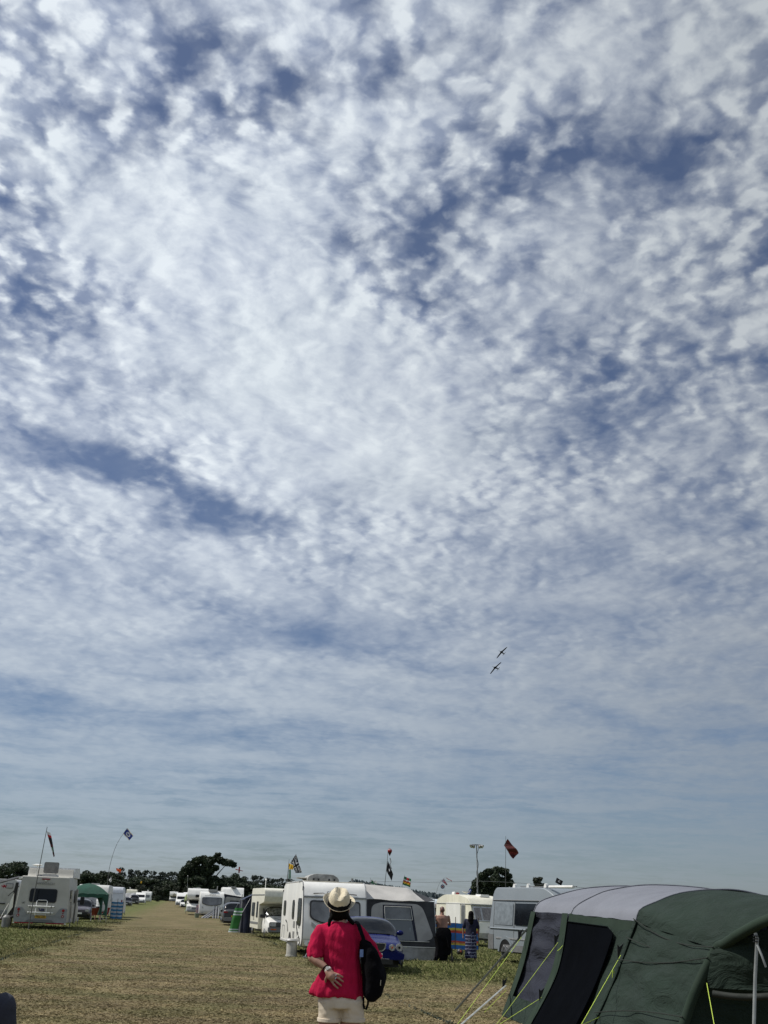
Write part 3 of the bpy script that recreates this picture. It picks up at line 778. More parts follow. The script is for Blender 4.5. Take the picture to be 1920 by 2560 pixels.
# ---- the big white caravan behind the woman
def big_caravan():
    W, L, H = 2.32, 6.5, 2.58
    q = G(749, 2371, .28); q.z = gz(q.x, q.y); c = q + Vector((LNRM.x, LNRM.y, 0)) * (W / 2)
    t = thing('touring_caravan', 'large white caravan with black curved side stripes, right behind the woman in pink', 'caravan', c, LANE + R(1.5), 'touring caravans on the showground')
    prof = rounded([(0.14, .36), (0.0, .60), (0.02, 1.10), (.20, 1.78), (.24, 2.04), (.40, H - .22), (.62, H - .04), (1.0, H), (L - .8, H), (L - .2, H - .2), (L, 1.6), (L - .02, .55), (L - .2, .36)], [.05, .2, .3, .3, .1, .25, .2, .5, .5, .3, .3, .2, .05])
    add_obj('body', profile_body(prof, W, .06), white, t)
    t.scale = (.95, 1, .95)
    # roof skin, weathered
    k = MB(); k.prism(rounded([(0.66, H - .02), (1.0, H + .006), (L - .8, H + .006), (L - .5, H - .06)], .1), (-W / 2 + .05, 0, 0), Yv, Z, W - .1)
    k.build('roof', roofm, t)
    chassis(t, W, L, [L * .52], .33, clear=.36); arch(t, W, L * .52, .42)
    # awning rail, dark strip framing the front corner and the top panel joint
    for s in (-1, 1):
        pts = [(y, z) for y, z in prof if True]
        fr = [p for p in pts if p[0] < 1.0]
        k = MB(); k.tube([(s * (W / 2 + .002), y + .015, z) for y, z in fr], .016, 6); k.build('edge_trim', midgrey if s > 0 else grey, t)
        k = MB(); k.tube([(s * (W / 2 - .01), y, H - .03) for y in (.9, L - .8)], .022, 6); k.build('awning_rail', alu, t)
    k = MB(); k.box((0, .232, 2.03), (W * .99, .05, .05)); k.build('panel_joint', midgrey, t)
    # the wide front window leans with the wall
    v = (Vector((0, .20, 1.75)) - Vector((0, .03, 1.12))).normalized(); cc = Vector((0, .115, 1.50))
    wo = [(-.93, .42), (.93, .42), (.93, -.20), (.55, -.36), (0, -.46), (-.55, -.36), (-.93, -.20)]
    k = MB(); k.prism(rounded(wo, [.12, .12, .15, .3, .5, .3, .15]), cc - Yv * .02, X, v, .03); f = k.build('front_window', black, t)
    wi = [(x * .945, y * .88 - .004) for x, y in wo]
    k = MB(); k.prism(rounded(wi, [.1, .1, .15, .3, .5, .3, .15]), cc - Yv * .054, X, v, .012); k.build('pane', glassl, f)
    # locker lid and lower bumper
    def lidline(pts, nm, w=.018):
        return stripe(t, pts, w, midgrey, (0, -.012, 0), X, Z, nm)
    for a, b2 in (((-.62, 1.06), (.62, 1.06)), ((-.62, .60), (.62, .60)), ((-.62, .60), (-.62, 1.06)), ((.62, .60), (.62, 1.06)), ((-.62, .83), (.62, .83))):
        lidline([a, b2], 'locker_seam')
    k = MB(); k.box((0, .02, .60), (W * .96, .02, .016)); k.build('bumper_seam', midgrey, t)
    for s in (-1, 1):
        k = MB(); k.rrect((s * .84, .035, .47), X, Z, .46, .16, .08, .03); h = k.build('front_lamp', white, t)
        k = MB(); k.rrect((s * .84 - .04 * s, .012, .47), X, Z, .30, .10, .05, .02); k.build('lens', lampm, h)
        k = MB(); k.prism(rounded([(-.04, .10), (.34, -.16), (.33, -.22), (.06, -.12), (-.04, -.02)], .03), (s * .82 if s < 0 else .82, .03, 1.09), X * (-s), Z, .03 * (-1 if s > 0 else 1)); k.build('grab_handle', lgrey, t)
        k = MB(); k.box((s * .36, -.022, 1.0), (.10, .02, .09)); k.build('lid_catch', black, t)
    stripe(t, [(-.80, 2.14), (-.45, 2.165), (-.32, 2.12)], .03, black, (0, .275, 0), X, Z, w1=.004)
    stripe(t, [(.80, 2.14), (.45, 2.165), (.32, 2.12)], .03, black, (0, .275, 0), X, Z, w1=.004)
    text('SPRITE', .20, grey, t, (0, .262, 2.15), X, Z, sx=1.15, shear=.15)
    # left side
    o = (-W / 2 - .001, 0, 0); u = -Yv
    win(t, (-W / 2, 1.0, 1.50), u, Z, .88, .86, .14, glass, frame=black)
    win(t, (-W / 2, 2.75, 1.56), u, Z, .50, .62, .14, glass, frame=black)
    win(t, (-W / 2, 5.4, 1.6), u, Z, .6, .5, .12, glass, frame=black)
    def side(pts, w, w1=None, m_=black, nm='stripe'): return stripe(t, [(-y, z) for y, z in pts], w, m_, o, u, Z, nm, w1=w1)
    for k2 in range(2): side([(1.72 - .1 * k2, 1.15), (1.62 - .1 * k2, .95), (1.25 - .1 * k2, .74), (.55, .52 + .06 * k2)], .05, .02)
    for k2 in range(2): side([(4.9 - .1 * k2, 1.14), (4.4, 1.06), (4.0 + .1 * k2, .75)], .05, .02)
    text('APX', .16, grey, t, (-W / 2 - .004, .95, .98), u, Z, shear=.2)
    for zc in (1.04, .68):
        f = MB(); f.box((-W / 2 - .004, 2.35, zc), (.012, .5, .24)); g2 = f.build('vent', lgrey, t)
        for j in range(5):
            f = MB(); f.box((-W / 2 - .016, 2.35, zc - .09 + .045 * j), (.014, .44, .014)); f.build('slat', grey, g2)
    for a, b2 in (((5.2, .48), (5.2, .95)), ((5.2, .95), (5.85, .95)), ((5.85, .95), (5.85, .48)), ((1.5, .45), (1.5, .80)), ((1.5, .80), (1.05, .80)), ((1.05, .80), (1.05, .45))): side([a, b2], .02, m_=midgrey, nm='hatch_seam')
    k = MB(); k.box((-W / 2 - .01, L / 2, .40), (.03, L * .92, .06)); k.build('side_skirt', lgrey, t)
    k = MB(); k.box((-W / 2 - .014, 0.42, 2.30), (.03, .06, .14)); k.build('marker_lamp', black, t)
    k = MB(); k.box((-W / 2 - .014, L - .3, 2.26), (.03, .08, .08)); k.build('marker_lamp', black, t)
    # drawbar, jockey wheel, steadies
    k = MB()
    for s in (-1, 1): k.tube([(s * .5, .3, .38), (0, -.95, .40)], .035, 6)
    k.build('drawbar', alu, t)
    k = MB(); k.tube([(.0, -.85, .75), (0, -.85, .18)], .03, 8); k.disc((-.03, -.85, .11), X, .11, .06, 14); k.build('jockey_wheel', alu, t)
    for s in (-1, 1):
        k = MB(); k.tube([(s * .8, .25, .36), (s * 1.0, .1, .02)], .02, 6); k.box((s * 1.0, .1, .015), (.14, .14, .02)); k.build('corner_steady', alu, t)
    # roof furniture
    k = MB(); k.prism(rounded([(-.62, 0), (.62, 0), (.56, .14), (.36, .25), (-.30, .26), (-.55, .18)], .07), (-.36, 1.95, H), X, Z, 1.0); rl = k.build('air_conditioner', mat('stained_grey_plastic', (.36, .36, .34), .6, var=.2, scale=4), t, bevel=.03)
    for x in (-.72, -.54, -.14, .06):
        k = MB(); k.box((x, .945, H + .06), (.06, .03, .07)); k.build('air_slot', black, rl)
    k = MB(); k.tube([(-.95, 1.5, H - .02), (-.95, 1.5, H + .05)], .11, 12)
    k.tube([(-.95, 1.5, H + .05), (-.95, 1.5, H + .08), (-.95, 1.5, H + .11), (-.95, 1.5, H + .125)], [.12, .34, .35, .2], 20); k.build('satellite_dish', mat('stained_white', (.5, .48, .43), .6, var=.2), t)
    rooflight(t, -.42, 1.4, H - .01, .5, .5, .06, m=white)
    for x in (.83, .88):
        k = MB(); k.tube([(x, 1.6, H - .03), (x, 1.6, H + .17)], .022, 8); k.build('flue', alu, t)
    return t
BC = big_caravan()

# ---- water barrel in front of it
def barrel():
    q = G(728, 2391); t = thing('water_barrel', 'tall pale grey plastic water barrel standing before the big white caravan', 'water container', q)
    k = MB(); k.tube([(0, 0, 0), (0, 0, .04), (0, 0, .045), (0, 0, .46), (0, 0, .48)], [.205, .205, .18, .18, .17], 24); k.build('drum', mat('pale_plastic', (.42, .41, .37), .5, var=.1), t)
    k = MB(); k.tube([(0, 0, .48), (0, 0, .50), (0, 0, .54), (0, 0, .56)], [.23, .24, .22, .2], 24); k.build('lid', lgrey, t)
    k = MB(); k.tube([(.1, 0, .55), (.16, .3, .62), (.2, .6, .68), (.3, .8, .60)], .02, 8); k.build('hose', mat('white_hose', (.7, .7, .68), .4), t)
barrel()

# ---- the nearest motorhome, on the left, seen from the back
def approach():
    W, L, H = 2.62, 7.2, 2.55; Y0 = 57.0
    c = AT(97, 2316, Y0); c.z = gz(c.x, c.y)
    t = thing('motorhome', 'cream-grey motorhome seen from behind with blue curved stripes and a bike rack', 'motorhome', c, LANE, 'motorhomes on the left row')
    s = .05
    prof = rounded([(0.02, .34), (0, .9), (.06, 1.6), (.10, H - .03), (.16, H), (2.0, H + .02), (2.2, H + .48), (4.9, H + .54), (5.6, H + .2), (6.1, 1.9), (6.9, 1.2), (7.2, 1.0), (7.2, .4), (7.0, .3)], [.05, .1, .3, .05, .02, .2, .12, .4, .3, .3, .2, .1, .1, .05])
    nb = lambda y, z: (.13 * max(0, (z - .9)) / 1.7) + (.12 if y > 5.5 else 0)
    add_obj('body', profile_body(prof, W, .05, nb), mat('cream_grey_panel', (.43, .42, .375), .4, var=.05, scale=1.5), t)
    k = MB(); k.prism([(2.14, H + .05), (2.20, H + .50), (4.9, H + .56), (5.5, H + .25), (5.5, H + .02), (2.1, H + .02)], (-W / 2 + .11, 0, 0), Yv, Z, W - .22); k.build('roof', mat('roof_white', (.80, .80, .79), .35), t, smooth=False)
    chassis(t, W, L, [1.9, 6.2], .34, clear=.36)
    vv = Vector((0, .05, 1)).normalized(); cc = lambda x, z: Vector((x, .06 * (z - .9) / .7 * (z > .9) - .012, z))
    # lower moulding
    out = [(-1.30, .34), (1.30, .34), (1.30, 1.02), (1.02, 1.06), (.90, 1.00), (.72, .72), (.52, .66), (-.52, .66), (-.72, .72), (-.90, 1.0), (-1.02, 1.06), (-1.30, 1.02)]
    k = MB(); k.prism(rounded(out, [.04, .04, .05, .05, .12, .1, .08, .08, .1, .12, .05, .05]), (0, .03, 0), X, Z, .07); mo = k.build('bumper', midgrey, t)
    k = MB(); k.prism(rounded([(-.72, .36), (.72, .36), (.58, .47), (-.58, .47)], .02), (0, -.038, 0), X, Z, .02); k.build('lower_valance', grey, mo)
    for s in (-1, 1):
        for (z, r, nm) in ((.93, .07, 'tail_lamp'), (.80, .035, 'reverse_lamp'), (.65, .07, 'fog_lamp')):
            k = MB(); k.disc((s * 1.10, -.03, z), -Yv, r, .03, 16); o = k.build(nm, redl, t)
            if nm == 'fog_lamp': k = MB(); k.disc((s * 1.10, -.055, z - .01), -Yv, r * .5, .012, 12); k.build('lens', lampm, o)
        k = MB(); k.box((s * .80, -.04, .30), (.98, .03, .05)); k.build('reflector_bar', redp, t)
        k = MB(); k.box((s * 1.27, -.045, .30), (.09, .035, .045)); k.build('bar_end', white, t)
        for j, (m_, off) in enumerate(((darkblue, 0), (mat('stripe_grey', (.20, .21, .24), .5), .075), (mat('stripe_dark', (.06, .06, .07), .5), .13))):
            pts = [(s * (1.17), 2.30 - off), (s * (.97 + off * .6), 2.27 - off), (s * (.84 + off * .8), 2.12 - off * .3), (s * (.84 + off * .9), 1.93)]
            stripe(t, pts, .05, m_, (0, .07, 0), X, vv, 'curved_stripe')
            stripe(t, [(s * (.85 + off * .9), 1.88), (s * (.93 + off * .7), 1.52)], .05, m_, (0, .045, 0), X, vv, 'curved_stripe', w1=.03)
            stripe(t, [(s * (.95 + off * .5), 1.47), (s * 1.12, .98 + .3)], .04, m_, (0, .015, 0), X, vv, 'curved_stripe', w1=.003) if j < 2 else None
    k = MB(); k.rrect((0, .035, 1.62), X, vv, 1.36, .66, .12, .03); wd = k.build('rear_window', black, t)
    k = MB(); k.rrect((0, -.0, 1.62), X, vv, 1.26, .56, .09, .01); k.build('pane', glass, wd)
    text('APPROACH', .145, grey, t, (0, .035, 2.20), X, vv, sx=1.25, shear=.1)
    text('UK', .11, black, t, (-.93, -.005, 1.25), X, Z)
    k = MB(); k.box((.02, .06, 2.42), (.40, .04, .05)); k.build('brake_lamp', redl, t)
    k = MB(); k.box((.02, .05, 2.34), (.10, .07, .06)); k.build('camera', white, t)
    plate(t, (.02, -.05, .60), X, 'VX62 LDN', plate_y, .56, .13)
    stripe(t, [(-.12, 1.02), (-.07, .90), (.14, .90), (.15, .96), (-.02, .97)], .05, darkblue, (0, -.035, 0), X, Z, 'badge')
    # folded bike rack
    bk = MB()
    for x in (-.26, .26): bk.tube([(x, -.06, 1.34), (x, -.12, 1.28), (x, -.14, .70), (x, -.1, .66)], .026, 8)
    bk.tube([(-.26, -.08, 1.34), (-.2, -.08, 1.40), (.2, -.08, 1.40), (.26, -.08, 1.34)], .018, 8)
    bk.tube([(-.26, -.14, .72), (.26, -.14, .72)], .016, 8)
    rk = bk.build('bike_rack', white, t)
    for z in (1.10, .80):
        k = MB(); k.tube([(-.66, -.2, z), (.66, -.2, z)], .032, 8); rr = k.build('rail', white, rk)
        for x in (-.55, .5):
            k = MB(); k.box((x, -.21, z - .02), (.03, .05, .11)); k.build('strap', black, rk)
        for x in (-.65, .65):
            k = MB(); k.box((x, -.2, z), (.05, .05, .05)); k.build('end_cap', black, rk)
    # side toward the gazebo: door, window, mirror, awning
    win(t, (W / 2 - .1, 1.6, 1.62), Yv, Z, 1.1, .55, .08, glass, frame=black)
    win(t, (W / 2 - .1, 4.2, 1.62), Yv, Z, .6, .6, .08, glass, frame=black)
    for s in (-1, 1):
        k = MB(); k.tube([(s * (W / 2 - .15), 6.0, 1.35), (s * (W / 2 + .12), 5.95, 1.42)], .025, 6); k.rrect((s * (W / 2 + .16), 5.92, 1.42), X, Z, .22, .42, .06, .1); k.build('wing_mirror', black, t)
    k = MB(); k.tube([(-W / 2 + .02, .1, H - .12), (-W / 2 + .02, 4.4, H - .12)], .07, 10); k.build('awning_case', white, t)
    k = MB(); k.box((W / 2 + .14, 2.4, 1.15), (.04, .7, 1.7), Matrix.Rotation(R(12), 3, 'Z')); k.build('open_door', mat('cream_grey_panel', (.5, .49, .44)), t)
    rooflight(t, .12, .9, H + .01, .8, .7, .12, open_=True); rooflight(t, -.3, 1.6, H + .01, .7, .6, .1)
    aerial(t, -.65, 1.2, H, .52, .3)
    return t
approach()

# ---- awnings, wind-out canopies
def canopy(label, pts, m, poles=(), legs=None, name='awning', cat='awning', sag=.06, group=None):
    """a cloth roof between four world corners, on poles"""
    o = sum((Vector(p) for p in pts), Vector()) / 4; o.z = gz(o.x, o.y)
    t = thing(name, label, cat, o, 0, group); A, B2, C2, E = [Vector(p) - o for p in pts]
    k = MB(); k.grid(lambda u, v: A.lerp(B2, u).lerp(E.lerp(C2, u), v) - Z * sag * 4 * u * (1 - u) + Z * .01 * math.sin(u * 9 + v * 5), 12, 8); k.build('canopy', m, t, solid=.01)
    for p, q2 in poles:
        k = MB(); k.tube([Vector(p) - o, Vector(q2) - o], .018, 6); k.build('pole', mat('black_pole', (.015, .015, .015), .4), t)
    return t

# ---- generic front/back furniture shared by plainer caravans
def plain_caravan(label, px, py, W, L, H, m=white, Y=None, win_m=glassl, frame=black, wz=1.5, ww=1.6, wh=.55, group='touring caravans on the showground', rear=False, name='touring_caravan', side_l=True, roofs=True, prof=None):
    q = G(px, py) if Y is None else on_ground(AT(px, py, Y).x, Y)
    t = thing(name, label, 'caravan', q, LANE, group)
    add_obj('body', profile_body(prof or CARA(L, H), W, .07), m, t)
    chassis(t, W, L, [L * .55], .32, clear=.36); arch(t, W, L * .55, .40)
    v = Vector((0, .2, 1)).normalized()
    f = win(t, (0, .12, wz), X, v, ww, wh, .1, win_m, frame=frame, name='front_window')
    for y in (1.2, L * .75):
        win(t, (-W / 2, y, wz), -Yv, Z, .8, .5, .08, glass, frame=frame); win(t, (W / 2, y, wz), Yv, Z, .8, .5, .08, glass, frame=frame)
    k = MB(); k.box((0, .0, .58), (W * .9, .03, .025)); k.build('bumper_seam', midgrey, t)
    for s in (-1, 1):
        k = MB(); k.rrect((s * W * .38, .04, .50), X, Z, .22, .1, .04, .03); k.build('lamp', redl if rear else lampm, t)
    k = MB(); k.tube([(0, .1, .4), (0, -.9, .4)], .04, 6); k.build('drawbar', alu, t)
    if roofs: rooflight(t, 0, 1.4, H - .01, .7, .6, .12); rooflight(t, -.4, 2.6, H - .01, .4, .4, .1)
    return t

def swift():
    q = AT(527, 2289, 112); q.z = gz(q.x, q.y); W, L, H = 2.45, 6.2, 2.5
    t = thing('touring_caravan', 'white caravan with a wide smoked front window, sun loungers leaning before it', 'caravan', q, LANE, 'touring caravans on the showground')
    add_obj('body', profile_body(CARA(L, H), W, .08), white, t); chassis(t, W, L, [3.4], .32, clear=.36)
    wo = rounded([(-1.0, .40), (1.0, .40), (.98, -.22), (.5, -.36), (0, -.40), (-.5, -.36), (-.98, -.22)], .12)
    v = Vector((0, .24, 1)).normalized(); cc = Vector((0, .09, 1.55))
    k = MB(); k.prism(wo, cc - Yv * .02, X, v, .03); f = k.build('front_window', black, t)
    k = MB(); k.prism([(a * .94, b2 * .87) for a, b2 in wo], cc - Yv * .055, X, v, .012); k.build('pane', glassl, f)
    stripe(t, [(-.75, 2.10), (0, 2.16), (.75, 2.10)], .03, grey, (0, .27, 0), X, Z)
    text('SPORT', .13, grey, t, (0, .30, 2.22), X, Z, sx=1.6)
    for s in (-1, 1):
        k = MB(); k.prism(rounded([(0, .14), (.16, -.05), (.12, -.12), (-.02, .0)], .03), (s * .95, .02, .98), X * (-s), Z, .03 * (1 if s < 0 else -1)); k.build('grab_handle', lgrey, t)
        k = MB(); k.rrect((s * .9, .03, .48), X, Z, .3, .1, .04, .03); k.build('lamp', lampm, t)
    win(t, (-W / 2, 1.4, 1.5), -Yv, Z, 1.0, .6, .08, glass, frame=black)
    k = MB(); k.box((0, .03, .60), (W * .9, .02, .02)); k.build('bumper_seam', midgrey, t)
    rooflight(t, .05, .9, H, .95, .8, .22, m=lgrey); rooflight(t, .75, 1.8, H, .5, .5, .1, m=white)
    k = MB(); k.tube([(.42, 1.0, H), (.45, 1.0, H + .55)], .03, 6); k.build('aerial', lgrey, t)
    return t
swift()

# ------------------------------------------------------------------ cars with a lofted body
def lerp_tab(tab, y, k):
    for a, b2 in zip(tab, tab[1:]):
        if y <= b2[0]:
            t = (y - a[0]) / max(b2[0] - a[0], 1e-6); t = t * t * (3 - 2 * t) * .5 + t * .5
            return a[k] + (b2[k] - a[k]) * t
    return tab[-1][k]
def car(label, loc, tab, paint, cabin, rz=LANE, name='parked_car', group='cars parked on the showground', reverse=False, details=None, wheels=(.85, 3.5), r=.32, cat='car'):
    """tab rows: (y, bottom, belt height, top height, half width); cabin = (cowl, roof front, roof rear, tail of the glass)"""
    t = thing(name, label, cat, loc, rz, group); L = tab[-1][0]
    def S(y, u, off=0.0):
        zb, zw, zt, hw = (lerp_tab(tab, y, k) for k in (1, 2, 3, 4))
        s = -1 if u < .5 else 1; a = u * 2 if u < .5 else (1 - u) * 2
        if a < .5:
            q = a / .5; z = zb + (zw - zb) * q; x = hw * (.90 + .10 * math.sin(math.pi * (.15 + .70 * q)) ** .7)
        else:
            ph = (a - .5) / .5 * math.pi / 2; x = hw * .965 * math.cos(ph) ** .62; z = zw + (zt - zw) * math.sin(ph) ** .80
        c = Vector((0, y, (zb + zt) / 2 + .1)); p = Vector((s * x, y, z))
        if off:
            e = .02; n = Vector((s * max(x, .05) * .9, 0, (z - zw) * 1.2 + .02)).normalized()
            dz = (lerp_tab(tab, min(y + e, L), 3) - lerp_tab(tab, max(y - e, 0), 3)) / (2 * e)
            if a > .6: n = (n + Vector((0, -dz, .4))).normalized()
            p = p + n * off
        return p
    k = MB(); k.grid(lambda u, v: S(v * L, u), 44, 60)
    for y in (0, L):
        n0 = len(k.v); k.v += [tuple(S(y, i / 44)) for i in range(45)]; k.f.append(tuple(range(n0, n0 + 45)) if y else tuple(reversed(range(n0, n0 + 45)))); k.mi.append(0)
    k.build('body', paint, t, ang=50)
    c0, c1, c2, c3 = cabin
    def patch(y0, y1, u0, u1, nm, m=glass, off=.012):
        q = MB(); q.grid(lambda a, b2: S(y0 + (y1 - y0) * b2, u0 + (u1 - u0) * a, off), 14, 8); return q.build(nm, m, t)
    patch(c0 + .06, c1 - .04, .325, .675, 'windscreen', off=.014); patch(c2 + .05, c3 - .05, .325, .675, 'rear_window', off=.014)
    mid = (c1 + c2) / 2 + .05
    for a, b2 in ((.262, .335), (.738, .665)):
        patch(c1 - .25, mid - .04, a, b2, 'side_window'); patch(mid + .04, c2 + .05, a, b2, 'side_window')
    m = MB(); m.box((0, L / 2, .26), (tab[3][4] * 1.7, L * .86, .2)); m.build('underside', black, t)
    for y in wheels:
        for s in (-1, 1):
            hw = lerp_tab(tab, y, 4); wheel(t, s * (hw - .11), y, r, .2, face=s)
            a = MB(); pts = [(math.cos(R(q)) * r * 1.18, math.sin(R(q)) * r * 1.18) for q in range(-12, 193, 12)]
            a.prism(pts, (s * hw * .99 - (.0 if s > 0 else 0), y, r), Yv if s > 0 else -Yv, Z, .006); a.build('wheel_arch', black, t)
    if details: details(t, S)
    return t

# ---- the blue saloon beside the woman
def blue_details(t, S):
    for s in (-1, 1):
        for x, r2, y in ((.52, .085, -.0), (.72, .10, .09)):
            k = MB(); k.disc((s * x, y + .06, .66), -Yv, r2, .10, 20); o = k.build('headlight', chrome, t)
            k = MB(); k.disc((s * x, y - .045, .66), -Yv, r2 * .86, .02, 20); k.build('lens', lampm, o)
            k = MB(); k.disc((s * x, y - .067, .66), -Yv, r2 * .32, .01, 12); k.build('bulb', orange if x < .6 else glass, o)
        k = MB(); k.tube([(s * .74, 1.66, .94), (s * .90, 1.62, .98)], .03, 6); k.ball((s * .93, 1.60, 1.0), (.10, .06, .07)); k.build('door_mirror', bluep, t)
    k = MB(); k.prism(rounded([(-.36, .09), (.36, .09), (.34, -.06), (.26, -.13), (-.26, -.13), (-.34, -.06)], .04), (0, .0, .68), X, Z, .03); g = k.build('grille', chrome, t)
    k = MB(); k.prism(rounded([(-.335, .07), (.335, .07), (.31, -.05), (.24, -.108), (-.24, -.108), (-.31, -.05)], .04), (0, -.028, .68), X, Z, .012); k.build('grille_mesh', black, g)
    k = MB(); k.disc((0, -.03, .70), -Yv, .055, .03, 16); k.build('badge', alu, g)
    k = MB(); k.prism(rounded([(-.84, .36), (.84, .36), (.86, .50), (.80, .53), (-.80, .53), (-.86, .50)], .05), (0, .06, -.0), X, Z, .10); b2 = k.build('bumper', bluep, t)
    k = MB(); k.box((0, -.0, .30), (1.1, .06, .12)); k.build('air_intake', black, b2)
    k = MB(); k.box((0, -.035, .375), (.9, .02, .012)); k.build('chrome_strip', chrome, b2)
    plate(t, (0, -.06, .455), X, 'V6 YPX', plate_w, .52, .115)
    k = MB(); k.box((0, 1.28, .965), (1.2, .05, .02)); k.build('wiper', black, t)
q = G(943, 2436); q.z = gz(q.x, q.y)
blue_tab = [(0, .34, .50, .62, .72), (.10, .26, .58, .74, .80), (.30, .22, .66, .80, .85), (.8, .20, .74, .87, .88), (1.25, .19, .80, .95, .895), (1.95, .18, .86, 1.34, .90), (2.4, .18, .88, 1.40, .90),
            (3.0, .18, .90, 1.39, .90), (3.5, .20, .92, 1.26, .89), (3.95, .22, .92, 1.02, .87), (4.45, .26, .84, .96, .82), (4.62, .38, .66, .76, .74)]
car('dark blue saloon car facing the lane, partly hidden by the woman in pink', q + Vector((-.14, .2, 0)), blue_tab, bluep, (1.25, 2.15, 3.0, 3.95), details=blue_details, wheels=(.82, 3.6), rz=LANE - R(4))

# ---- grey estate seen from behind, between the awning and the green windsock
def rear_details(pl, pm=plate_y, wz=.95, bz=.45, W=.84, txt=''):
    def f(t, S):
        for s in (-1, 1):
            k = MB(); k.prism(rounded([(0, .0), (.34, .02), (.36, .12), (.05, .15)], .03), (s * (W + .03), .03, wz - .08), X * (-s), Z, .06 * (1 if s < 0 else -1)); k.build('tail_lamp', redl, t)
            k = MB(); k.rrect((s * W * 1.1, 1.9, 1.0), X, Z, .2, .14, .05, .1); k.build('door_mirror', black, t)
        k = MB(); k.rrect((0, .04, bz), X, Z, W * 1.95, .26, .08, .1); k.build('bumper', grey, t)
        k = MB(); k.box((0, -.07, bz + .10), (W * 1.6, .02, .02)); k.build('bumper_strip', chrome, t)
        if txt is not None: plate(t, (0, -.05, .66), X, pl, pm)
    return f
suv_tab = [(0, .45, .80, 1.02, .80), (.12, .36, .95, 1.12, .86), (.55, .30, 1.0, 1.58, .90), (1.2, .28, 1.02, 1.68, .91), (2.6, .28, 1.0, 1.66, .91), (3.3, .28, .98, 1.22, .91), (4.0, .30, .9, 1.05, .88), (4.5, .4, .75, .86, .8)]
p = on_ground(AT(585, 2308, 84).x, 84)
t = car('dark grey estate car seen from behind beside the awning', p, suv_tab, darkp, (.12, .55, 2.6, 3.35), details=rear_details('EJ57 KLM'), wheels=(.95, 3.55), r=.36)

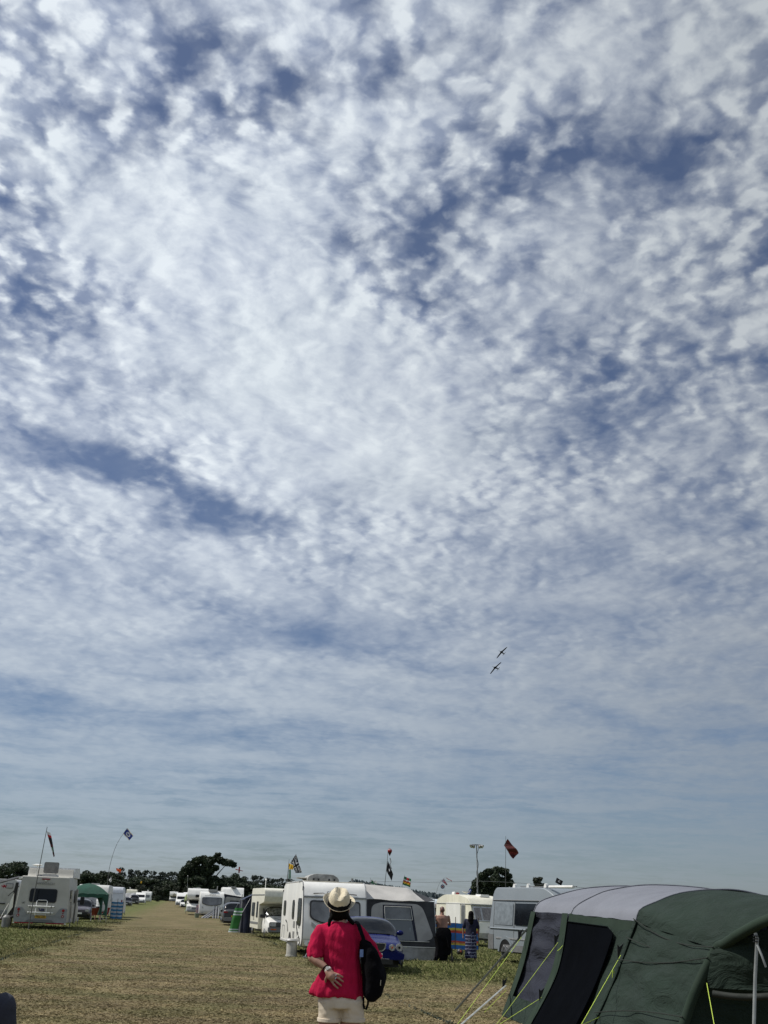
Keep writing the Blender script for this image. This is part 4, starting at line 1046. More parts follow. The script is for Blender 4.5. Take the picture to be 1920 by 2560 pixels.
# ---- cream camper with the body over its cab, on a small white van
def camper():
    W, L = 2.05, 4.5; c = G(697, 2342); q = on_ground(AT(707, 2340, 56).x, 56.)
    t = thing('small_campervan', 'boxy cream camper with its bed box over the cab of a small white van', 'campervan', q, LANE + R(5), 'campervans on the showground')
    # lower van body
    tab = [(0, .42, .62, .78, .68), (.08, .32, .72, .84, .76), (.9, .28, .86, 1.02, .80), (1.45, .27, .95, 1.50, .81), (1.9, .27, .98, 1.60, .82)]
    def S(y, u):
        zb, zw, zt, hw = (lerp_tab(tab, y, k) for k in (1, 2, 3, 4)); s = -1 if u < .5 else 1; a = u * 2 if u < .5 else (1 - u) * 2
        if a < .5: qq = a / .5; return Vector((s * hw * (.92 + .08 * math.sin(math.pi * (.15 + .7 * qq))), y, zb + (zw - zb) * qq))
        ph = (a - .5) / .5 * math.pi / 2; return Vector((s * hw * .97 * math.cos(ph) ** .45, y, zw + (zt - zw) * math.sin(ph) ** .7))
    k = MB(); k.grid(lambda u, v: S(v * 1.9, u), 36, 26); n0 = len(k.v); k.v += [tuple(S(0, i / 36)) for i in range(37)]; k.f.append(tuple(reversed(range(n0, n0 + 37)))); k.mi.append(0)
    k.build('cab', white, t)
    k = MB(); k.grid(lambda u, v: S(.98 + .46 * v, .30 + .40 * u) + Vector((0, -.02, .02)), 14, 6); ws = k.build('windscreen', glass, t)
    k = MB(); k.grid(lambda u, v: S(1.0 + .36 * v, .34 + .32 * u) + Vector((0, -.032, .03 + .03 * math.sin(u * 23) * math.cos(v * 9 + u * 4))), 30, 8); k.build('sun_blind', mat('foil_blind', (.5, .52, .53), .3, metal=.8, var=.3, scale=9), ws)
    for s in (-1, 1):
        k = MB(); k.prism([(1.05, .98), (1.75, .98), (1.75, 1.42), (1.45, 1.42)], (s * .80, 0, 0), Yv, Z, .02 * s); k.build('side_window', glass, t)
        k = MB(); k.rrect((s * .93, 1.22, 1.05), X, Z, .20, .16, .04, .08); k.build('door_mirror', black, t)
    # coachbuilt box with the pod over the cab
    prof = rounded([(1.75, .42), (1.75, 1.60), (1.05, 1.66), (.25, 1.72), (.15, 2.0), (.22, 2.33), (.5, 2.40), (4.4, 2.40), (4.5, 2.2), (4.5, .45)], [.02, .05, .1, .05, .05, .12, .2, .15, .1, .05])
    add_obj('camper_box', profile_body(prof, W, .05), mat('cream_camper_paint', (.68, .67, .58), .4, var=.06), t)
    k = MB(); k.box((0, 2.35, 2.07), (W + .03, 4.28, .05)); k.build('body_band', grey, t)
    win(t, (-W / 2, 2.25, 1.36), -Yv, Z, .40, .70, .04, glass, frame=black)
    win(t, (-W / 2, 3.6, 1.36), -Yv, Z, .9, .6, .04, glass, frame=black)
    k = MB(); k.box((-W / 2 - .008, 3.1, .70), (.02, 2.6, .10)); k.build('side_band', grey, t)
    for j in range(4):
        k = MB(); k.box((-W / 2 - .01, 3.3, .86 + j * .06), (.02, .35, .02)); k.build('vent_slat', grey, t)
    # nose
    k = MB(); k.rrect((0, .045, .67), X, Z, 1.44, .26, .06, .06); nb = k.build('grille_panel', black, t)
    for j in range(4):
        k = MB(); k.box((0, -.022, .58 + j * .055), (.74, .012, .016)); k.build('slat', grey, nb)
    for s in (-1, 1):
        k = MB(); k.rrect((s * .54, .0, .69), X, Z, .30, .18, .03, .045); k.build('headlight', lampm, t)
        k = MB(); k.rrect((s * .50, -.035, .46), X, Z, .28, .06, .02, .03); k.build('indicator', orange, t)
    k = MB(); k.rrect((0, .06, .45), X, Z, 1.56, .22, .05, .12); k.build('bumper', grey, t)
    k = MB(); k.disc((.0, -.03, .68), -Yv, .045, .02, 12); k.build('badge', chrome, t)
    plate(t, (.05, -.075, .44), X, 'EJ08', plate_w, .42, .11)
    stripe(t, [(-.45, .98), (-.1, .93), (.0, .86)], .02, black, (0, .42, 0), X, Z)
    for y in (.62, 3.6):
        for s in (-1, 1): wheel(t, s * (.74 if y < 2 else W / 2 - .12), y, .30, .17, face=s)
    m = MB(); m.box((0, 2.4, .38), (1.5, 4.0, .16)); m.build('chassis', black, t)
    aerial(t, -.6, 2.8, 2.4, .4, .06)
camper()

# ---- high-roofed silver van on the right
def van_body(W, L, H, nose=1.5):
    prof = rounded([(0.05, .40), (0, .6), (.03, 1.3), (.14, H - .25), (.3, H), (L - nose - 1.0, H), (L - nose - .2, H - .35), (L - .85, 1.35), (L - .1, 1.0), (L, .7), (L - .05, .35)], [.05, .1, .3, .3, .2, .5, .4, .2, .15, .1, .05])
    return prof
def silver_van():
    W, L, H = 2.0, 6.0, 2.52
    # it stands nose towards the right and towards the viewer: y=0 is its tail, local -x its visible flank
    q = on_ground(5.38, 41.6); t = thing('silver_van', 'high-roofed silver camper van parked beyond the green tent', 'van', q, R(180 + 25), 'campervans on the showground')
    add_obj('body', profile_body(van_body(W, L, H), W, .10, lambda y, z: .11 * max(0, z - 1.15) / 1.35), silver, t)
    F = W / 2                                          # flank on +x after the turn
    lean = Vector((-.11 / 1.35, 0, 1)).normalized()
    fx = lambda z: F - .11 * max(0, z - 1.15) / 1.35
    def plate_side(pts, nm, m, d=.02, out=0.0, seg=.04):
        k = MB(); z0 = sum(p2[1] for p2 in pts) / len(pts); k.prism(rounded([(y, z - z0) for y, z in pts], seg), (fx(z0) + out - .006, 0, z0), Yv, lean if z0 > 1.15 else Z, d); return k.build(nm, m, t)
    w1 = plate_side([(1.75, 1.26), (3.05, 1.26), (3.05, 1.98), (1.75, 1.98)], 'side_window', glass)
    plate_side([(4.02, 1.22), (4.98, 1.22), (4.62, 1.70), (4.3, 1.92), (4.02, 1.95)], 'cab_window', glass)
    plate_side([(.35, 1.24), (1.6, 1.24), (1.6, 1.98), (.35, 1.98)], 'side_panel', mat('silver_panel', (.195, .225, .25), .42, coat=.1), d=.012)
    for y in (.30, 1.68, 3.12, 3.92):
        plate_side([(y, .5), (y + .022, .5), (y + .022, 1.1), (y, 1.1)], 'door_seam', grey, d=.008, out=.004, seg=0)
        plate_side([(y, 1.16), (y + .022, 1.16), (y + .022, 2.02), (y, 2.02)], 'door_seam', grey, d=.008, out=.004, seg=0)
    k = MB(); k.tube([(fx(2.08) + .01, .2, 2.08), (fx(2.08) + .01, 4.6, 2.08)], .02, 6); k.build('gutter', grey, t)
    k = MB(); k.tube([(F + .005, .1, 1.12), (F + .005, 5.1, 1.12)], .03, 6); k.build('waist_moulding', silver, t)
    k = MB(); k.box((F - .005, 2.8, .80), (.05, 4.6, .05)); k.build('rubbing_strip', midgrey, t)
    k = MB(); k.box((F - .03, 2.7, .48), (.10, 3.4, .22)); k.build('sill', grey, t)
    k = MB(); k.rrect((0, .0, .62), -X, Z, 1.9, .5, .1, .10); k.build('rear_bumper', grey, t)
    k = MB(); k.box((F - .04, .16, .66), (.12, .36, .5)); k.build('bumper_corner', grey, t)
    for s in (-1, 1):
        for y in (1.15, 5.05): wheel(t, s * (F - .1), y, .35, .22, face=s)
    k = MB(); pts = [(1.15 + math.cos(R(a)) * .50, .35 + math.sin(R(a)) * .52) for a in range(0, 181, 12)] + [(1.15 + math.cos(R(a)) * .40, .35 + math.sin(R(a)) * .42) for a in range(180, -1, -12)]
    k.prism(pts, (F - .01, 0, 0), Yv, Z, .035); k.build('wheel_arch', silver, t)
    k = MB(); pts = [(math.cos(R(a)) * .42, math.sin(R(a)) * .42) for a in range(0, 181, 15)]; k.prism(pts, (F - .012, 1.15, .35), Yv, Z, .02); k.build('arch_lining', black, t)
    k = MB(); k.box((0, 3, .42), (1.7, 5.2, .2)); k.build('chassis', black, t)
    for y in (1.3, 2.2, 3.3):
        k = MB(); k.prism(rounded([(-.09, 0), (.09, 0), (.06, .12), (-.02, .14)], .03), (fx(H) - .25, y, H), Yv, Z, .09); k.build('roof_bracket', white, t)
    k = MB(); k.box((F - .32, 3.4, H + .03), (.05, 3.4, .03)); k.build('awning_rail', grey, t)
    k = MB(); k.tube([(F - .26, 3.6, H + .02), (F - .26, 5.0, H + .02)], .05, 10); k.build('awning_case', white, t)
    # a chair and a lamp seen through the side window
    return t
silver_van()

# ---- old cream caravan on the right, seen three-quarter on
def old_caravan():
    W, L, H = 2.1, 4.6, 2.42
    q = on_ground(AT(1229, 2355, 57).x, 57)
    t = thing('old_caravan', 'old cream caravan with three slanted front windows behind the striped windbreak', 'caravan', q, R(27), 'touring caravans on the showground'); t.scale = (1, .84, 1)
    prof = rounded([(.25, .40), (.0, .95), (.05, 1.15), (.42, 1.95), (.36, 2.0), (.75, 2.30), (1.2, 2.36), (1.9, H + .06), (3.6, H + .04), (4.5, 2.2), (4.6, 1.2), (4.4, .42)], [.05, .1, .03, .02, .02, .2, .2, .2, .3, .2, .3, .1])
    add_obj('body', profile_body(prof, W, .08), oldw, t)
    v = (Vector((0, .42, 1.95)) - Vector((0, .05, 1.15))).normalized(); cc = Vector((0, .22, 1.56))
    for x, w in ((0, .92), (-.73, .38), (.73, .38)):
        k = MB(); k.rrect(cc + X * x - Yv * .01, X, v, w + .10, .76, .04, .03); f = k.build('front_window', alu, t)
        k = MB(); k.rrect(cc + X * x - Yv * .04, X, v, w - .02, .64, .03, .01); k.build('pane', mat('curtained_glass', (.22, .20, .19), .2, var=.2, scale=9, stretch=(2, 2, .1)), f)
    k = MB(); k.box((0, .34, 2.0), (W + .04, .06, .06)); k.build('rain_gutter', midgrey, t)
    for s in (-1, 1):
        k = MB(); k.tube([(s * (W / 2 + .005), y, 2.02) for y in (.4, 2, 4.5)], .025, 6); k.build('side_gutter', midgrey, t)
    k = MB(); k.rrect((0, .06, .90), X, Vector((0, -.05, 1)), 1.7, .48, .05, .07); lo = k.build('locker', white, t)
    k = MB(); k.rrect((0, .09, .55), X, Vector((0, -.35, 1)), 1.75, .26, .03, .04); k.build('lower_panel', lgrey, t)
    text('VELUMEU', .13, grey, lo, (0, -.015, .93), X, Z, sx=.9, shear=.1)
    k = MB(); k.rrect((.02, .01, .80), X, Z, .16, .07, .03, .03); k.build('catch', black, lo)
    # door side (left) with its tall dark window
    win(t, (-W / 2, 1.25, 1.45), -Yv, Z, .40, 1.0, .02, glassl, frame=lgrey)
    k = MB(); k.rrect((-W / 2, 2.45, 1.30), -Yv, Z, 1.7, 1.55, .02, .02); d = k.build('awning_panel', white, t)
    k = MB(); k.rrect((-W / 2 - .02, 2.9, .95), -Yv, Z, .3, .22, .02, .02); k.build('vent', lgrey, d)
    win(t, (-W / 2, 3.85, 1.45), -Yv, Z, .35, .7, .02, glassl, frame=lgrey)
    chassis(t, W, L, [2.6], .32, clear=.38); arch(t, W, 2.6, .42, m=black)
    k = MB()
    for s in (-1, 1): k.tube([(s * .5, .3, .42), (0, -.8, .42)], .04, 6)
    k.build('drawbar', lgrey, t)
    k = MB(); k.rrect((0, -.35, .56), X, Z, .62, .30, .06, .4); k.build('gas_box', white, t)
    k = MB(); k.tube([(.15, -.75, .75), (.15, -.75, .1)], .035, 8); k.disc((.12, -.75, .1), X, .1, .06, 12); k.build('jockey_wheel', midgrey, t)
    dish(t, -.2, 2.6, H + .02, .22); rooflight(t, .3, 1.6, H - .02, .6, .6, .12, m=white); rooflight(t, -.5, 3.3, H, .3, .3, .2, m=white)
    k = MB(); k.box((-.45, 3.1, H + .10), (.14, .12, .12)); k.build('roof_box', redp, t)
    return t
old_caravan()

# ---- coachbuilt motorhome next to the caravan with the loungers, and others further off
def motorhome(label, px, Y, W, L, H, luton=True, rz=LANE, m=white, wscreen=True, group='motorhomes on the showground', detail=True, awn=None):
    q = on_ground(AT(px, 2290, Y).x, Y)
    t = thing('motorhome', label, 'motorhome', q, rz, group)
    prof = [(.0, .42), (.0, .95), (.55, 1.15), (1.05, 1.62), (.35 if luton else 1.15, 1.70 if luton else 1.85), (.22 if luton else 1.4, 2.1), (.6 if luton else 2.0, H), (L - .2, H), (L, H - .2), (L, .4)]
    add_obj('body', profile_body(rounded(prof, [.05, .1, .1, .05, .1, .25, .3, .15, .15, .05]), W, .08, (lambda y, z: .16 if y < 1.3 and z < 1.65 else 0) if not detail else None), m, t)
    v = (Vector((0, 1.05, 1.62)) - Vector((0, .55, 1.15))).normalized()
    win(t, (0, .78, 1.40), X, v, W * .78, .50, .08, glass, name='windscreen')
    k = MB(); k.rrect((0, .0, .72), X, Z, W * .5, .2, .04, .03); k.build('grille', grey, t)
    k = MB(); k.rrect((0, -.03, .48), X, Z, W * .9, .2, .06, .1); k.build('bumper', midgrey, t)
    for s in (-1, 1):
        k = MB(); k.rrect((s * W * .37, .02, .82), X, Z, .26, .22, .06, .05); k.build('headlight', lampm, t)
        k = MB(); k.rrect((s * (W / 2 + .14), .7, 1.35), X, Z, .2, .34, .05, .1); k.build('wing_mirror', black, t)
        win(t, (s * W / 2, 3.3, 1.6), Yv * s, Z, .9, .55, .06, glass, frame=black)
        win(t, (s * W / 2, 1.15, 1.45), Yv * s, Z, .5, .4, .06, glass)
    if luton: win(t, (0, .22, 2.05), X, Z, .5, .28, .05, glass, name='luton_window')
    chassis(t, W, L, [.9, L * .72], .33, clear=.4)
    rooflight(t, 0, 2.0, H - .01, .6, .6, .12); rooflight(t, -.4, 3.4, H - .01, .4, .4, .1)
    return t
motorhome('tall white motorhome half hidden by the caravan with the loungers', 490, 126, 2.3, 6.5, 2.85, luton=True)
motorhome('faraway white motorhome with its awning out at the end of the lane', 429, 345, 2.5, 7, 3.0)
motorhome('white motorhome whose flat roof shows above the grey awning', 580, 124, 2.4, 7.5, 3.1, luton=False)
EDGE = dict(label='white camper with a red dragon on its side at the left edge of the picture')
def panel_van(label, px, Y, W, L, H, m, rz, name='panel_van', group='vans on the showground', front=False):
    q = on_ground(AT(px, 2290, Y).x, Y); t = thing(name, label, 'van', q, rz, group)
    prof = van_body(W, L, H)
    if front: prof = [(L - y, z) for y, z in reversed(prof)]
    add_obj('body', profile_body(prof, W, .10, lambda y, z: .10 * max(0, z - 1.15) / 1.35), m, t)
    if not front:
        for s in (-1, 1):
            k = MB(); k.rrect((s * W * .44, .04, 1.2), X, Z, .1, .5, .03, .03); k.build('tail_lamp', redl, t)
        k = MB(); k.box((0, .02, 1.25), (.02, .02, 1.7)); k.build('door_seam', midgrey, t)
        for z in (1.2, 2.0): k = MB(); k.box((0, .06 * (z > 1.5) + .01, z), (W * .9, .03, .02)); k.build('door_rib', midgrey, t)
    else:
        v = Vector((0, .75, 1.0)).normalized(); win(t, (0, 1.05, 1.62), X, v, W * .8, .6, .08, glass, name='windscreen')
        for s in (-1, 1):
            k = MB(); k.rrect((s * W * .36, .04, .85), X, Z, .25, .2, .05, .04); k.build('headlight', lampm, t)
            win(t, (s * W * .49, 1.5, 1.6), Yv * s, Z, .7, .5, .06, glass)
        k = MB(); k.rrect((0, .02, .55), X, Z, W * .9, .3, .06, .06); k.build('bumper', grey, t)
    chassis(t, W, L, [1.0, L - 1.1], .34, clear=.4); return t
lilac = mat('cool_white_paint', (.60, .63, .68), .35, var=.04)
panel_van('plain bluish-white high-roofed van behind the striped blue windbreak', 274, 97, 2.0, 5.5, 2.5, lilac, LANE)
panel_van('white van parked nose-on before the last caravan of the left row', 345, 225, 2.1, 5.0, 2.3, white, LANE, front=True)
panel_van('dark-windowed white camper van in the far part of the right row', 450, 205, 2.1, 5.5, 2.5, white, LANE, front=True)

def edge_camper():
    q = on_ground(AT(46, 2290, 66).x, 66.); W, L, H = 2.2, 6.4, 2.45
    t = thing('motorhome', EDGE['label'], 'motorhome', q, R(97), 'motorhomes on the left row')
    prof = rounded([(0, .45), (0, 1.5), (.06, H - .2), (.25, H), (L - 1.6, H), (L - 1.0, 1.7), (L - .1, 1.1), (L, .45)], [.05, .3, .2, .2, .3, .2, .2, .05])
    add_obj('body', profile_body(prof, W, .08), mat('off_white_panel', (.48, .48, .46), .4, var=.06), t)
    chassis(t, W, L, [1.4, 5.3], .33, clear=.42)
    for y, w in ((1.9, .9), (4.0, .7)): win(t, (-W / 2, y, 1.55), -Yv, Z, w, .5, .08, glass, frame=black)
    win(t, (-W / 2, .55, 2.08), -Yv, Z, .35, .22, .04, lgrey, frame=grey, name='vent')
    k = MB(); k.box((-W / 2 - .01, L / 2, .62), (.04, L * .96, .22)); k.build('side_skirt', midgrey, t)
    k = MB(); k.box((-W / 2 - .02, .9, 1.10), (.05, .5, .06)); k.build('bracket', black, t)
    rooflight(t, 0, 2, H - .01, .5, .5, .1); rooflight(t, 0, 4, H - .01, .4, .4, .1)
edge_camper()
# ---- plainer caravans, one by one
def pc(label, px, Y, W, L, H, **k): 
    t = plain_caravan(label, px, 2290, W, L, H, Y=Y, **k); return t
pc('pale caravan with grey end panels behind the green gazebo', 225, 88, 2.35, 6, 2.55, m=mat('pale_caravan', (.60, .60, .57), .4, var=.05), win_m=lgrey, frame=lgrey, ww=1.8, wh=.9, wz=1.6, rear=True)
pc('last white caravan of the left row, with a grey side window', 360, 270, 2.4, 6, 2.6)
pc('cream-roofed caravan just visible behind the parked pickup', 322, 262, 2.4, 6, 2.9, m=oldw)
pc('small white caravan behind the faraway white car', 468, 240, 2.5, 6, 2.7)
pc('pale blue-white caravan between the dark awning and the old cream caravan', 1081, 92, 2.3, 5.5, 2.5, m=mat('blueish_white', (.58, .64, .66), .4), ww=1.0)
pc('white caravan half hidden behind the old cream caravan, under an orange cloth', 1096, 98, 2.2, 5.5, 2.45, ww=.9)

# ---- other cars
hatch = [(0, .40, .56, .70, .74), (.12, .30, .66, .80, .82), (.7, .26, .80, .94, .86), (1.3, .25, .90, 1.40, .87), (1.8, .25, .92, 1.50, .87), (3.2, .25, .92, 1.46, .86), (3.8, .28, .9, 1.1, .83), (4.0, .4, .7, .8, .76)]
def front_details(txt='', pm=plate_w, W=.84):
    def f(t, S):
        for s in (-1, 1):
            k = MB(); k.rrect((s * W * .74, .10, .66), X, Z, .30, .16, .06, .12); k.build('headlight', lampm, t)
            k = MB(); k.rrect((s * W * 1.12, 1.35, 1.0), X, Z, .18, .12, .04, .08); k.build('door_mirror', black, t)
        k = MB(); k.rrect((0, .04, .42), X, Z, W * 1.5, .2, .06, .08); k.build('grille', black, t)
        plate(t, (0, -.05, .46), X, txt, pm)
    return f
def place(px, Y): q = AT(px, 2290, Y); return on_ground(q.x, Y)
car('white hatchback facing the camera in the far part of the right row', place(460, 190), hatch, white, (.7, 1.5, 3.0, 3.8), details=front_details('AB12 CDE' if False else ''), wheels=(.75, 3.2))
car('plum-grey car parked between the nearest motorhome and the pale caravan', place(195, 84), hatch, purplep, (.7, 1.5, 3.0, 3.8), details=front_details(''), wheels=(.75, 3.2))
car('dark pickup with a white bonnet facing the camera in the left row', place(330, 215), [(a, b2, c * 1.05, d * 1.12, e) for a, b2, c, d, e in suv_tab], darkp, (.12, .55, 2.6, 3.35), name='pickup', cat='pickup', details=front_details(''), wheels=(.95, 3.55), r=.38)
car('low dark car behind the white high-roofed van in the left row', place(311, 180), hatch, darkp, (.7, 1.5, 3.0, 3.8), details=front_details(''), wheels=(.75, 3.2))
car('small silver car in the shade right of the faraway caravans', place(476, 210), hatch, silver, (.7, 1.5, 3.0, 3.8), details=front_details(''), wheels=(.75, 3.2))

# ------------------------------------------------------------------ people
skin = mat('skin', (.36, .20, .145), .55, var=.08, scale=5)
skin_t = mat('tanned_skin', (.42, .235, .175), .55, var=.12, scale=4)
hairm = mat('black_hair', (.003, .0025, .0025), .75, var=.3, scale=60, stretch=(3, 3, .3), spec=.12)
pink = mat('pink_linen', (.50, .012, .064), .9, var=.14, scale=4, bump=.5, bscale=16, stretch=(1, 1, .45), tl=.12, spec=.15, bdist=.03)
cuffs = mat('beige_cotton', (.62, .54, .43), .8, var=.06, scale=4, bump=.3, bscale=9)
straw = mat('straw_hat', (.74, .66, .49), .8, var=.05, scale=8, bump=.6, bscale=260)
blackcloth = mat('black_cloth', (.004, .004, .006), .95, var=.3, scale=5, bump=.5, bscale=14, spec=.1)

def add_mesh(name, me, m, parent): me.name = name; return add_obj(name, me, m, parent)

def woman():
    Y0 = 9.84; base = AT(850, 2520, Y0); base = on_ground(base.x, Y0)
    t = thing('person', 'woman in a pink blouse and straw hat seen from behind, hand on hip, looking up', 'person', base)
    def W(px, py, dy=0.0): return AT(px, py, Y0 + dy) - base
    # ---- body: head, neck, trunk, arms, legs as one skin
    m = MB()
    m.ball(W(849, 2274, .02), (.078, .098, .115), rot=Matrix.Rotation(R(-22), 3, 'X'))
    m.tube([W(849, 2288, .02), W(851, 2300, .0), W(852, 2316, 0)], [.052, .055, .075], 14)
    hip = W(852, 2490)
    m.tube([W(852, 2306), W(852, 2316), W(852, 2345), W(852, 2400), W(852, 2440), W(852, 2480), W(852, 2508)],
           [(.060, .045), (.125, .065), (.15, .085), (.13, .09), (.14, .10), (.165, .115), (.16, .12)], 18)
    for s, px in ((-1, 825), (1, 880)):
        top = W(px, 2500); m.tube([top, Vector((s * .092, .0, .62)), Vector((s * .09, -.01, .48)), Vector((s * .09, .0, .30)), Vector((s * .085, .02, .10))], [.098, .082, .058, .056, .040], 12)
        m.capsule([Vector((s * .085, .03, .06)), Vector((s * .095, -.10, .035)), Vector((s * .10, -.17, .03))], [.045, .038, .03], 10)
    # left arm: elbow out, forearm back to the hip, palm on the small of the back
    sh, el, wr = W(806, 2322, .0), W(781, 2394, -.06), W(817, 2421, -.13)
    sh = sh - Z * .02; m.capsule([sh, sh.lerp(el, .5) + Vector((-.004, 0, 0)), el], [.044, .042, .038], 12)
    m.capsule([el, el.lerp(wr, .35), wr], [.040, .040, .024], 12)
    pa = W(829, 2441, -.165); m.capsule([wr, W(821, 2430, -.15), pa], [.023, .030, .036], 12)
    m.ball(W(826, 2437, -.16), (.040, .018, .045), rot=Matrix.Rotation(R(-35), 3, 'Y'))
    F = [((836, 2433), (847, 2437), (857, 2443)), ((836, 2440), (848, 2447), (858, 2454)), ((833, 2447), (844, 2457), (853, 2464)), ((828, 2451), (836, 2463), (845, 2471))]
    for a, b2, c in F:
        m.capsule([W(*a, -.165), W(*b2, -.180), W(*c, -.170)], [.0105, .0095, .008], 8)
    m.capsule([W(819, 2438, -.15), W(814, 2449, -.13), W(814, 2459, -.11)], [.013, .012, .009], 8)
    # right arm goes down along the bag
    sh, el, wr = W(896, 2322, .0), W(926, 2376, .03), W(945, 2440, .10)
    sh = sh - Z * .02; m.capsule([sh, sh.lerp(el, .5), el], [.044, .042, .038], 12); m.capsule([el, el.lerp(wr, .4), wr], [.038, .036, .024], 12)
    m.capsule([wr, wr + Vector((.01, .02, -.07))], [.026, .034], 10)
    for j in range(4): m.capsule([wr + Vector((-.02 + .014 * j, .03, -.08)), wr + Vector((-.022 + .014 * j, .05, -.13)), wr + Vector((-.02 + .014 * j, .03, -.16))], [.009, .008, .007], 8)
    m.capsule([wr + Vector((-.02, .0, -.03)), wr + Vector((-.035, -.02, -.08))], [.011, .009], 8)
    # ears and the line of the jaw
    for s in (-1, 1): m.ball(W(849, 2276, .03) + Vector((s * .080, 0, 0)), (.010, .020, .030))
    m.ball(W(849, 2287, .10), (.045, .05, .04)); m.ball(W(849, 2270, .125), (.012, .022, .02))
    body = add_mesh('body', remeshed(m, .0058, 2), skin, t)
    # ---- blouse
    m = MB()
    rings = [(852, 2305, .070, .066), (852, 2309, .098, .078), (852, 2315, .140, .092), (851, 2324, .175, .106), (851, 2340, .190, .118), (853, 2365, .176, .124), (855, 2395, .160, .122), (856, 2420, .165, .125), (850, 2445, .195, .135), (845, 2465, .222, .148), (843, 2478, .232, .152), (842, 2489, .228, .148)]
    seg = 64; V = []
    for i, (px, py, rx, ry) in enumerate(rings):
        c = W(px, py, .0); wv = max(0, (i - 3) / 8)
        for k in range(seg):
            a = 2 * math.pi * k / seg
            f = 1 + .035 * wv * math.sin(a * 9 + i * .35) + .02 * math.sin(a * 5 - i * .6) * min(1, wv * 2)
            f += (.022 * math.sin(a * 22) if i in (3, 4, 5) else 0)
            dz = .012 * math.sin(a * 4 + 1) * wv - (.02 * (math.cos(a) * .5 + .5) * wv)
            # the hem hangs lower at the viewer's side
            V.append(c + Vector((math.cos(a) * rx * f, math.sin(a) * ry * f, dz)))
    Fc = [(i * seg + k, i * seg + (k + 1) % seg, (i + 1) * seg + (k + 1) % seg, (i + 1) * seg + k) for i in range(len(rings) - 1) for k in range(seg)]
    m.add(V, Fc); m.f.append(tuple(range(seg))); m.mi.append(0); m.f.append(tuple(reversed(range((len(rings) - 1) * seg, len(rings) * seg)))); m.mi.append(0)
    sl = [W(822, 2318, 0), W(806, 2328, 0), W(794, 2352, -.015), W(783, 2378, -.04), W(786, 2396, -.055)]
    sl[-1] = W(789, 2398, -.062)
    m.tube([W(826, 2322, 0), W(806, 2330, 0), W(795, 2352, -.015), W(786, 2376, -.04), W(787, 2388, -.05), W(794, 2399, -.065)], [.060, .074, .072, .068, .068, .052], 18)
    m.tube([W(872, 2322, 0), W(893, 2330, 0), W(912, 2352, .01), W(932, 2382, .035), W(945, 2400, .05)], [.060, .070, .066, .058, .056], 18)
    bl = remeshed(m, .0095, 2)
    for vv in bl.vertices:                                  # folds
        p = vv.co; q = Vector((p.x * 22, p.y * 22, p.z * 5)); q2 = Vector((p.x * 10 + p.z * 9, p.y * 10, p.z * 12))
        vv.co += vv.normal * (.011 * mnoise.noise(q) + .009 * mnoise.noise(q2) + .005 * mnoise.noise(q * 2.1) + (.004 if abs(p.x - .004) < .006 and p.y < 0 else 0))
    b_ = add_mesh('blouse', bl, pink, t)
    # gathered back seam and neck edge
    k = MB(); k.tube([W(852 + 21 * math.sin(a) , 2305.5 + 4.5 * math.cos(a) * (1 if math.cos(a) > 0 else .5), -.06 * math.cos(a)) for a in [i * 6.283 / 24 for i in range(25)]], .005, 6); k.build('neckband', pink, b_)
    # ---- shorts
    m = MB()
    m.tube([W(852, 2478), W(852, 2490), W(852, 2505), W(852, 2519)], [(.165, .118), (.190, .132), (.196, .142), (.19, .14)], 32)
    for s, px in ((-1, 825), (1, 881)):
        m.tube([W(px, 2500), W(px, 2516), W(px - s * 0, 2535), W(px + s * 1, 2553)], [(.104, .126), (.101, .122), (.099, .112), (.100, .108)], 24)
    sm = remeshed(m, .009, 2)
    for vv in sm.vertices:
        p = vv.co; vv.co += vv.normal * (.006 * mnoise.noise(Vector((p.x * 12, p.y * 12, p.z * 26))) + .004 * mnoise.noise(Vector((p.x * 30 + p.z * 20, p.y * 20, p.z * 14))))
    so_ = add_mesh('shorts', sm, cuffs, t)
    for s, px in ((-1, 824), (1, 882)):
        c = W(px, 2549); k = MB(); k.tube([c + Z * .014, c + Z * .012, c - Z * .012, c - Z * .016], [(.103, .112), (.107, .116), (.107, .116), (.103, .112)], 24); k.build('turn_up', cuffs, so_)
    # ---- hair and two short plaits
    m = MB(); m.ball(W(849, 2276, -.004), (.086, .100, .100), rot=Matrix.Rotation(R(-22), 3, 'X')); m.ball(W(847, 2290, -.035), (.062, .05, .045))
    m.ball(W(833, 2288, -.01), (.035, .05, .04)); m.ball(W(864, 2288, -.01), (.035, .05, .04))
    for P in ([(832, 2289), (827, 2296), (824, 2303), (822, 2311)], [(866, 2288), (872, 2296), (877, 2302), (882, 2307)]):
        for j in range(7):
            f = j / 6 * 2.999; i = int(f); f -= i; a, b2 = P[i], P[min(i + 1, 3)]
            m.ball(W(a[0] + (b2[0] - a[0]) * f, a[1] + (b2[1] - a[1]) * f, -.055), (.021 - .0012 * j, .018, .021))
    hm = remeshed(m, .009, 1)
    for vv in hm.vertices: p = vv.co; vv.co += vv.normal * .005 * mnoise.noise(Vector((p.x * 60, p.y * 60, p.z * 14)))
    add_mesh('hair', hm, hairm, t)
    # ---- hat
    hc = W(847, 2257, .015)
    ht = D.objects.new('hat', None) if False else None
    Rm = Matrix.Rotation(R(7), 3, 'Y') @ Matrix.Rotation(R(36), 3, 'X')
    def H(p): return hc + Rm @ Vector(p)
    m = MB(); n = 48; rings = []
    prof = [(.098, -.012), (.096, .03), (.091, .07), (.084, .095), (.068, .110), (.045, .112), (.018, .106)]
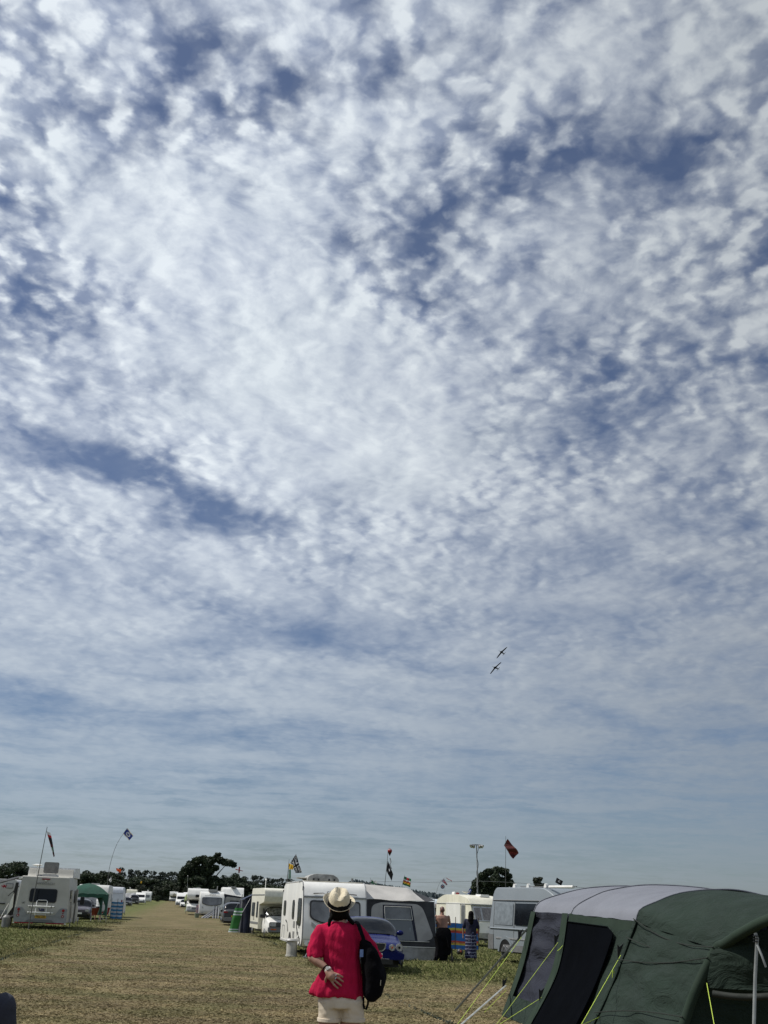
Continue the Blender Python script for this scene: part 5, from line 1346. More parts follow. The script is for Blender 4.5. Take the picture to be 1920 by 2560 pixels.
    for (r, z) in prof:
        ring = []
        for k in range(n):
            a = 2 * math.pi * k / n; cx, cy = math.cos(a) * r, math.sin(a) * r * 1.16
            zz = z
            if z > .05:                                   # teardrop dent and front pinches
                zz -= .020 * math.exp(-(cx / .034) ** 2) * (1 if r < .08 else .25)
                pin = math.exp(-((cy - .07) / .035) ** 2) * (z - .05) / .06
                cx *= 1 - .28 * pin
                zz += .012 * math.exp(-((abs(cx) - .045) / .02) ** 2) * (r < .08)
            ring.append(H((cx, cy, zz)))
        rings.append(ring)
    V = [p for r in rings for p in r] + [H((0, 0, .084))]
    Fc = [(i * n + k, i * n + (k + 1) % n, (i + 1) * n + (k + 1) % n, (i + 1) * n + k) for i in range(len(prof) - 1) for k in range(n)] + [((len(prof) - 1) * n + k, (len(prof) - 1) * n + (k + 1) % n, len(V) - 1) for k in range(n)]
    m.add(V, Fc)
    def brim(u, v):
        a = 2 * math.pi * u; r = .093 + .052 * v
        z = -.012 + .010 * v - .018 * math.sin(v * math.pi) * 0
        z += .030 * v * v * (math.cos(a) ** 2) * .9 - .014 * v * math.sin(a) + (.018 * v * v if math.sin(a) < 0 else 0)
        return H((math.cos(a) * r, math.sin(a) * r * 1.13, z))
    m.grid(brim, 60, 6)
    hat = m.build('hat', straw, t, solid=.003, ang=60)
    k = MB(); k.grid(lambda u, v: H((math.cos(u * 6.2832) * (.1015 - .004 * v), math.sin(u * 6.2832) * (.1015 - .004 * v) * 1.16, -.010 + .044 * v)), 48, 2); k.build('hat_band', blackcloth, hat, solid=.002)
    k = MB(); k.box(H((.100, .02, .010)), (.012, .045, .036), Rm); k.build('band_bow', blackcloth, hat)
    # ---- watch, ring
    wr0 = W(820, 2425, -.139); d = (W(829, 2441, -.165) - W(806, 2411, -.11)).normalized()
    k = MB(); k.tube([wr0 - d * .010, wr0 + d * .010], .0315, 18); wb = k.build('watch', white, t)
    k = MB(); k.disc(wr0 + Vector((-.004, -.024, .012)), Vector((-.1, -.9, .4)), .015, .012, 14); k.build('watch_face', lgrey, wb)
    w2 = W(814, 2419, -.128); k = MB(); k.tube([w2 - d * .003, w2 + d * .003], .031, 16); k.build('bracelet', blackcloth, t)
    for p in (W(840, 2438, -.176), W(839, 2446, -.178)):
        k = MB(); k.disc(p, d, .0125, .006, 10); k.build('ring', chrome, t)
    # ---- the black rucksack over her right shoulder, a thing of its own
    bp = thing('rucksack', 'black rucksack hanging from the right shoulder of the woman in pink', 'bag', base)
    m = MB()
    m.tube([W(905, 2350, -.05), W(912, 2362, -.06), W(923, 2385, -.07), W(931, 2420, -.075), W(936, 2455, -.075), W(930, 2480, -.07), W(922, 2494, -.06), W(918, 2499, -.06)],
           [(.020, .04), (.052, .07), (.076, .095), (.094, .11), (.098, .115), (.086, .105), (.062, .08), (.03, .04)], 20)
    m.tube([W(955, 2418, -.06), W(957, 2440, -.07), W(953, 2470, -.07)], [.022, .035, .022], 10)
    bm_ = remeshed(m, .011, 2)
    for vv in bm_.vertices: p = vv.co; vv.co += vv.normal * .010 * mnoise.noise(Vector((p.x * 14, p.y * 14, p.z * 9)))
    add_mesh('bag', bm_, blackcloth, bp)
    def strap(P, nm, w=.017, th=.004, m_=blackcloth):
        k = MB(); k.tube(P, [(w, th)] * len(P), 8); k.build(nm, m_, bp)
    strap([W(889, 2306, .03), W(892, 2304, -.03), W(896, 2310, -.10), W(902, 2328, -.125), (W(908, 2345, -.13)), W(912, 2365, -.13)], 'shoulder_strap', .018, .006)
    strap([W(912, 2352, -.12), W(925, 2356, -.10), W(931, 2366, -.09), W(940, 2385, -.08)], 'top_strap', .010, .005)
    strap([W(909, 2492, -.06), W(908, 2508, -.06), W(911, 2522, -.06), W(915, 2524, -.06), W(920, 2510, -.06), W(920, 2494, -.06)], 'hanging_loop', .009, .003)
    k = MB(); k.box(W(904, 2383, -.13), (.03, .02, .06)); k.build('tag', mat('blue_tag', (.18, .28, .55), .5), bp)
    k = MB(); k.tube([W(952, 2450, -.19), W(951, 2464, -.19)], .005, 6); k.build('zip_pull', chrome, bp)
woman()

def figure(t, H, top_m, bottom_m, skin_m, hair_m, arms, sx=1.0, skirt=False, bare=False, legs_to=.47, stance=.10, hair=None, sleeve=.5, top_z=.56):
    """a standing adult from behind; arms = two lists of (shoulder) elbow, wrist points in body heights"""
    m = MB(); h = H
    m.ball((0, 0, .935 * h), (.046 * h, .056 * h, .066 * h)); m.tube([(0, 0, .89 * h), (0, 0, .83 * h)], [.032 * h, .042 * h], 12)
    tor = [(.835, .055, .04), (.82, .115 * sx, .055), (.77, .125 * sx, .068), (.68, .105 * sx, .068), (.60, .100 * sx, .066), (.53, .108 * sx, .075), (.48, .10 * sx, .07)]
    m.tube([(0, 0, a * h) for a, _, _ in tor], [(b2 * h, c * h) for _, b2, c in tor], 18)
    for s in (-1, 1): m.tube([(s * .055 * h * sx, 0, .50 * h), (s * (.055 + stance * .25) * h, 0, .28 * h), (s * (.05 + stance * .35) * h, 0, .22 * h), (s * (.05 + stance * .4) * h, .01, .05 * h)], [.058 * h * sx, .038 * h, .034 * h, .021 * h], 12)
    for s in (-1, 1): m.capsule([(s * (.05 + stance * .4) * h, .02, .03 * h), (s * (.06 + stance * .4) * h, -.04 * 0 + .12 * .8, .02 * h)], [.024 * h, .018 * h], 8)
    for s, (el, wr) in zip((-1, 1), arms):
        sh = Vector((s * .118 * h * sx, 0, .805 * h)); el = Vector(el) * h; wr = Vector(wr) * h
        m.capsule([sh, el], [.030 * h, .024 * h], 10); m.capsule([el, wr], [.024 * h, .016 * h], 10)
        hd = wr + (wr - el).normalized() * .03 * h; m.capsule([wr, hd], [.016 * h, .019 * h], 8)
        side = Vector((0, 1, 0)); dv = (wr - el).normalized()
        for j in range(4):
            o = side * (.010 * (j - 1.5)) * h; m.capsule([hd + o, hd + o + dv * .035 * h], [.0065 * h, .005 * h], 6)
        m.capsule([wr + side * .012 * h, hd + side * .028 * h], [.007 * h, .006 * h], 6)
    for s in (-1, 1): m.ball((s * .047 * h, .0, .93 * h), (.007 * h, .012 * h, .018 * h))
    m.ball((0, .058 * h, .93 * h), (.008 * h, .014 * h, .012 * h))
    add_mesh('body', remeshed(m, .011, 2), skin_m, t)
    if not bare:
        m = MB(); m.tube([(0, 0, a * h) for a in (.845, .825, .77, .68, .60, top_z)], [(a * h, b2 * h) for a, b2 in ((.06, .045), (.125 * sx, .062), (.135 * sx, .077), (.12 * sx, .078), (.12 * sx, .08), (.125 * sx, .086))], 24)
        for s, (el, wr) in zip((-1, 1), arms):
            sh = Vector((s * .112 * h * sx, 0, .805 * h)); el = Vector(el) * h; m.capsule([sh, sh.lerp(el, sleeve), sh.lerp(el, min(sleeve * 1.5, 1))], [.040 * h, .038 * h, .034 * h], 12)
        me = remeshed(m, .012, 2)
        for vv in me.vertices: p = vv.co; vv.co += vv.normal * .008 * mnoise.noise(Vector((p.x * 11, p.y * 11, p.z * 7)))
        add_mesh('top', me, top_m, t)
    m = MB()
    if skirt:
        m.tube([(0, 0, .60 * h), (0, 0, .50 * h), (0, 0, .30 * h), (0, 0, .05 * h)], [(.108 * h, .08 * h), (.125 * h, .09 * h), (.125 * h, .085 * h), (.135 * h, .09 * h)], 28)
    else:
        m.tube([(0, 0, .585 * h), (0, 0, .53 * h), (0, 0, .48 * h)], [(.105 * h * sx, .074 * h), (.115 * h * sx, .084 * h), (.112 * h * sx, .08 * h)], 24)
        for s in (-1, 1): m.tube([(s * .056 * h * sx, 0, .50 * h), (s * (.06 + stance * .2) * h, 0, legs_to * .62 * h)], [.064 * h * sx, .058 * h], 16)
    me = remeshed(m, .012, 2)
    for vv in me.vertices: p = vv.co; vv.co += vv.normal * .007 * mnoise.noise(Vector((p.x * 12, p.y * 12, p.z * 5)))
    add_mesh('skirt' if skirt else 'shorts', me, bottom_m, t)
    m = MB()
    for b2 in (hair or [((0, -.006, .945), (.050, .058, .062))]): m.ball(Vector(b2[0]) * h, tuple(a * h for a in b2[1]))
    add_mesh('hair', remeshed(m, .011, 1), hair_m, t)

whitetee = mat('white_cotton', (.72, .72, .74), .8, var=.05, bump=.3, bscale=10)
darkshorts = mat('dark_shorts', (.02, .018, .025), .85, var=.2)
greyhair = mat('grey_hair', (.06, .055, .05), .6, var=.3, scale=50)
def man_white():
    q = G(243, 2298); Y = 84; q = on_ground(AT(243, 2298, Y).x, Y)
    t = thing('person', 'man in a white T-shirt and dark shorts standing by the green gazebo', 'person', q, R(-20))
    figure(t, 1.80, whitetee, darkshorts, skin, greyhair, [((-.15, .06, .64), (-.07, .16, .66)), ((.17, .05, .65), (.13, .17, .68))], stance=.18, sleeve=.55, top_z=.54)
man_white()
def man_bare():
    q = on_ground(AT(1104, 2396, 41).x, 41)
    t = thing('person', 'bald shirtless man in green swimming shorts seen from behind by the windbreak', 'person', q)
    trunks = mat('green_striped_trunks', (.02, .07, .065), .8, col2=(.25, .32, .25), thresh=(.5, .56), scale=9, stretch=(3, 3, .02))
    figure(t, 1.78, None, trunks, skin_t, mat('cropped_hair', (.17, .09, .075), .6), [((-.165, .05, .66), (-.03, .12, .70)), ((.165, .05, .66), (.03, .13, .68))], sx=1.12, bare=True, stance=.1, hair=[((0, -.004, .94), (.0475, .056, .064))])
man_bare()
def woman_navy():
    q = on_ground(AT(1177, 2398, 40.5).x, 40.5)
    t = thing('person', 'long-haired woman in a navy top and patterned navy long skirt seen from behind', 'person', q, R(-12))
    sk = D.materials.new('patterned_skirt'); sk.use_nodes = True; n = sk.node_tree; n.nodes.clear(); b = NB(n)
    tc = b.n('ShaderNodeTexCoord').outputs['Object']; x, y, z = b.sep(tc)
    w = b.m('ADD', b.m('MULTIPLY', z, 9.0), b.m('MULTIPLY', b.m('SUBTRACT', b.noise(tc, 9, 3, .6), .5), .5))
    row = b.m('FRACT', w); band = b.rng(b.m('ABSOLUTE', b.m('SUBTRACT', row, .5)), .06, .12, 1.0, 0.0)
    col = b.m('FRACT', b.m('MULTIPLY', b.m('ADD', x, y), 13.0)); tick = b.m('MULTIPLY', b.rng(b.m('ABSOLUTE', b.m('SUBTRACT', col, .5)), .10, .18, 1.0, 0.0), b.rng(b.noise(tc, 16, 2, .5), .48, .55))
    c = b.mix(b.m('MULTIPLY', b.m('MAXIMUM', band, tick), b.rng(z, .98, .90, 0, .8)), (.008, .009, .045), (.33, .36, .50))
    p = b.n('ShaderNodeBsdfPrincipled'); b.put(p.inputs['Base Color'], c); p.inputs['Roughness'].default_value = .85; o = b.n('ShaderNodeOutputMaterial'); b.put(o.inputs[0], p.outputs[0])
    nv = mat('navy_cotton', (.008, .009, .035), .85, var=.2)
    figure(t, 1.66, nv, sk, skin, hairm, [((-.175, -.0, .64), (-.17, .0, .49)), ((.165, .03, .64), (.15, .10, .52))], sx=1.0, skirt=True, sleeve=.55, top_z=.50,
           hair=[((0, -.012, .94), (.060, .066, .070)), ((0, -.035, .88), (.064, .045, .08)), ((.0, -.05, .82), (.066, .04, .08)), ((.01, -.055, .77), (.055, .035, .06))])
woman_navy()
def corner_person():
    # only the shoulder and a little hair reach into the picture
    Y = 5.2; p = AT(-78, 2560, Y); q = on_ground(p.x - .05, Y)
    t = thing('person', 'shoulder of a dark-haired person in a dark blue top, at the bottom left corner', 'person', q)
    top = AT(0, 2492, Y).z
    h = (top + .04) / .86
    figure(t, h, mat('dark_blue_top', (.022, .026, .042), .85, var=.2, bump=.4, bscale=12), darkshorts, skin, mat('dark_red_hair', (.03, .008, .006), .5), [((-.16, .02, .62), (-.15, .08, .48)), ((.16, .02, .62), (.15, .08, .48))], sx=1.2, sleeve=.9,
           hair=[((0, -.012, .94), (.052, .06, .066)), ((.02, -.02, .88), (.05, .04, .06))])
corner_person()

# ------------------------------------------------------------------ tents and awnings
def guy(t, a, b2, m, nm='guy_line', r=.0045):
    k = MB(); k.tube([a, b2], r, 5); return k.build(nm, m, t)
lime = mat('lime_cord', (.50, .66, .08), .6, var=.1)
greyweb = mat('grey_webbing', (.30, .32, .31), .7, var=.1)
tgreen = mat('green_tent_cloth', (.015, .027, .020), .85, var=.08, scale=1.4, bump=.75, bscale=2.8, spec=.2, bdist=.07, bwarp=1.4, stretch=(1, .7, 1.9))
tgreen2 = mat('light_green_tent_seam', (.021, .036, .025), .85, var=.08, scale=1.4, bump=.4, bscale=4, spec=.2)
tgrey = mat('charcoal_tent_cloth', (.021, .024, .036), .85, var=.05, scale=1.4, bump=.8, bscale=2.0, spec=.2, bdist=.08, bwarp=1.5, stretch=(1, .6, 1.6))
troof = mat('pale_grey_tent_roof', (.165, .175, .205), .75, var=.05, scale=1.2, bump=.4, bscale=3, spec=.3, bdist=.04)
tmesh = mat('black_door_mesh', (.002, .0026, .004), 1.0, var=.1, scale=2, spec=.02)

def smooth_pts(P, n):
    """points spread evenly along a smooth curve through P"""
    P = [Vector(p) for p in P]; out = []
    for i in range(len(P) - 1):
        p0, p1, p2, p3 = P[max(i - 1, 0)], P[i], P[i + 1], P[min(i + 2, len(P) - 1)]
        for j in range(12):
            t = j / 12; out.append(.5 * ((2 * p1) + (p2 - p0) * t + (2 * p0 - 5 * p1 + 4 * p2 - p3) * t * t + (3 * p1 - 3 * p2 + p3 - p0) * t ** 3))
    out.append(P[-1]); d = [0]
    for a, b2 in zip(out, out[1:]): d.append(d[-1] + (b2 - a).length)
    r = []
    for i in range(n):
        s = d[-1] * i / (n - 1); j = next(k for k in range(1, len(d)) if d[k] >= s - 1e-9); f = (s - d[j - 1]) / max(d[j] - d[j - 1], 1e-9)
        r.append(out[j - 1].lerp(out[j], f))
    return r
def skin_between(k, A, B2, nu, nv, bulge=0.0, wr=0.0, wf=(3, 3, 3), seed=0, axis=None):
    A = smooth_pts(A, nu + 1); B2 = smooth_pts(B2, nu + 1)
    n = axis or (A[-1] - A[0]).cross(B2[0] - A[0]).normalized()
    def f(u, v):
        i = min(int(round(u * nu)), nu); p = A[i].lerp(B2[i], v)
        e = math.sin(math.pi * v) * math.sin(math.pi * min(max(u, 0), 1)) if bulge else 0
        w = wr * mnoise.noise(Vector((p.x * wf[0] + seed, p.y * wf[1], p.z * wf[2]))) * min(1, 6 * v * (1 - v) + .15)
        return p + n * (bulge * e + w)
    k.grid(f, nu, nv); return k

def green_tent():
    O = on_ground(4.6, 15.5)
    t = thing('inflatable_tent', 'big dark green air-beam tent with a pale grey roof at the right', 'tent', O)
    def P(px, py, Y): return AT(px, py, Y) - O
    FL = lambda x, y: Vector((x, y, 0)) - Vector((O.x, O.y, 0))
    # --- side wall facing the lane, stations from the far end to the near beam (foot, eave)
    foot = [AT(1262, 2540, 19.45), AT(1380, 2590, 17.6), AT(1480, 2640, 15.0)]
    foot = [Vector((2.38, 19.45, 0)), Vector((2.60, 17.7, 0)), Vector((2.72, 14.6, 0))]
    eave = [AT(1335, 2280, 19.4), AT(1428, 2285, 17.8), AT(1590, 2303, 15.0)]
    foot = [f - O for f in foot]; eave = [e - O for e in eave]
    mid = [P(1304, 2415, 19.45), P(1402, 2430, 17.75), P(1530, 2460, 14.9)]
    axis = Vector((-1, -.05, .15)).normalized()
    # charcoal end panel
    k = MB(); skin_between(k, [foot[0], mid[0], eave[0]], [foot[1], mid[1], eave[1]], 34, 26, 0, .10, (2.0, 1.6, 4.5), 3, axis); k.build('side_panel', tgrey, t)
    # door wall panel
    k = MB(); skin_between(k, [foot[1], mid[1], eave[1]], [foot[2], mid[2], eave[2]], 24, 24, 0, .03, (2, 2, 3), 1, axis); k.build('door_wall', tgreen, t)
    # the mesh door stands a little proud of its wall, on the same surface
    wA, wB = smooth_pts([foot[1], mid[1], eave[1]], 41), smooth_pts([foot[2], mid[2], eave[2]], 41)
    def wall_pt(h, a, off=.05):
        f = min(max(h, 0), 1) * 40; i = min(int(f), 39); f -= i
        return wA[i].lerp(wA[i + 1], f).lerp(wB[i].lerp(wB[i + 1], f), a) + axis * off
    off = Vector((-.05, -.03, 0))
    door = rounded([(.06, .0), (.10, .90), (.80, .885), (.80, .0)], [0, .03, .16, 0], 6)
    k = MB(); n_ = 24
    def door_pt(u, v):
        h = .93 * v; r0 = .02 + .0 * v; r1 = .82 - (.12 * max(0, (h - .86) / .07) ** 2.5)
        return wall_pt(h, r0 + (r1 - r0) * u)
    k.grid(door_pt, 16, n_); k.build('mesh_door', tmesh, t)
    k = MB(); k.tube([door_pt(0, i / 20) + axis * .01 for i in range(21)] + [door_pt(i / 10, 1) + axis * .01 for i in range(1, 10)] + [door_pt(1, 1 - i / 20) + axis * .01 for i in range(21)], .009, 6); k.build('door_zip', tmesh, t)
    # air beams showing through as lighter bands
    def beam(pts, r, nm='air_beam', m=tgreen2, fl=.55):
        q = smooth_pts(pts, 30); k = MB(); k.tube(q, r, 12, flat=1); k.build(nm, m, t)
    # --- arches of the roof, over to the far wall
    def arch_pts(E, top, far_x, far_z=1.55, steep=.5):
        e = Vector(E); T = Vector(top); f = Vector((far_x, E.y - .2, 0)) - Vector((O.x, 0, 0)) * 1; f.z = far_z
        return [e, e.lerp(T, .22) + Z * (T.z - e.z) * .28, e.lerp(T, .55) + Z * (T.z - e.z) * .26, T, T.lerp(f, .5) + Z * (T.z - f.z) * .22, f]
    top0 = P(1575, 2216, 19.2); top1 = P(1590, 2217, 17.6); top2 = P(1770, 2226, 15.0)
    e0, e1, e2 = eave
    A0 = [e0, P(1350, 2255, 19.4), P(1400, 2237, 19.4), P(1470, 2221, 19.3), top0, P(1750, 2226, 19.0), P(1900, 2280, 18.8)]
    A1 = [e1, P(1440, 2266, 17.8), P(1480, 2243, 17.8), P(1530, 2225, 17.7), P(1640, 2213, 17.6), P(1820, 2232, 17.3), P(2000, 2300, 17.0)]
    A2 = [e2, P(1600, 2275, 15.0), P(1635, 2258, 15.0), P(1700, 2234, 15.0), P(1790, 2225, 14.9), P(1880, 2233, 14.8), P(2080, 2290, 14.6)]
    k = MB(); skin_between(k, A0, A1, 40, 12, -.05, .015, seed=8, axis=Vector((0, 0, 1))); k.build('roof_panel', troof, t)
    k = MB(); skin_between(k, A1, A2, 40, 16, -.05, .015, seed=9, axis=Vector((0, 0, 1))); k.build('roof_panel', troof, t)
    for A in (A0, A1, A2):
        k = MB(); k.tube([p + Z * .006 for p in smooth_pts(A, 40)], .012, 6); k.build('roof_seam', mat('roof_seam', (.12, .13, .155), .7), t)
    # green border along the eave above the door
    k = MB(); skin_between(k, [e1 + off * .5, e1.lerp(e2, .5) + off * .5 - Z * .01, e2 + off * .5], [e1 + off - Z * .15, e1.lerp(e2, .5) + off - Z * .16, e2 + off - Z * .18], 20, 4, axis=axis); k.build('eave_band', tgreen2, t)
    sA, sB = smooth_pts([foot[0], mid[0], eave[0]], 41), smooth_pts([foot[1], mid[1], eave[1]], 41)
    def band(A_, B_, u0, u1, nm='edge_band'):
        k = MB(); k.grid(lambda u, v: A_[int(round(v * 40))].lerp(B_[int(round(v * 40))], u0 + (u1 - u0) * u) + axis * .055, 3, 40); k.build(nm, tgreen2, t)
    band(sA, sB, .0, .13); band(sA, sB, .86, 1.0); 
    k = MB(); k.grid(lambda u, v: sA[int(round(v * 8))].lerp(sB[int(round(v * 8))], u) + axis * .05, 12, 8); k.build('foot_band', tgreen, t)
    for a, b2, c in zip(foot, mid, eave):
        k = MB(); k.tube(smooth_pts([a, b2, c], 24), [(.03, .085)] * 24, 12); k.build('air_beam', tgreen2 if a is not foot[2] else tgreen, t)
    # --- the near end: dark green front sloping down from the last arch to a lower beam
    c0 = P(1790, 2375, 12.4)                               # the shoulder of the porch
    low = [P(1560, 2640, 13.2), P(1640, 2520, 12.9), P(1735, 2430, 12.6), c0, P(1850, 2335, 12.0), P(1925, 2298, 11.6), P(2060, 2262, 11.3)]
    A2b = [foot[2] + (eave[2] - foot[2]) * .02, mid[2], e2] + A2[1:5] + [A2[5], A2[6]]
    # lower panel: beam 3 leg to the porch beam leg
    L3 = [foot[2], mid[2], eave[2]]; Lp = [P(1690, 2620, 12.5), P(1738, 2480, 12.45), c0]
    k = MB(); skin_between(k, L3, Lp, 26, 26, .04, .07, (2.4, 1.8, 5), 12, Vector((-.8, -.6, 0)).normalized()); k.build('front_panel', tgreen, t)
    # upper hood: from the last arch down to the porch beam
    Ah = [e2, A2[1], A2[2], A2[3], A2[4], A2[5]]; Bh = [c0, c0.lerp(P(1850, 2335, 12.0), .35), c0.lerp(P(1850, 2335, 12.0), .7), P(1850, 2335, 12.0), P(1925, 2298, 11.6), P(2060, 2262, 11.3)]
    k = MB(); skin_between(k, Ah, Bh, 40, 22, .05, .03, (1.6, 1.6, 2.5), 15, Vector((-.2, -.5, .8)).normalized()); k.build('hood', tgreen, t)
    k = MB(); k.tube(smooth_pts(Lp + Bh[1:], 46), [(.055, .055)] * 46, 12); k.build('porch_beam', tgreen2, t)
    seam = mat('dark_seam', (.010, .016, .012), .9)
    for a_, b_, sag_ in ((e2, c0, .10), (L3[1].lerp(L3[2], .35), Lp[1].lerp(Lp[2], .75), .05), (e2 + (mid[2] - e2) * .30, P(1700, 2394, 13.4), .02), (foot[2].lerp(mid[2], .55), Lp[0].lerp(Lp[1], .5), -.04)):
        k = MB(); k.tube([a_.lerp(b_, i / 14) + Vector((-.045, -.05, .03)) - Z * sag_ * math.sin(math.pi * i / 14) for i in range(15)], .007, 5); k.build('seam', seam, t)
    # --- porch wall, set back under the hood on the right, with a rolled blind and hem
    k = MB(); skin_between(k, [p + Vector((.03, .06, 0)) for p in Lp], [P(2120, 2640, 12.4), P(2120, 2500, 12.4), P(2100, 2250, 12.3)], 30, 30, 0, .05, (2, 2, 4), 21, Vector((0, -1, 0))); k.build('porch_wall', tgreen, t)
    k = MB(); skin_between(k, [P(1776, 2380, 12.38), P(1768, 2440, 12.38), P(1775, 2470, 12.36)], [P(1850, 2330, 12.1), P(1960, 2420, 11.9), P(1960, 2480, 11.9)], 26, 20, .05, .05, (3, 3, 5), 25, Vector((0, -1, 0))); k.build('porch_flap', tgreen, t)
    k = MB(); k.tube(smooth_pts([P(1782, 2484, 12.3), P(1830, 2491, 12.2), P(1880, 2493, 12.1), P(1960, 2488, 11.9)], 16), .035, 10); k.build('rolled_blind', mat('dark_hem', (.015, .020, .016), .8), t)
    k = MB(); k.tube([P(1888, 2333, 11.6), P(1893, 2345, 11.6), P(1888, 2440, 11.6), P(1884, 2600, 11.4)], [(.018, .006)] * 4, 6); k.build('hanging_strap', greyweb, t)
    for y in (2340, 2347, 2354): k = MB(); k.box(P(1889, y, 11.58), (.05, .015, .012)); k.build('buckle', black, t)
    k = MB(); k.tube([P(1893, 2362, 11.55), P(1905, 2390, 11.5), P(1915, 2418, 11.5)], [(.012, .005)] * 3, 6); k.build('loose_strap', greyweb, t)
    # a pulled point above the strap
    k = MB(); k.prism([(-.07, .06), (.0, -.02), (.09, .08)], P(1888, 2334, 11.9), X, Z, .02); k.build('tension_patch', tgreen2, t)
    # --- guy lines, pegged out on the grass
    def peg(px, py, Y=None):
        q = G(px, py); return q - O
    g1, g2, g3 = G(1130, 2580) - O, G(1235, 2570) - O, G(1105, 2590) - O
    att = P(1304, 2343, 19.4), P(1395, 2356, 17.9), P(1265, 2465, 19.5), P(1357, 2492, 17.9)
    guy(t, att[0], g1, lime); guy(t, att[2], g1, lime); guy(t, att[1], g2, lime); guy(t, att[3], g2, lime)
    guy(t, P(1266, 2476, 19.45), G(1210, 2532) - O, lime)
    for a in att + (P(1554, 2385, 15.2), P(1512, 2535, 15.3)):
        k = MB(); k.prism([(-.03, -.09), (.03, .04), (.06, .12), (.0, .07), (-.03, .10)], a + Vector((-.04, -.06, .02)), X, Z, .012); k.build('guy_tab', black, t)
    guy(t, P(1554, 2385, 15.1), P(1452, 2564, 13.6), lime); guy(t, P(1512, 2537, 15.0), P(1452, 2564, 13.6), lime)
    guy(t, P(1767, 2458, 12.2), P(1787, 2570, 11.6), lime)
    for a, b2 in (((1410, 2360, 17.8), (1394, 2377, 17.8)), ((1370, 2497, 17.8), (1358, 2520, 17.8))):
        k = MB(); p0, p1 = P(*a), P(*b2); k.tube([p0, p0.lerp(p1, .4) - Z * .03 - X * .02, p1], .007, 5); k.build('loose_cord', lime, t)
    k = MB(); pa = P(1532, 2425, 14.9); k.tube([pa, pa + Vector((-.01, 0, -.10)), pa + Vector((.02, 0, -.19)), pa + Vector((.035, 0, -.10)), pa + Vector((.01, 0, -.01))], .006, 5); k.build('loose_cord', lime, t)
    # webbing storm straps
    for a, b2 in ((P(1318, 2322, 19.4), G(1190, 2520) - O + Vector((-.45, -.8, 0))), (P(1264, 2464, 19.5), G(1120, 2590) - O)):
        k = MB(); k.tube([a, b2], [(.018, .006)] * 2, 6); k.build('storm_strap', greyweb, t)
    for p in (g1, g2): k = MB(); k.tube([p + Z * .06, p - Z * .05], .01, 6); k.build('peg', alu, t)
    # far walls, so that the tent is closed from other sides too
    k = MB(); skin_between(k, [foot[0], mid[0], eave[0]] + A0[1:4], [FL(7.2, 19.0), FL(7.2, 19.0) + Z * .7, FL(7.1, 19) + Z * 1.3, A0[6], A0[5], A0[4]], 24, 10, axis=Vector((0, 1, 0))); k.build('end_wall', tgrey, t)
    k = MB(); skin_between(k, [A0[6], A1[6], A2[6]], [FL(7.4, 18.9), FL(7.5, 17.0), FL(7.6, 14.4)], 16, 10, axis=X); k.build('far_wall', tgreen, t)
green_tent()

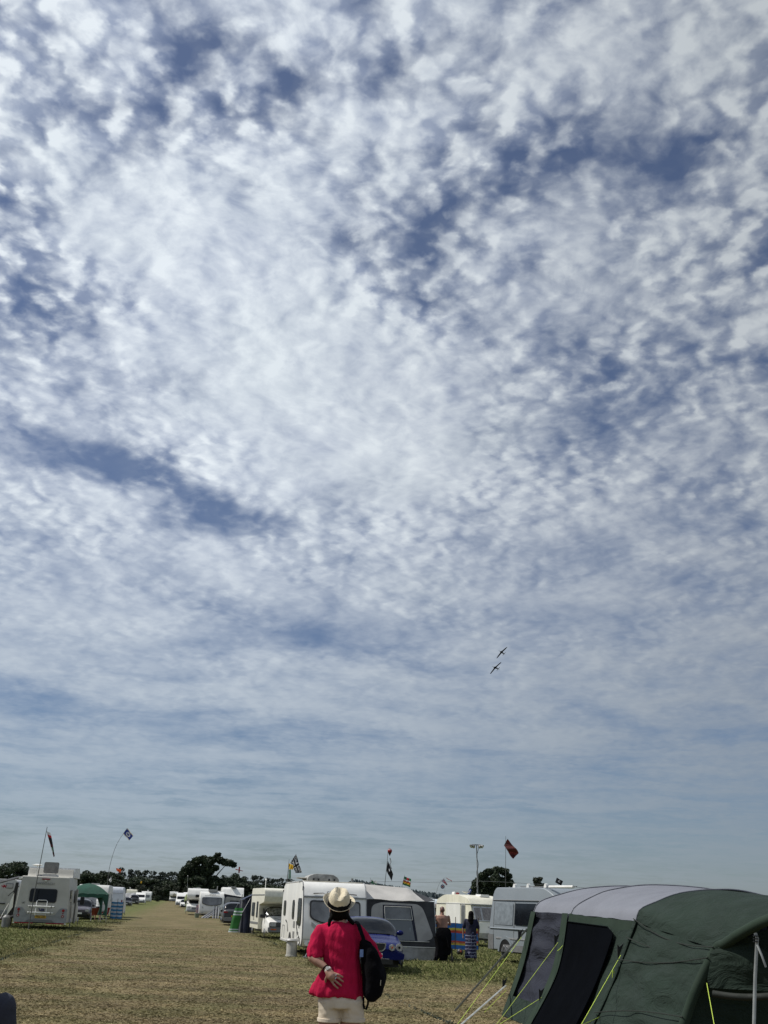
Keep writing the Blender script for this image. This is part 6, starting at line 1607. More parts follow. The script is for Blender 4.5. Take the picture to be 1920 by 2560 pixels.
# ---- the awning on the side of the big white caravan
def big_awning():
    c = BC.location + Vector((LNRM.x, LNRM.y, 0)) * 1.18
    t = thing('caravan_awning', 'grey and charcoal caravan awning with a framed window behind the blue car', 'awning', c, LANE)
    W, L = 2.45, 5.0; H0, H1 = 2.42, 1.92; y0 = .9; x1 = 2.12
    zr = lambda x, y: H1 + .02 * (1 - x / W)
    def ridge(x): return 2.44 - .07 * (x / 1.7) if x < 1.7 else 2.37 - (x - 1.7) * .42
    k = MB(); k.grid(lambda u, v: Vector((x1 * u - .25 * u * min(v * 1.3, 1), y0 - .06 + 1.1 * v, H1 + (ridge(x1 * u - .25 * u * v) - H1) * (1 - (1 - v) ** 1.5) - .04 * math.sin(math.pi * u) * math.sin(math.pi * v) + .02 * math.sin(u * 9 + v * 3) * (1 - v))), 26, 14); k.build('roof', mat('pale_canvas_roof', (.43, .42, .40), .85, var=.08, scale=1.2, bump=.3, bscale=3), t, solid=.008)
    k = MB(); k.grid(lambda u, v: Vector((x1 * u - .25 * u, y0 + 1.04 + (L - 1.1) * v, ridge((x1 - .25) * u) - .2 * v)), 16, 10); k.build('roof_back', awngrey, t, solid=.008)
    k = MB(); k.grid(lambda u, v: Vector((x1 - .25 * v + (W + .08 - x1 + .25 * v) * u, y0 + .02 + 1.04 * v + .1 * u, H1 + (ridge(x1 - .25 * v) - H1) * (1 - (1 - v) ** 1.5) * (1 - u) + (.10 * v + .06) * u - .01)), 8, 12); k.build('roof_corner', charcoal, t, solid=.008)
    # front wall, leaning out at the foot
    lean = .32
    def wall(x, z): return Vector((x + .10 * (x / W) * (1 - z / 2), y0 - lean * (1 - z / 2.2), z))
    def quad(pts, nm, m, off=0.0, d=.012, rd=0.0):
        k = MB(); P = rounded(pts, rd) if rd else pts
        f = [wall(x, z) - Yv * off for x, z in P]; b2 = [p + Yv * d for p in f]; n = len(P)
        k.add(f + b2, [tuple(range(n)), tuple(reversed(range(n, 2 * n)))] + [(i, (i + 1) % n, n + (i + 1) % n, n + i) for i in range(n)]); return k.build(nm, m, t, smooth=False)
    quad([(0, .42), (W, .42), (W, H1), (x1, H1), (0, H1)], 'front_frame', charcoal)
    quad([(.16, .60), (W - .42, .60), (W - .08, .72), (W - .34, 1.50), (W - .44, 1.72), (W - .62, 1.82), (.5, 1.84), (.20, 1.72)], 'front_panel', awngrey, off=.016, rd=.15)
    quad([(.0, .42), (W, .42), (W - .02, .66), (W * .72, .58), (0, .56)], 'lower_band', charcoal, off=.020)
    quad([(.0, .0), (W, .0), (W, .40), (0, .40)], 'mud_wall', mat('pale_grey_canvas', (.30, .30, .295), .85, var=.15, scale=3, bump=.4, bscale=6), off=.004)
    for z in (.41,): quad([(0, z), (W, z), (W, z + .022), (0, z + .022)], 'piping', white, off=.026)
    fx0, fx1, fz0, fz1 = .62, 1.66, .60, 1.76
    quad([(fx0, fz0), (fx1 + .14, fz0), (fx1 - .02, fz1), (fx0 - .02, fz1)], 'window_frame', navy, off=.030)
    clear = mat('clear_vinyl', (.10, .115, .13), .10, var=.5, scale=2.2, col2=(.30, .38, .42), thresh=(.52, .66), stretch=(1.5, 1, .7))
    quad([(fx0 + .06, 1.30), (fx1 - .06, 1.30), (fx1 - .10, 1.69), (fx0 + .04, 1.69)], 'window_pane', glassl, off=.036)
    quad([(fx0 + .06, fz0 + .03), (fx1 + .05, fz0 + .03), (fx1 - .05, 1.27), (fx0 + .06, 1.27)], 'window_pane', clear, off=.036)
    for (a, b2) in (((fx0 + .03, 1.71), (fx1 - .07, 1.71)), ((fx0 + .03, 1.29), (fx1 - .03, 1.29)), ((fx1 - .07, 1.71), (fx1 - .02, 1.29)), ((fx0 + .03, 1.71), (fx0 + .05, 1.29)), ((fx0, .6), (W - .25, .6))):
        k = MB(); k.tube([wall(*a) - Yv * .045, wall(*b2) - Yv * .045], .010, 5); k.build('piping', white, t)
    # right-hand side wall and frame poles
    k = MB(); k.grid(lambda u, v: Vector((W + .10 * (1 - v) + .02 * math.sin(u * 20), y0 - lean * (1 - v) * (1 - u) + L * u, H1 * v - .01)), 14, 8); k.build('side_wall', charcoal, t, solid=.01)
    k = MB(); k.grid(lambda u, v: Vector((W * u, y0 + L, (ridge(W * u) - .2) * v)), 8, 6); k.build('back_wall', awngrey, t, solid=.01)
    for x, z in ((W + .01, H1), (.05, H1)):
        k = MB(); k.tube([wall(x, .0) + Yv * .03, wall(x, z) + Yv * .03], .014, 6); k.build('pole', alu, t)
big_awning()

def side_awning(label, c, W, L, H0, H1, y0, roofm_, wallm, panelm, rz=LANE, win_=True, name='caravan_awning'):
    t = thing(name, label, 'awning', c, rz)
    k = MB(); k.grid(lambda u, v: Vector((W * u, y0 - .03 + L * v, H0 - (H0 - H1) * u - .08 * math.sin(math.pi * u) * math.sin(math.pi * v) + (-.05 * math.sin(math.pi * u) if v == 0 else 0))), 14, 10); k.build('roof', roofm_, t, solid=.01)
    k = MB(); k.prism([(0, 0), (W, 0), (W, H1 - .02), (0, H0 - .02)], (0, y0 + .02, 0), X, Z, .012); k.build('front_wall', wallm, t, smooth=False)
    k = MB(); k.prism(rounded([(.15, .1), (W - .15, .1), (W - .15, H1 - .12), (.15, H0 - .25)], .25), (0, y0 - .0, 0), X, Z, .012); k.build('front_panel', panelm, t)
    if win_: k = MB(); k.rrect((W * .5, y0 - .02, 1.35), X, Z, W * .5, .75, .05, .012); k.build('window', glass, t)
    for x in (0, W): k = MB(); k.prism([(y0, 0), (y0 + L, 0), (y0 + L, H1 if x else H0), (y0, H1 if x else H0)], (x, 0, 0), Yv, Z, .01); k.build('side_wall', wallm, t, smooth=False)
    return t
q = on_ground(AT(556, 2290, 112.5).x, 112.5)
side_awning('grey caravan awning with navy edges beside the caravan with the loungers', q, 2.5, 4, 2.35, 2.05, 0, mat('slate_canvas', (.24, .25, .28), .85, bump=.3, bscale=4), navy, awngrey)

# ---- the tall navy tent by the cream camper
def navy_tent():
    Y = 66.; q = on_ground(AT(617, 2325, Y).x, Y)
    t = thing('awning_tent', 'tall narrow navy blue tent between the green windsock and the cream camper', 'tent', q, LANE)
    k = MB(); k.grid(lambda u, v: Vector((-.38 + .76 * u + .04 * math.sin(v * 3), -.05 - .30 * (1 - v) + .05 * math.sin(u * 15 + v * 2), (1.80 + .40 * u) * v)), 24, 14); k.build('front_wall', navy, t)
    k = MB(); k.grid(lambda u, v: Vector((-.38 + .05 * math.sin(u * 12), -.35 * (1 - v) + 2.5 * u, 1.80 * v)), 14, 10); k.build('side_wall', navy, t)
    k = MB(); k.grid(lambda u, v: Vector((-.42 + .84 * u, -.08 + 2.6 * v, 1.82 + .42 * u)), 8, 8); k.build('roof', mat('navy_roof', (.03, .045, .10), .7, var=.2, scale=2), t, solid=.01)
    for x in (-.40, .02): k = MB(); k.tube([(x, -.38, 0), (x + .05, -.07, 1.8 + .2 * (x + .40))], .014, 6); k.build('pole', black, t)
    guy(t, Vector((.05, -.1, 1.9)), Vector((-.9, -1.4, .2)), white, r=.008)
navy_tent()

# ---- green gazebo with its legs and curtains
def gazebo():
    Y = 79.; q = on_ground(AT(212, 2292, Y).x, Y); g = mat('gazebo_green', (.012, .075, .048), .75, var=.15, scale=2, bump=.3, bscale=5)
    t = thing('gazebo', 'dark green pop-up gazebo with gathered corner curtains', 'gazebo', q, LANE + R(12))
    w, He, Hp = 1.3, 1.85, 2.55
    k = MB(); cs = [Vector((-w, -w, He)), Vector((w, -w, He)), Vector((w, w, He)), Vector((-w, w, He))]
    for i in range(4):
        a, b2 = cs[i], cs[(i + 1) % 4]; top = Vector((0, 0, Hp))
        k.grid(lambda u, v: a.lerp(b2, u).lerp(top, v) - Z * .10 * math.sin(math.pi * u) * (1 - v) * .0 + Z * .16 * math.sin(math.pi * v), 8, 8)
    k.build('roof', g, t)
    k = MB()
    for i in range(4):
        a, b2 = cs[i], cs[(i + 1) % 4]; k.grid(lambda u, v: a.lerp(b2, u) - Z * .24 * v + Z * .02 * math.sin(u * 25), 16, 2)
    k.build('valance', g, t)
    for c in cs:
        l = MB(); l.tube([c, (c.x, c.y, 0)], .02, 6); l.build('leg', alu, t)
        l = MB(); s = Vector((-.25 * (1 if c.x > 0 else -1), 0, 0))
        l.tube([c - Z * .1 + s, Vector((c.x, c.y, 1.1)) + s * .4, Vector((c.x, c.y, .9)) + s * .35, Vector((c.x, c.y, .45)) + s * .5], [(.25, .05), (.08, .06), (.08, .06), (.16, .08)], 12); l.build('curtain', g, t)
gazebo()

# ---- windbreaks: striped cloth on upright poles
def windbreak(label, pts, h, stripes, z0=.06, lean=0.0):
    o = sum((Vector(p) for p in pts), Vector()) / len(pts); o.z = gz(o.x, o.y)
    t = thing('windbreak', label, 'windbreak', o); P = [Vector(p) - o for p in pts]
    for i in range(len(P) - 1):
        a, b2 = P[i], P[i + 1]; zz = z0
        for (frac, m_) in stripes:
            k = MB(); dz = frac * h
            k.grid(lambda u, v: a.lerp(b2, u) + Vector((0, -.05 * math.sin(math.pi * u), zz + dz * v + .012 * math.sin(u * 7 + i))), 10, 2); k.build('stripe', m_, t, solid=.004); zz += dz
    for p in P:
        k = MB(); k.tube([p - Z * .05, p + Z * (h + .32)], .016, 8); k.build('pole', mat('wooden_pole', (.10, .07, .045), .7), t)
    return t
wb_b = mat('windbreak_blue', (.03, .17, .50), .6, var=.12, scale=3, tl=.25); wb_y = mat('windbreak_yellow', (.62, .55, .06), .6, tl=.25); wb_o = mat('windbreak_orange', (.60, .26, .10), .6, tl=.25); wb_r = mat('windbreak_red', (.55, .06, .03), .6, tl=.25)
wb_w = mat('windbreak_white', (.6, .66, .70), .6, tl=.25); wb_lb = mat('windbreak_light_blue', (.06, .26, .50), .6, tl=.25)
S8 = [(.16, wb_b), (.05, wb_y), (.06, wb_o), (.05, wb_r), (.30, wb_b), (.08, wb_r), (.04, wb_o), (.07, wb_y), (.19, wb_b)]
Yw = 50.0
windbreak('rainbow-striped windbreak standing behind the shirtless man', [on_ground(AT(x, 2380, y).x, y) for x, y in ((1062, Yw - 2), (1080, Yw), (1138, Yw), (1196, Yw + .4))], 1.08, S8)
S9 = [(.5 / 6, m_) for m_ in (wb_w, wb_lb) * 6]
windbreak('pale blue and white striped windbreak before the white high-roofed van', [on_ground(AT(x, 2290, 90).x, 90) for x in (275, 290, 305)], 1.25, [(1 / 9, (wb_lb, wb_w)[i % 2]) for i in range(9)])

# ---- green windsock standing by the lane, with silver bands
def sock():
    Y = 64.; q = on_ground(AT(588, 2326, Y).x, Y); gm = mat('windsock_green', (.04, .22, .045), .6, tl=.3, var=.2, scale=3)
    t = thing('hanging_banner', 'bright green cloth tube with white reflective bands hanging by the lane', 'windsock', q)
    sx = .32; top = AT(596, 2270, Y).z - q.z; x0 = AT(583, 2324, Y).x - q.x; x1 = AT(598, 2270, Y).x - q.x
    f = lambda u, v, r: Vector((x0 + (x1 - x0) * v + math.cos(u * 6.283) * r, math.sin(u * 6.283) * r * .5, .06 + (top - .06) * v))
    for v0, v1, m_, nm in ((0, .06, wb_w, 'reflective_band'), (.06, .10, gm, 'cloth'), (.10, .14, wb_w, 'reflective_band'), (.14, .70, gm, 'cloth'), (.70, .76, wb_w, 'reflective_band'), (.76, .82, gm, 'cloth'), (.82, .88, wb_w, 'reflective_band'), (.88, 1.0, gm, 'cloth')):
        k = MB(); k.grid(lambda u, v: f(u, v0 + (v1 - v0) * v, .27 - .04 * v1 + .015 * math.sin(u * 30)), 20, 3); k.build(nm, m_, t)
    k = MB(); k.tube([(x1 + .1, .1, 0), (x1 + .12, .05, top + .75)], .018, 6); k.build('pole', alu, t)
    k = MB(); k.tube([(x1 + .12, .05, top + .7), (x1 - .1, 0, top + .2), (x1 - .2, 0, top)], .008, 5); k.build('cord', alu, t)
sock()
t = thing('pop_up_shelter', 'crumpled pale green and yellow cloth flapping beside the faraway white motorhome', 'windbreak', place(472, 150))
k = MB(); k.grid(lambda u, v: Vector((-.7 + 1.4 * u + .15 * math.sin(v * 7), .3 * math.sin(u * 6 + v * 4), 2.2 * v * (1 - .3 * u) + .1 * math.sin(u * 9))), 14, 12); k.build('cloth', mat('lime_cloth', (.28, .42, .12), .6, col2=(.55, .6, .35), scale=2, tl=.3), t)

# ---- folding chairs, pushchair, loungers
def folding_chair(label, q, rz, m, group):
    t = thing('folding_chair', label, 'chair', q, rz, group)
    k = MB(); k.grid(lambda u, v: Vector((-.26 + .52 * u, -.22 + .44 * v, .42 - .04 * math.sin(math.pi * u))), 6, 6); k.build('seat', m, t, solid=.01)
    k = MB(); k.grid(lambda u, v: Vector((-.26 + .52 * u, -.22 - .12 * v + .03 * math.sin(math.pi * u), .42 + .48 * v)), 6, 6); k.build('backrest', m, t, solid=.01)
    for a, b2 in (((-.27, -.25, 0), (-.27, .22, .45)), ((.27, -.25, 0), (.27, .22, .45)), ((-.27, .25, 0), (-.27, -.35, .92)), ((.27, .25, 0), (.27, -.35, .92))):
        k = MB(); k.tube([a, b2], .012, 6); k.build('leg', alu, t)
    for s in (-1, 1): k = MB(); k.box((s * .28, 0, .62), (.05, .4, .02)); k.build('armrest', black, t)
    return t
rust = mat('rust_canvas', (.26, .045, .018), .8, var=.15)
folding_chair('rust-red folding chair under the front of the green gazebo', on_ground(AT(238, 2290, 81).x, 81), LANE, rust, 'chairs at the gazebo')
folding_chair('darker red folding chair just left of the man in the white T-shirt', on_ground(AT(259, 2290, 86).x, 86), LANE + R(60), mat('dark_red_canvas', (.22, .02, .02), .8), 'chairs at the gazebo')
folding_chair('black folding chair half behind the awning corner and the pushchair', on_ground(AT(1080, 2395, 40).x, 40.), R(30), blackcloth, None)
def pushchair():
    q = on_ground(AT(1108, 2400, 38.5).x, 38.5)
    t = thing('pushchair', 'black high-backed chair on wheels standing behind the shirtless man', 'pushchair', q, R(-8))
    k = MB(); k.prism(rounded([(-.26, .0), (.26, .0), (.28, .70), (.20, .88), (-.20, .88), (-.28, .66)], .1), (0, 0, .22), X, Z, .06); k.build('backrest', blackcloth, t, bevel=.02)
    k = MB(); k.box((-.02, .25, .42), (.5, .5, .10)); k.build('seat', blackcloth, t)
    k = MB(); k.grid(lambda u, v: Vector((-.34 + .08 * math.sin(v * 3) + .44 * u, -.10 - .08 * math.sin(u * 6), .05 + .75 * v)), 10, 6); k.build('hanging_coat', blackcloth, t, solid=.03)
    for s in (-1, 1):
        k = MB(); k.tube([(s * .30, -.1, .0), (s * .26, .05, .45), (s * .26, .45, .42), (s * .30, .50, .0)], .016, 6); k.build('leg', black, t)
        k = MB(); k.tube([(s * .30, -.05, .62), (s * .30, .4, .62)], .02, 6); k.build('armrest', black, t)
        k = MB(); k.tube([(s * .31, -.14, .10), (s * .31 + .03, -.14, .10)], .10, 14); k.build('wheel', rubber, t)
pushchair()
ball_q = on_ground(AT(1150, 2383, 45).x, 45); 
t = thing('ball', 'small dark ball lying in the grass between the two onlookers', 'ball', ball_q)
k = MB(); k.ball((0, 0, .12), .13, 16, 10); k.build('shell', black, t); k = MB(); k.ball((.02, -.09, .14), .05); k.build('patch', rust, t)
def lounger(label, px, lean_):
    q = on_ground(AT(px, 2292, 110.5).x, 110.5); t = thing('sun_lounger', label, 'sun lounger', q, LANE, 'folded loungers before the white caravan')
    st = (mat('lounger_white', (.6, .6, .6), .6), mat('lounger_stripe', (.08, .08, .10), .6))
    for j in range(5):
        x = -.26 + .13 * j
        k = MB(); a = Vector((x, 0, .02)); b2 = Vector((x + (1.3 if lean_ else 0), .35, .9 if lean_ else 1.15)); k.tube([a, b2], [(.05, .015)] * 2, 6); k.build('slat', st[j % 2], t)
    k = MB(); k.tube([(-.3, 0, 0), (-.3 + (1.3 if lean_ else 0), .35, .95 if lean_ else 1.2), (.3 + (1.3 if lean_ else 0), .35, .95 if lean_ else 1.2), (.3, 0, 0)], .02, 6); k.build('frame', alu, t)
lounger('striped folding lounger leaning low against the white caravan', 511, True)
lounger('striped folding lounger standing upright before the white caravan', 539, False)
t = thing('bucket', 'green bucket on the grass at the left front corner of the white caravan', 'bucket', on_ground(AT(492, 2289, 111).x, 111))
k = MB(); k.tube([(0, 0, 0), (0, 0, .42)], [.2, .25], 16); k.build('pail', mat('sage_plastic', (.16, .19, .13), .5), t); k = MB(); k.tube([(0, 0, .42), (0, 0, .45)], .26, 16); k.build('rim', lgrey, t)
t = thing('waste_container', 'grey waste container under the side of the nearest motorhome', 'water container', on_ground(AT(14, 2312, 58).x, 58.))
k = MB(); k.tube([(0, 0, 0), (0, 0, .5), (0, 0, .62)], [.22, .22, .1], 14); k.build('drum', grey, t); k = MB(); k.tube([(-.4, 0, .42), (0, 0, .45), (.5, 0, .62)], .08, 8); k.build('hose', black, t)
t = thing('blanket', 'pale patterned blanket hung over a rack at the corner of the white caravan', 'blanket', on_ground(AT(496, 2289, 113).x, 113))
k = MB(); k.grid(lambda u, v: Vector((-.3 + .6 * u, .1 * math.sin(u * 8), .3 + .9 * v)), 10, 8); k.build('cloth', mat('pinkish_cloth', (.45, .32, .30), .8, col2=(.2, .2, .3), scale=8), t, solid=.02)

# canopy of the nearest motorhome, and the cloth screen under it
ms = AT(50, 2190, 58.6); dirl = Vector((-LNRM.x, -LNRM.y, 0))
def wpt(px, py, Y): return AT(px, py, Y)
canopy('dark wind-out awning sloping down from the left side of the nearest motorhome',
       [wpt(49, 2193, 58.5), wpt(49, 2190, 62.5), wpt(-30, 2208, 63.5), wpt(-30, 2216, 58.5)], charcoal,
       poles=[(wpt(48, 2215, 58.5), wpt(20, 2240, 58.5)), (wpt(-28, 2214, 58.5), wpt(-40, 2310, 58.5)), (wpt(49, 2196, 58.4), wpt(-30, 2211, 58.4))])
t = thing('awning_side_screen', 'white and black cloth screen pegged out left of the nearest motorhome', 'screen', on_ground(AT(30, 2312, 58.2).x, 58.2))
o_ = t.location
def wp(px, py, Y): return AT(px, py, Y) - o_
for nm, P4, m_ in (('black_panel', [(47, 2206), (27, 2313), (12, 2313), (40, 2206)], black), ('white_panel', [(35, 2232), (31, 2268), (15, 2290), (26, 2252)], white)):
    k = MB(); f = [wp(x, y, 58.2 if m_ is black else 58.0) for x, y in P4]; k.add(f + [p + Yv * .05 for p in f], [(0, 1, 2, 3), (7, 6, 5, 4), (0, 4, 5, 1), (1, 5, 6, 2), (2, 6, 7, 3), (3, 7, 4, 0)]); k.build(nm, m_, t, smooth=False)
guy(t, wp(22, 2258, 58), wp(0, 2296, 57.2), lgrey, r=.012)
# red dragon on the camper at the edge
def dragon(parent_q, px, py, Y, w, name, label, m):
    """a red walking dragon: body, wing, tail and legs cut from thin sheet"""
    c = AT(px, py, Y); t = thing(name, label, 'emblem', c); 
    out = [(-.5, .12), (-.42, .26), (-.30, .22), (-.22, .05), (-.10, .12), (-.16, .40), (.0, .28), (.06, .44), (.14, .24), (.26, .34), (.24, .10), (.36, .14), (.46, .34), (.52, .22), (.44, -.02), (.30, -.10), (.34, -.34), (.20, -.36), (.18, -.14), (-.02, -.14), (.0, -.36), (-.14, -.34), (-.16, -.12), (-.30, -.06), (-.44, -.22), (-.36, .02)]
    k = MB(); k.prism([(x * w, y * w * .8) for x, y in out], (0, 0, 0), X, Z, .02); k.build('outline', m, t, smooth=False); return t
drag = mat('dragon_red', (.35, .01, .03), .5)
dragon(None, 10, 2216, 64.3, .32, 'dragon_emblem', 'red dragon emblem on the white camper at the left edge', drag)
canopy('white motorhome awning stretched to the right of the faraway motorhome', [AT(434, 2231, 343), AT(448, 2240, 345), AT(448, 2239, 349), AT(434, 2229, 348)], white)
canopy('orange cloth shade hanging beside the pale caravans', [AT(1088, 2260, 91), AT(1100, 2268, 91), AT(1101, 2266, 94), AT(1089, 2258, 94)], mat('salmon_cloth', (.55, .16, .08), .7))
# grey cover stretched over the parked trailer in the left row
t = thing('covered_trailer', 'trailer under a rumpled grey cover behind the parked pickup', 'trailer', place(322, 232))
k = MB(); k.grid(lambda u, v: Vector((-2.0 + 3.6 * u, 3.0 * v, .5 + 1.7 * math.sin(math.pi * min(max(v, .06), .94)) ** .4 * (.7 + .3 * math.sin(math.pi * u)) + .1 * math.sin(u * 11))), 18, 12); k.build('cover', mat('silver_cover', (.28, .29, .30), .6, var=.2, scale=1), t)
k = MB(); k.box((-.2, 1.5, .45), (3.2, 2.6, .5)); k.build('trailer_bed', grey, t)

# ------------------------------------------------------------------ flags, masts, wires
pole_m = mat('flagpole', (.09, .09, .085), .5, var=.1)
C_ = lambda n, c, **k: mat('flag_' + n, c, .75, var=.1, scale=3, tl=.3, **k)
fr, fw, fg, fb, fk, fy = C_('red', (.42, .015, .02)), C_('white', (.62, .63, .65)), C_('green', (.015, .14, .06)), C_('blue', (.02, .045, .26)), C_('black', (.012, .012, .016)), C_('yellow', (.62, .38, .03))
fdr, fgrey, fo = C_('dark_red', (.05, .008, .010), col2=(.10, .02, .018)), C_('grey', (.3, .31, .33)), C_('orange', (.62, .09, .02))
def flag(label, pole, corners, Y, design, mats, group=None, nx=30, ny=20, wave=.10, pole_r=.018, poleY=None, cat='flag', name='flag'):
    """pole: picture points from foot to top; corners: hoist top, fly top, fly bottom, hoist bottom in the picture"""
    pts = [AT(x, y, Y) for x, y in pole]; foot = on_ground(pts[0].x, Y)
    t = thing(name, label, cat, foot, 0, group)
    P = [p - foot for p in pts]; P[0] = Vector((P[0].x, 0, 0)) if pts[0].z - foot.z < .8 else P[0]
    if P[0].z > .8: P = [Vector((P[0].x - (P[1].x - P[0].x) * .15, 0, 0))] + P
    q = smooth_pts(P, 16) if len(P) > 2 else P
    k = MB(); k.tube(q, [pole_r * (1 - .5 * i / (len(q) - 1)) for i in range(len(q))], 8); k.build('pole', pole_m, t)
    A, B2, C2, E = [AT(x, y, Y) - foot for x, y in corners]; s = (B2 - A).length
    k = MB()
    def f(u, v):
        p = A.lerp(B2, u).lerp(E.lerp(C2, u), v); return p + Vector((0, math.sin(u * 7 + v * 3) * wave * (.2 + u), math.sin(u * 9 + v * 2) * s * .015))
    k.grid(f, nx, ny)
    o = k.build('cloth', mats, t, ang=180)
    me = o.data; idx = [design((i % nx + .5) / nx, (i // nx + .5) / ny) for i in range(nx * ny)]
    me.polygons.foreach_set('material_index', idx); me.update(); return t
def union(c, w, r_):
    def f(u, v):
        x, y = u - .5, v - .5
        if abs(x) < .06 or abs(y) < .10: return r_
        if abs(x) < .11 or abs(y) < .17: return w
        d = min(abs(x - y), abs(x + y)); return r_ if d < .045 else (w if d < .12 else c)
    return f
flag('long red, white and green windsock on the pole before the nearest motorhome', [(71, 2321), (86, 2235), (104, 2140), (118, 2067)], [(116, 2078), (126, 2082), (137, 2140), (134, 2143)], 56.2,
     lambda u, v: 1 if v < .12 else (2 if v < .22 else (3 if v < .5 and u > .3 else (0 if v < .62 else (1 if (u < .5 and v < .82) else (4 if v < .82 else 0))))), [fdr, fw, fr, fk, fg], nx=12, ny=40, wave=.05, pole_r=.03)
flag('blue flag with a white round emblem on a tall bending pole', [(268, 2240), (272, 2178), (290, 2115), (318, 2070)], [(318.6, 2071), (333, 2089), (323, 2101), (307.7, 2084)], 92,
     lambda u, v: (1 if ((u - .5) ** 2 + ((v - .5)) ** 2 < .085 and not ((u - .52) ** 2 * 1.3 + (v - .52) ** 2 < .02) and not (abs(v - .45) < .05 and abs(u - .4) < .15)) else (0 if .12 < v < .88 else (1 if .06 < v < .94 else 2))), [fb, fw, fy], pole_r=.025, wave=.05)
flag('small orange-red flag fluttering against the dark treeline', [(296, 2235), (294, 2170)], [(290, 2170), (303, 2174), (301, 2183), (291, 2176)], 150, lambda u, v: 0, [fo], pole_r=.01)
flag('small white flag with a black mark above the white high-roofed van', [(277, 2240), (277, 2190)], [(278, 2191), (279, 2202), (276, 2206), (272, 2200)], 120, lambda u, v: 1 if (u - .5) ** 2 + (v - .5) ** 2 < .03 else 0, [fw, fk], pole_r=.02)
flag('small yellow flag above the far part of the left row', [(353, 2245), (353, 2200)], [(352, 2203), (355, 2203), (354, 2209), (351, 2208)], 260, lambda u, v: 0, [fy], pole_r=.02)
flag('tiny white flag below and left of the small yellow flag', [(325, 2240), (325, 2216)], [(324, 2217), (327, 2219), (326, 2224), (324, 2222)], 260, lambda u, v: 0, [fw], pole_r=.02)
flag('tiny pale flag right of the last caravan of the left row', [(369, 2245), (370, 2222)], [(368, 2224), (373, 2225), (370, 2230), (368, 2228)], 290, lambda u, v: 0, [fw], pole_r=.02)
flag('black and white union-patterned flag above the big white caravan', [(717, 2230), (719, 2195), (723, 2148)], [(740, 2135), (755, 2182), (739, 2182), (726, 2157)], 60, union(0, 1, 0), [fk, fw], wave=.08, pole_r=.02)
flag('gold flag with green tails left of the black and white flag', [(714, 2230), (718, 2195), (722, 2156)], [(722, 2158), (733, 2163), (733, 2174), (722, 2173)], 59, lambda u, v: 0, [fy], wave=.12, pole_r=.015)
flag('pair of green streamers hanging under the gold flag', [(723, 2230), (724, 2174)], [(722, 2174), (727, 2174), (727, 2197), (721, 2197)], 59, lambda u, v: 0 if abs(u - .5) > .12 else 1, [fg, fgrey], wave=.05, pole_r=.01, cat='streamer')
flag('white flag with green shamrocks half hidden by the awning roof', [(924, 2240), (926, 2194)], [(927, 2199), (943, 2203), (942, 2214), (926, 2212)], 62, lambda u, v: 1 if ((u - .3) ** 2 + (v - .3) ** 2 < .03 or (u - .18) ** 2 + (v - .6) ** 2 < .03 or (u - .45) ** 2 + (v - .6) ** 2 < .03 or (u - .8) ** 2 + (v - .7) ** 2 < .03) else 0, [fw, fg], pole_r=.012, wave=.04)
flag('black pirate flag with a small white skull on the pole above the awning', [(960, 2235), (962, 2212), (967, 2165), (970.5, 2122)], [(969.6, 2152), (983, 2186), (979, 2202), (966, 2177)], 58, lambda u, v: 1 if ((u - .40) ** 2 + (v - .42) ** 2 < .012) else 0, [fk, fw], wave=.08, pole_r=.022)
def balloon():
    Y = 58; c = AT(974.5, 2130, Y); t = thing('balloon_windsock', 'small red and white balloon-shaped spinner on top of the pirate flag pole', 'windsock', c)
    k = MB(); k.ball((0, 0, .06), (.12, .12, .11), 14, 8); k.build('envelope', fr, t); k = MB(); k.tube([(0, 0, .0), (0, 0, -.18)], [.11, .02], 12); k.build('cone', fdr, t)
    k = MB(); k.tube([(0, 0, .09), (0, 0, .13)], [.115, .095], 14); k.build('white_band', fw, t)
    k = MB(); k.tube([(.02, 0, -.3), (.08, .03, -.5), (.02, 0, -.62), (.12, .02, -.85)], [(.03, .008)] * 4, 6); k.build('streamer', fw, t)
    k = MB(); k.tube([(-.08, 0, .2), (0, 0, .2), (0, 0, -.2)], .006, 5); k.build('wire', pole_m, t)
balloon()
flag('flag with green, white, red and yellow bands and a red dragon above the awning corner', [(1003, 2240), (1006, 2212), (1012, 2186)], [(1011, 2191), (1028, 2198), (1025.5, 2218), (1005.7, 2211)], 60,
     lambda u, v: 2 if (v < .28 and .35 < u < .75) else (3 if v < .32 else (1 if v < .45 else (2 if v < .6 else (4 if v < .82 else 3)))), [fk, fw, fr, fg, fy], pole_r=.012, wave=.05)
flag('red, white and blue union flag on a thin bending pole', [(1086, 2255), (1090, 2235), (1099, 2207), (1112, 2194)], [(1110, 2197), (1119, 2212), (1116, 2213), (1104, 2203)], 75, union(0, 1, 2), [fb, fw, fr], pole_r=.014, wave=.05)
def roundel():
    c = AT(1106.5, 2216.5, 75); t = thing('roundel_flag', 'round blue, white and red target-shaped flag under the union flag', 'flag', c)
    for r_, m_, d in ((.14, fb, 0), (.095, fw, .012), (.045, fr, .024)): k = MB(); k.disc((0, -d, 0), -Yv, r_, .01, 20); k.build('ring', m_, t)
    k = MB(); k.tube([(0, .01, .1), (0, .01, .3)], .004, 4); k.build('cord', pole_m, t)
roundel()
flag('thin red and white pennant streaming right of the union flag', [(1112, 2230), (1113, 2193)], [(1115, 2194), (1130, 2202), (1129, 2204), (1115, 2196)], 76, lambda u, v: 1 if v > .5 else 0, [fr, fw], pole_r=.006, wave=.03)
flag('small blue and white flag left of the round oak', [(1172, 2260), (1176, 2220)], [(1174, 2221), (1179, 2225), (1175, 2236), (1169, 2234)], 90, lambda u, v: 1 if abs(u - .5) < .15 and .2 < v < .8 else 0, [fb, fw], pole_r=.012)
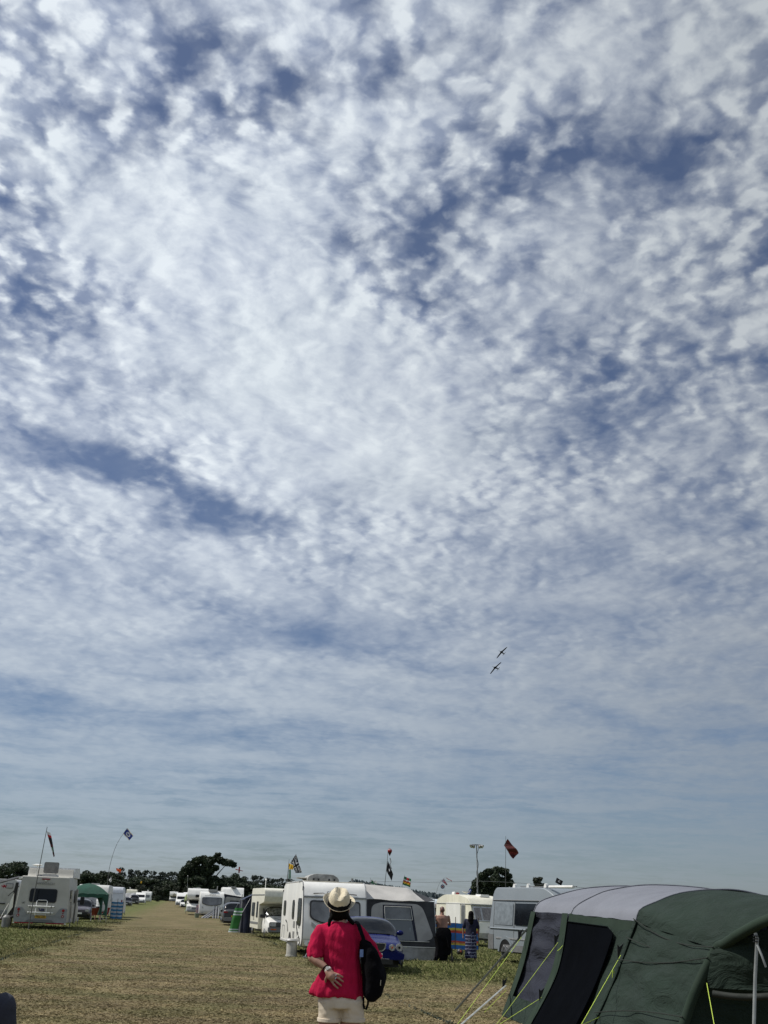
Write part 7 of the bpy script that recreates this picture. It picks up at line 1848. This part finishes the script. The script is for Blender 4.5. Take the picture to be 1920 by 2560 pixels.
flag('big dark red banner bellying out from its tall mast', [(1264, 2290), (1264, 2175), (1264.5, 2090)], [(1269, 2097), (1298, 2133), (1282, 2147), (1260, 2114)], 68, lambda u, v: 0 if (u * 3 + v * 2) % 1 > .25 else 1, [fdr, mat('flag_deep_red', (.09, .010, .012), .8, tl=.1)], pole_r=.022, wave=.25, nx=40)
flag('small black pirate flag above the roof of the green tent', [(1398, 2250), (1396, 2212), (1393, 2194)], [(1392, 2194), (1408, 2203.5), (1403, 2214), (1388, 2206)], 45, lambda u, v: 1 if ((u - .5) ** 2 * 1.5 + (v - .45) ** 2 < .035 and not ((u - .5) ** 2 + (v - .42) ** 2 < .004)) else 0, [fk, fw], pole_r=.010, wave=.03)
def kite():
    c = AT(598, 2175, 380); t = thing('model_plane', 'tiny red aeroplane-shaped flyer above the trees right of the great oak', 'kite', c)
    k = MB(); k.tube([(-1.3, 0, .2), (1.3, 0, -.3)], [.15, .1], 8); k.build('fuselage', fr, t); k = MB(); k.box((0, 0, 0), (.5, 2.4, .1)); k.box((.0, 0, .05), (.45, .3, 2.0)); k.build('wing', fr, t)
    k = MB(); k.tube([(0, 0, 0), (0, 0, -3)], .02, 4); k.build('string', pole_m, t)
kite()

def light_tower():
    Y = 110; q = on_ground(AT(1193, 2290, Y).x, Y); top = AT(1191.3, 2112, Y) - q
    t = thing('light_tower', 'tall thin mast carrying four floodlights, standing before the round oak', 'light tower', q)
    k = MB(); k.tube([Vector((0, 0, .5)), Vector((0, 0, top.z * .34)), Vector((0, 0, top.z * .34)), Vector((.02, 0, top.z * .67)), Vector((0, 0, top.z * .67)), top], [.10, .10, .075, .075, .055, .055], 10); k.build('mast', mat('galvanised', (.34, .35, .36), .5, metal=.3), t)
    k = MB(); k.tube([Vector((.09 * math.sin(i * .9), -.1 + .03 * math.cos(i), top.z * (.3 + .7 * i / 24))) for i in range(25)], .025, 5); k.build('cable', black, t)
    k = MB(); k.box(top, (.9, .08, .08)); k.build('crossbar', grey, t)
    for x, a in ((-.40, -40), (-.22, -20), (.24, 20), (.42, 42)):
        k = MB(); d = Vector((math.sin(R(a)), -.4, -.45)).normalized(); c = top + Vector((x, -.05, -.05)); k.tube([c - d * .05, c + d * .12, c + d * .26], [.06, .14, .19], 14); h = k.build('floodlight', grey, t)
        k = MB(); k.disc(c + d * .262, d, .165, .012, 14); k.build('lens', lampm, h)
    k = MB(); k.box((0, 0, .55), (1.2, 1.6, .9)); k.build('generator', mat('site_yellow', (.4, .25, .03), .5), t)
    for s in (-1, 1): wheel(t, s * .66, 0, .3, .18, face=s)
light_tower()
def spike(px, y0, y1, Y, label, name='mast'):
    a = AT(px, y0, Y); q = on_ground(a.x, Y); b2 = AT(px + .5, y1, Y) - q
    t = thing(name, label, 'mast', q); k = MB(); k.tube([(0, 0, 0), b2], .035, 8); k.build('pole', alu, t); k = MB(); k.ball(b2, .15); k.build('finial', lampm, t)
spike(469, 2240, 2190, 330, 'thin grey lamp post with a pale head before the great oak', 'lamp_post')
t = thing('hooked_pole', 'thin hooked metal pole rising behind the cream camper', 'mast', on_ground(AT(630, 2290, 66).x, 66))
zt = AT(632, 2224, 66).z; k = MB(); k.tube([(0, 0, 0), (0.03, 0, zt - .15), (.1, 0, zt), (.2, 0, zt - .08)], .014, 6); k.build('pole', alu, t)
def wire():
    t = thing('overhead_wire', 'thin overhead wire running behind the awning and the round oak', 'wire', on_ground(AT(1100, 2240, 150).x, 150)); o = t.location
    P = [AT(x, y, 150) - o for x, y in ((640, 2240), (900, 2207), (1080, 2205.5), (1200, 2203), (1320, 2209), (1500, 2223), (1900, 2262))]
    q = smooth_pts(P, 60); k = MB(); k.tube(q, .022, 5); k.build('cable', grey, t)
    for p in (P[0], P[-1]):
        k = MB(); k.tube([p + Z * .3, Vector((p.x, 0, gz(0, 150) - o.z))], .11, 8); k.build('pole', bark, t)
wire()

# ------------------------------------------------------------------ two old fighters overhead
def fighter(label, px, py, dist, wing_px, nose, tip_taper):
    c = Vector((0, 0, EYE)) + ray(px, py) * dist
    t = thing('propeller_plane', label, 'aeroplane', c, 0, 'pair of fighter planes in the sky')
    fv = CR @ Vector((1, 0, 0)); up = CR @ Vector((0, 1, 0)); bk = CR @ Vector((0, 0, 1))
    span = (fv * wing_px[0] + up * wing_px[1]).normalized()
    nose_d = (fv * nose[0] + up * nose[1] + bk * nose[2]).normalized(); span = (span - nose_d * span.dot(nose_d)).normalized()
    nrm = span.cross(nose_d)
    M = Matrix((span, nose_d, nrm)).transposed().to_4x4(); M.translation = c; t.matrix_world = M
    dark = mat('camouflage_underside', (.012, .012, .012), .8, var=.3, scale=.5, spec=.2)
    k = MB(); k.tube([(0, 3.1, 0), (0, 2.8, 0), (0, 1.6, 0), (0, 0, .05), (0, -2.6, .12), (0, -5.4, .2)], [.12, .36, .55, .6, .42, .14], 14); k.build('fuselage', dark, t)
    k = MB()
    for s in (-1, 1):
        V = []; n = 10
        for i in range(n + 1):
            u = i / n; x = s * 5.6 * u; ch = 1.4 * (math.sqrt(max(1 - (u * .985) ** 2, 0)) if tip_taper else 1 - .45 * u - (.3 if i == n else 0)); z = -.25 + .55 * u
            V += [(x, .55 + ch * .75, z), (x, .25, z + .10 * (1 - u * .7)), (x, .35 - ch * 1.15, z), (x, .25, z - .08 * (1 - u * .7))]
        k.add(V, [(i * 4 + a, i * 4 + (a + 1) % 4, i * 4 + 4 + (a + 1) % 4, i * 4 + 4 + a) for i in range(n) for a in range(4)])
    k.build('wing', dark, t)
    k = MB()
    for s in (-1, 1): k.add([(0, -4.3, .2), (s * 1.65, -4.6, .22), (s * 1.6, -5.2, .22), (0, -5.5, .2), (0, -4.8, .28), (0, -4.8, .12)], [(0, 1, 4), (1, 2, 4), (2, 3, 4), (1, 0, 5), (2, 1, 5), (3, 2, 5)])
    k.build('tailplane', dark, t)
    k = MB(); k.add([(-.05, -4.3, .2), (.05, -4.3, .2), (0, -5.0, 1.35), (-.04, -5.6, 1.25), (.04, -5.6, 1.25), (0, -5.6, .2)], [(0, 2, 3, 5), (1, 5, 4, 2), (2, 4, 3), (3, 4, 5)]); k.build('fin', dark, t)
    k = MB(); k.ball((0, .2, .55), (.32, 1.0, .32)); k.build('canopy', glass, t)
    k = MB(); k.tube([(0, 3.05, 0), (0, 3.45, 0), (0, 3.7, 0)], [.30, .2, .03], 12); sp = k.build('spinner', dark, t)
    for j in range(3):
        a = R(20 + 120 * j); k = MB(); k.tube([(0, 3.3, 0), (math.cos(a) * .9, 3.35, math.sin(a) * .9), (math.cos(a) * 1.6, 3.3, math.sin(a) * 1.6)], [(.06, .03), (.14, .04), (.05, .02)], 6); k.build('blade', dark, sp)
    k = MB(); k.box((.0, .9, -.55), (.5, 1.2, .3)); k.build('radiator', dark, t)
fighter('upper fighter plane with pointed rounded wings, banking towards the left', 1254.5, 1631, 760, (24, 24.5), (-.40, .30, .85), True)
fighter('lower fighter plane with blunter wings, banking towards the left', 1239, 1669.5, 730, (27, 26), (-.44, .24, .85), False)
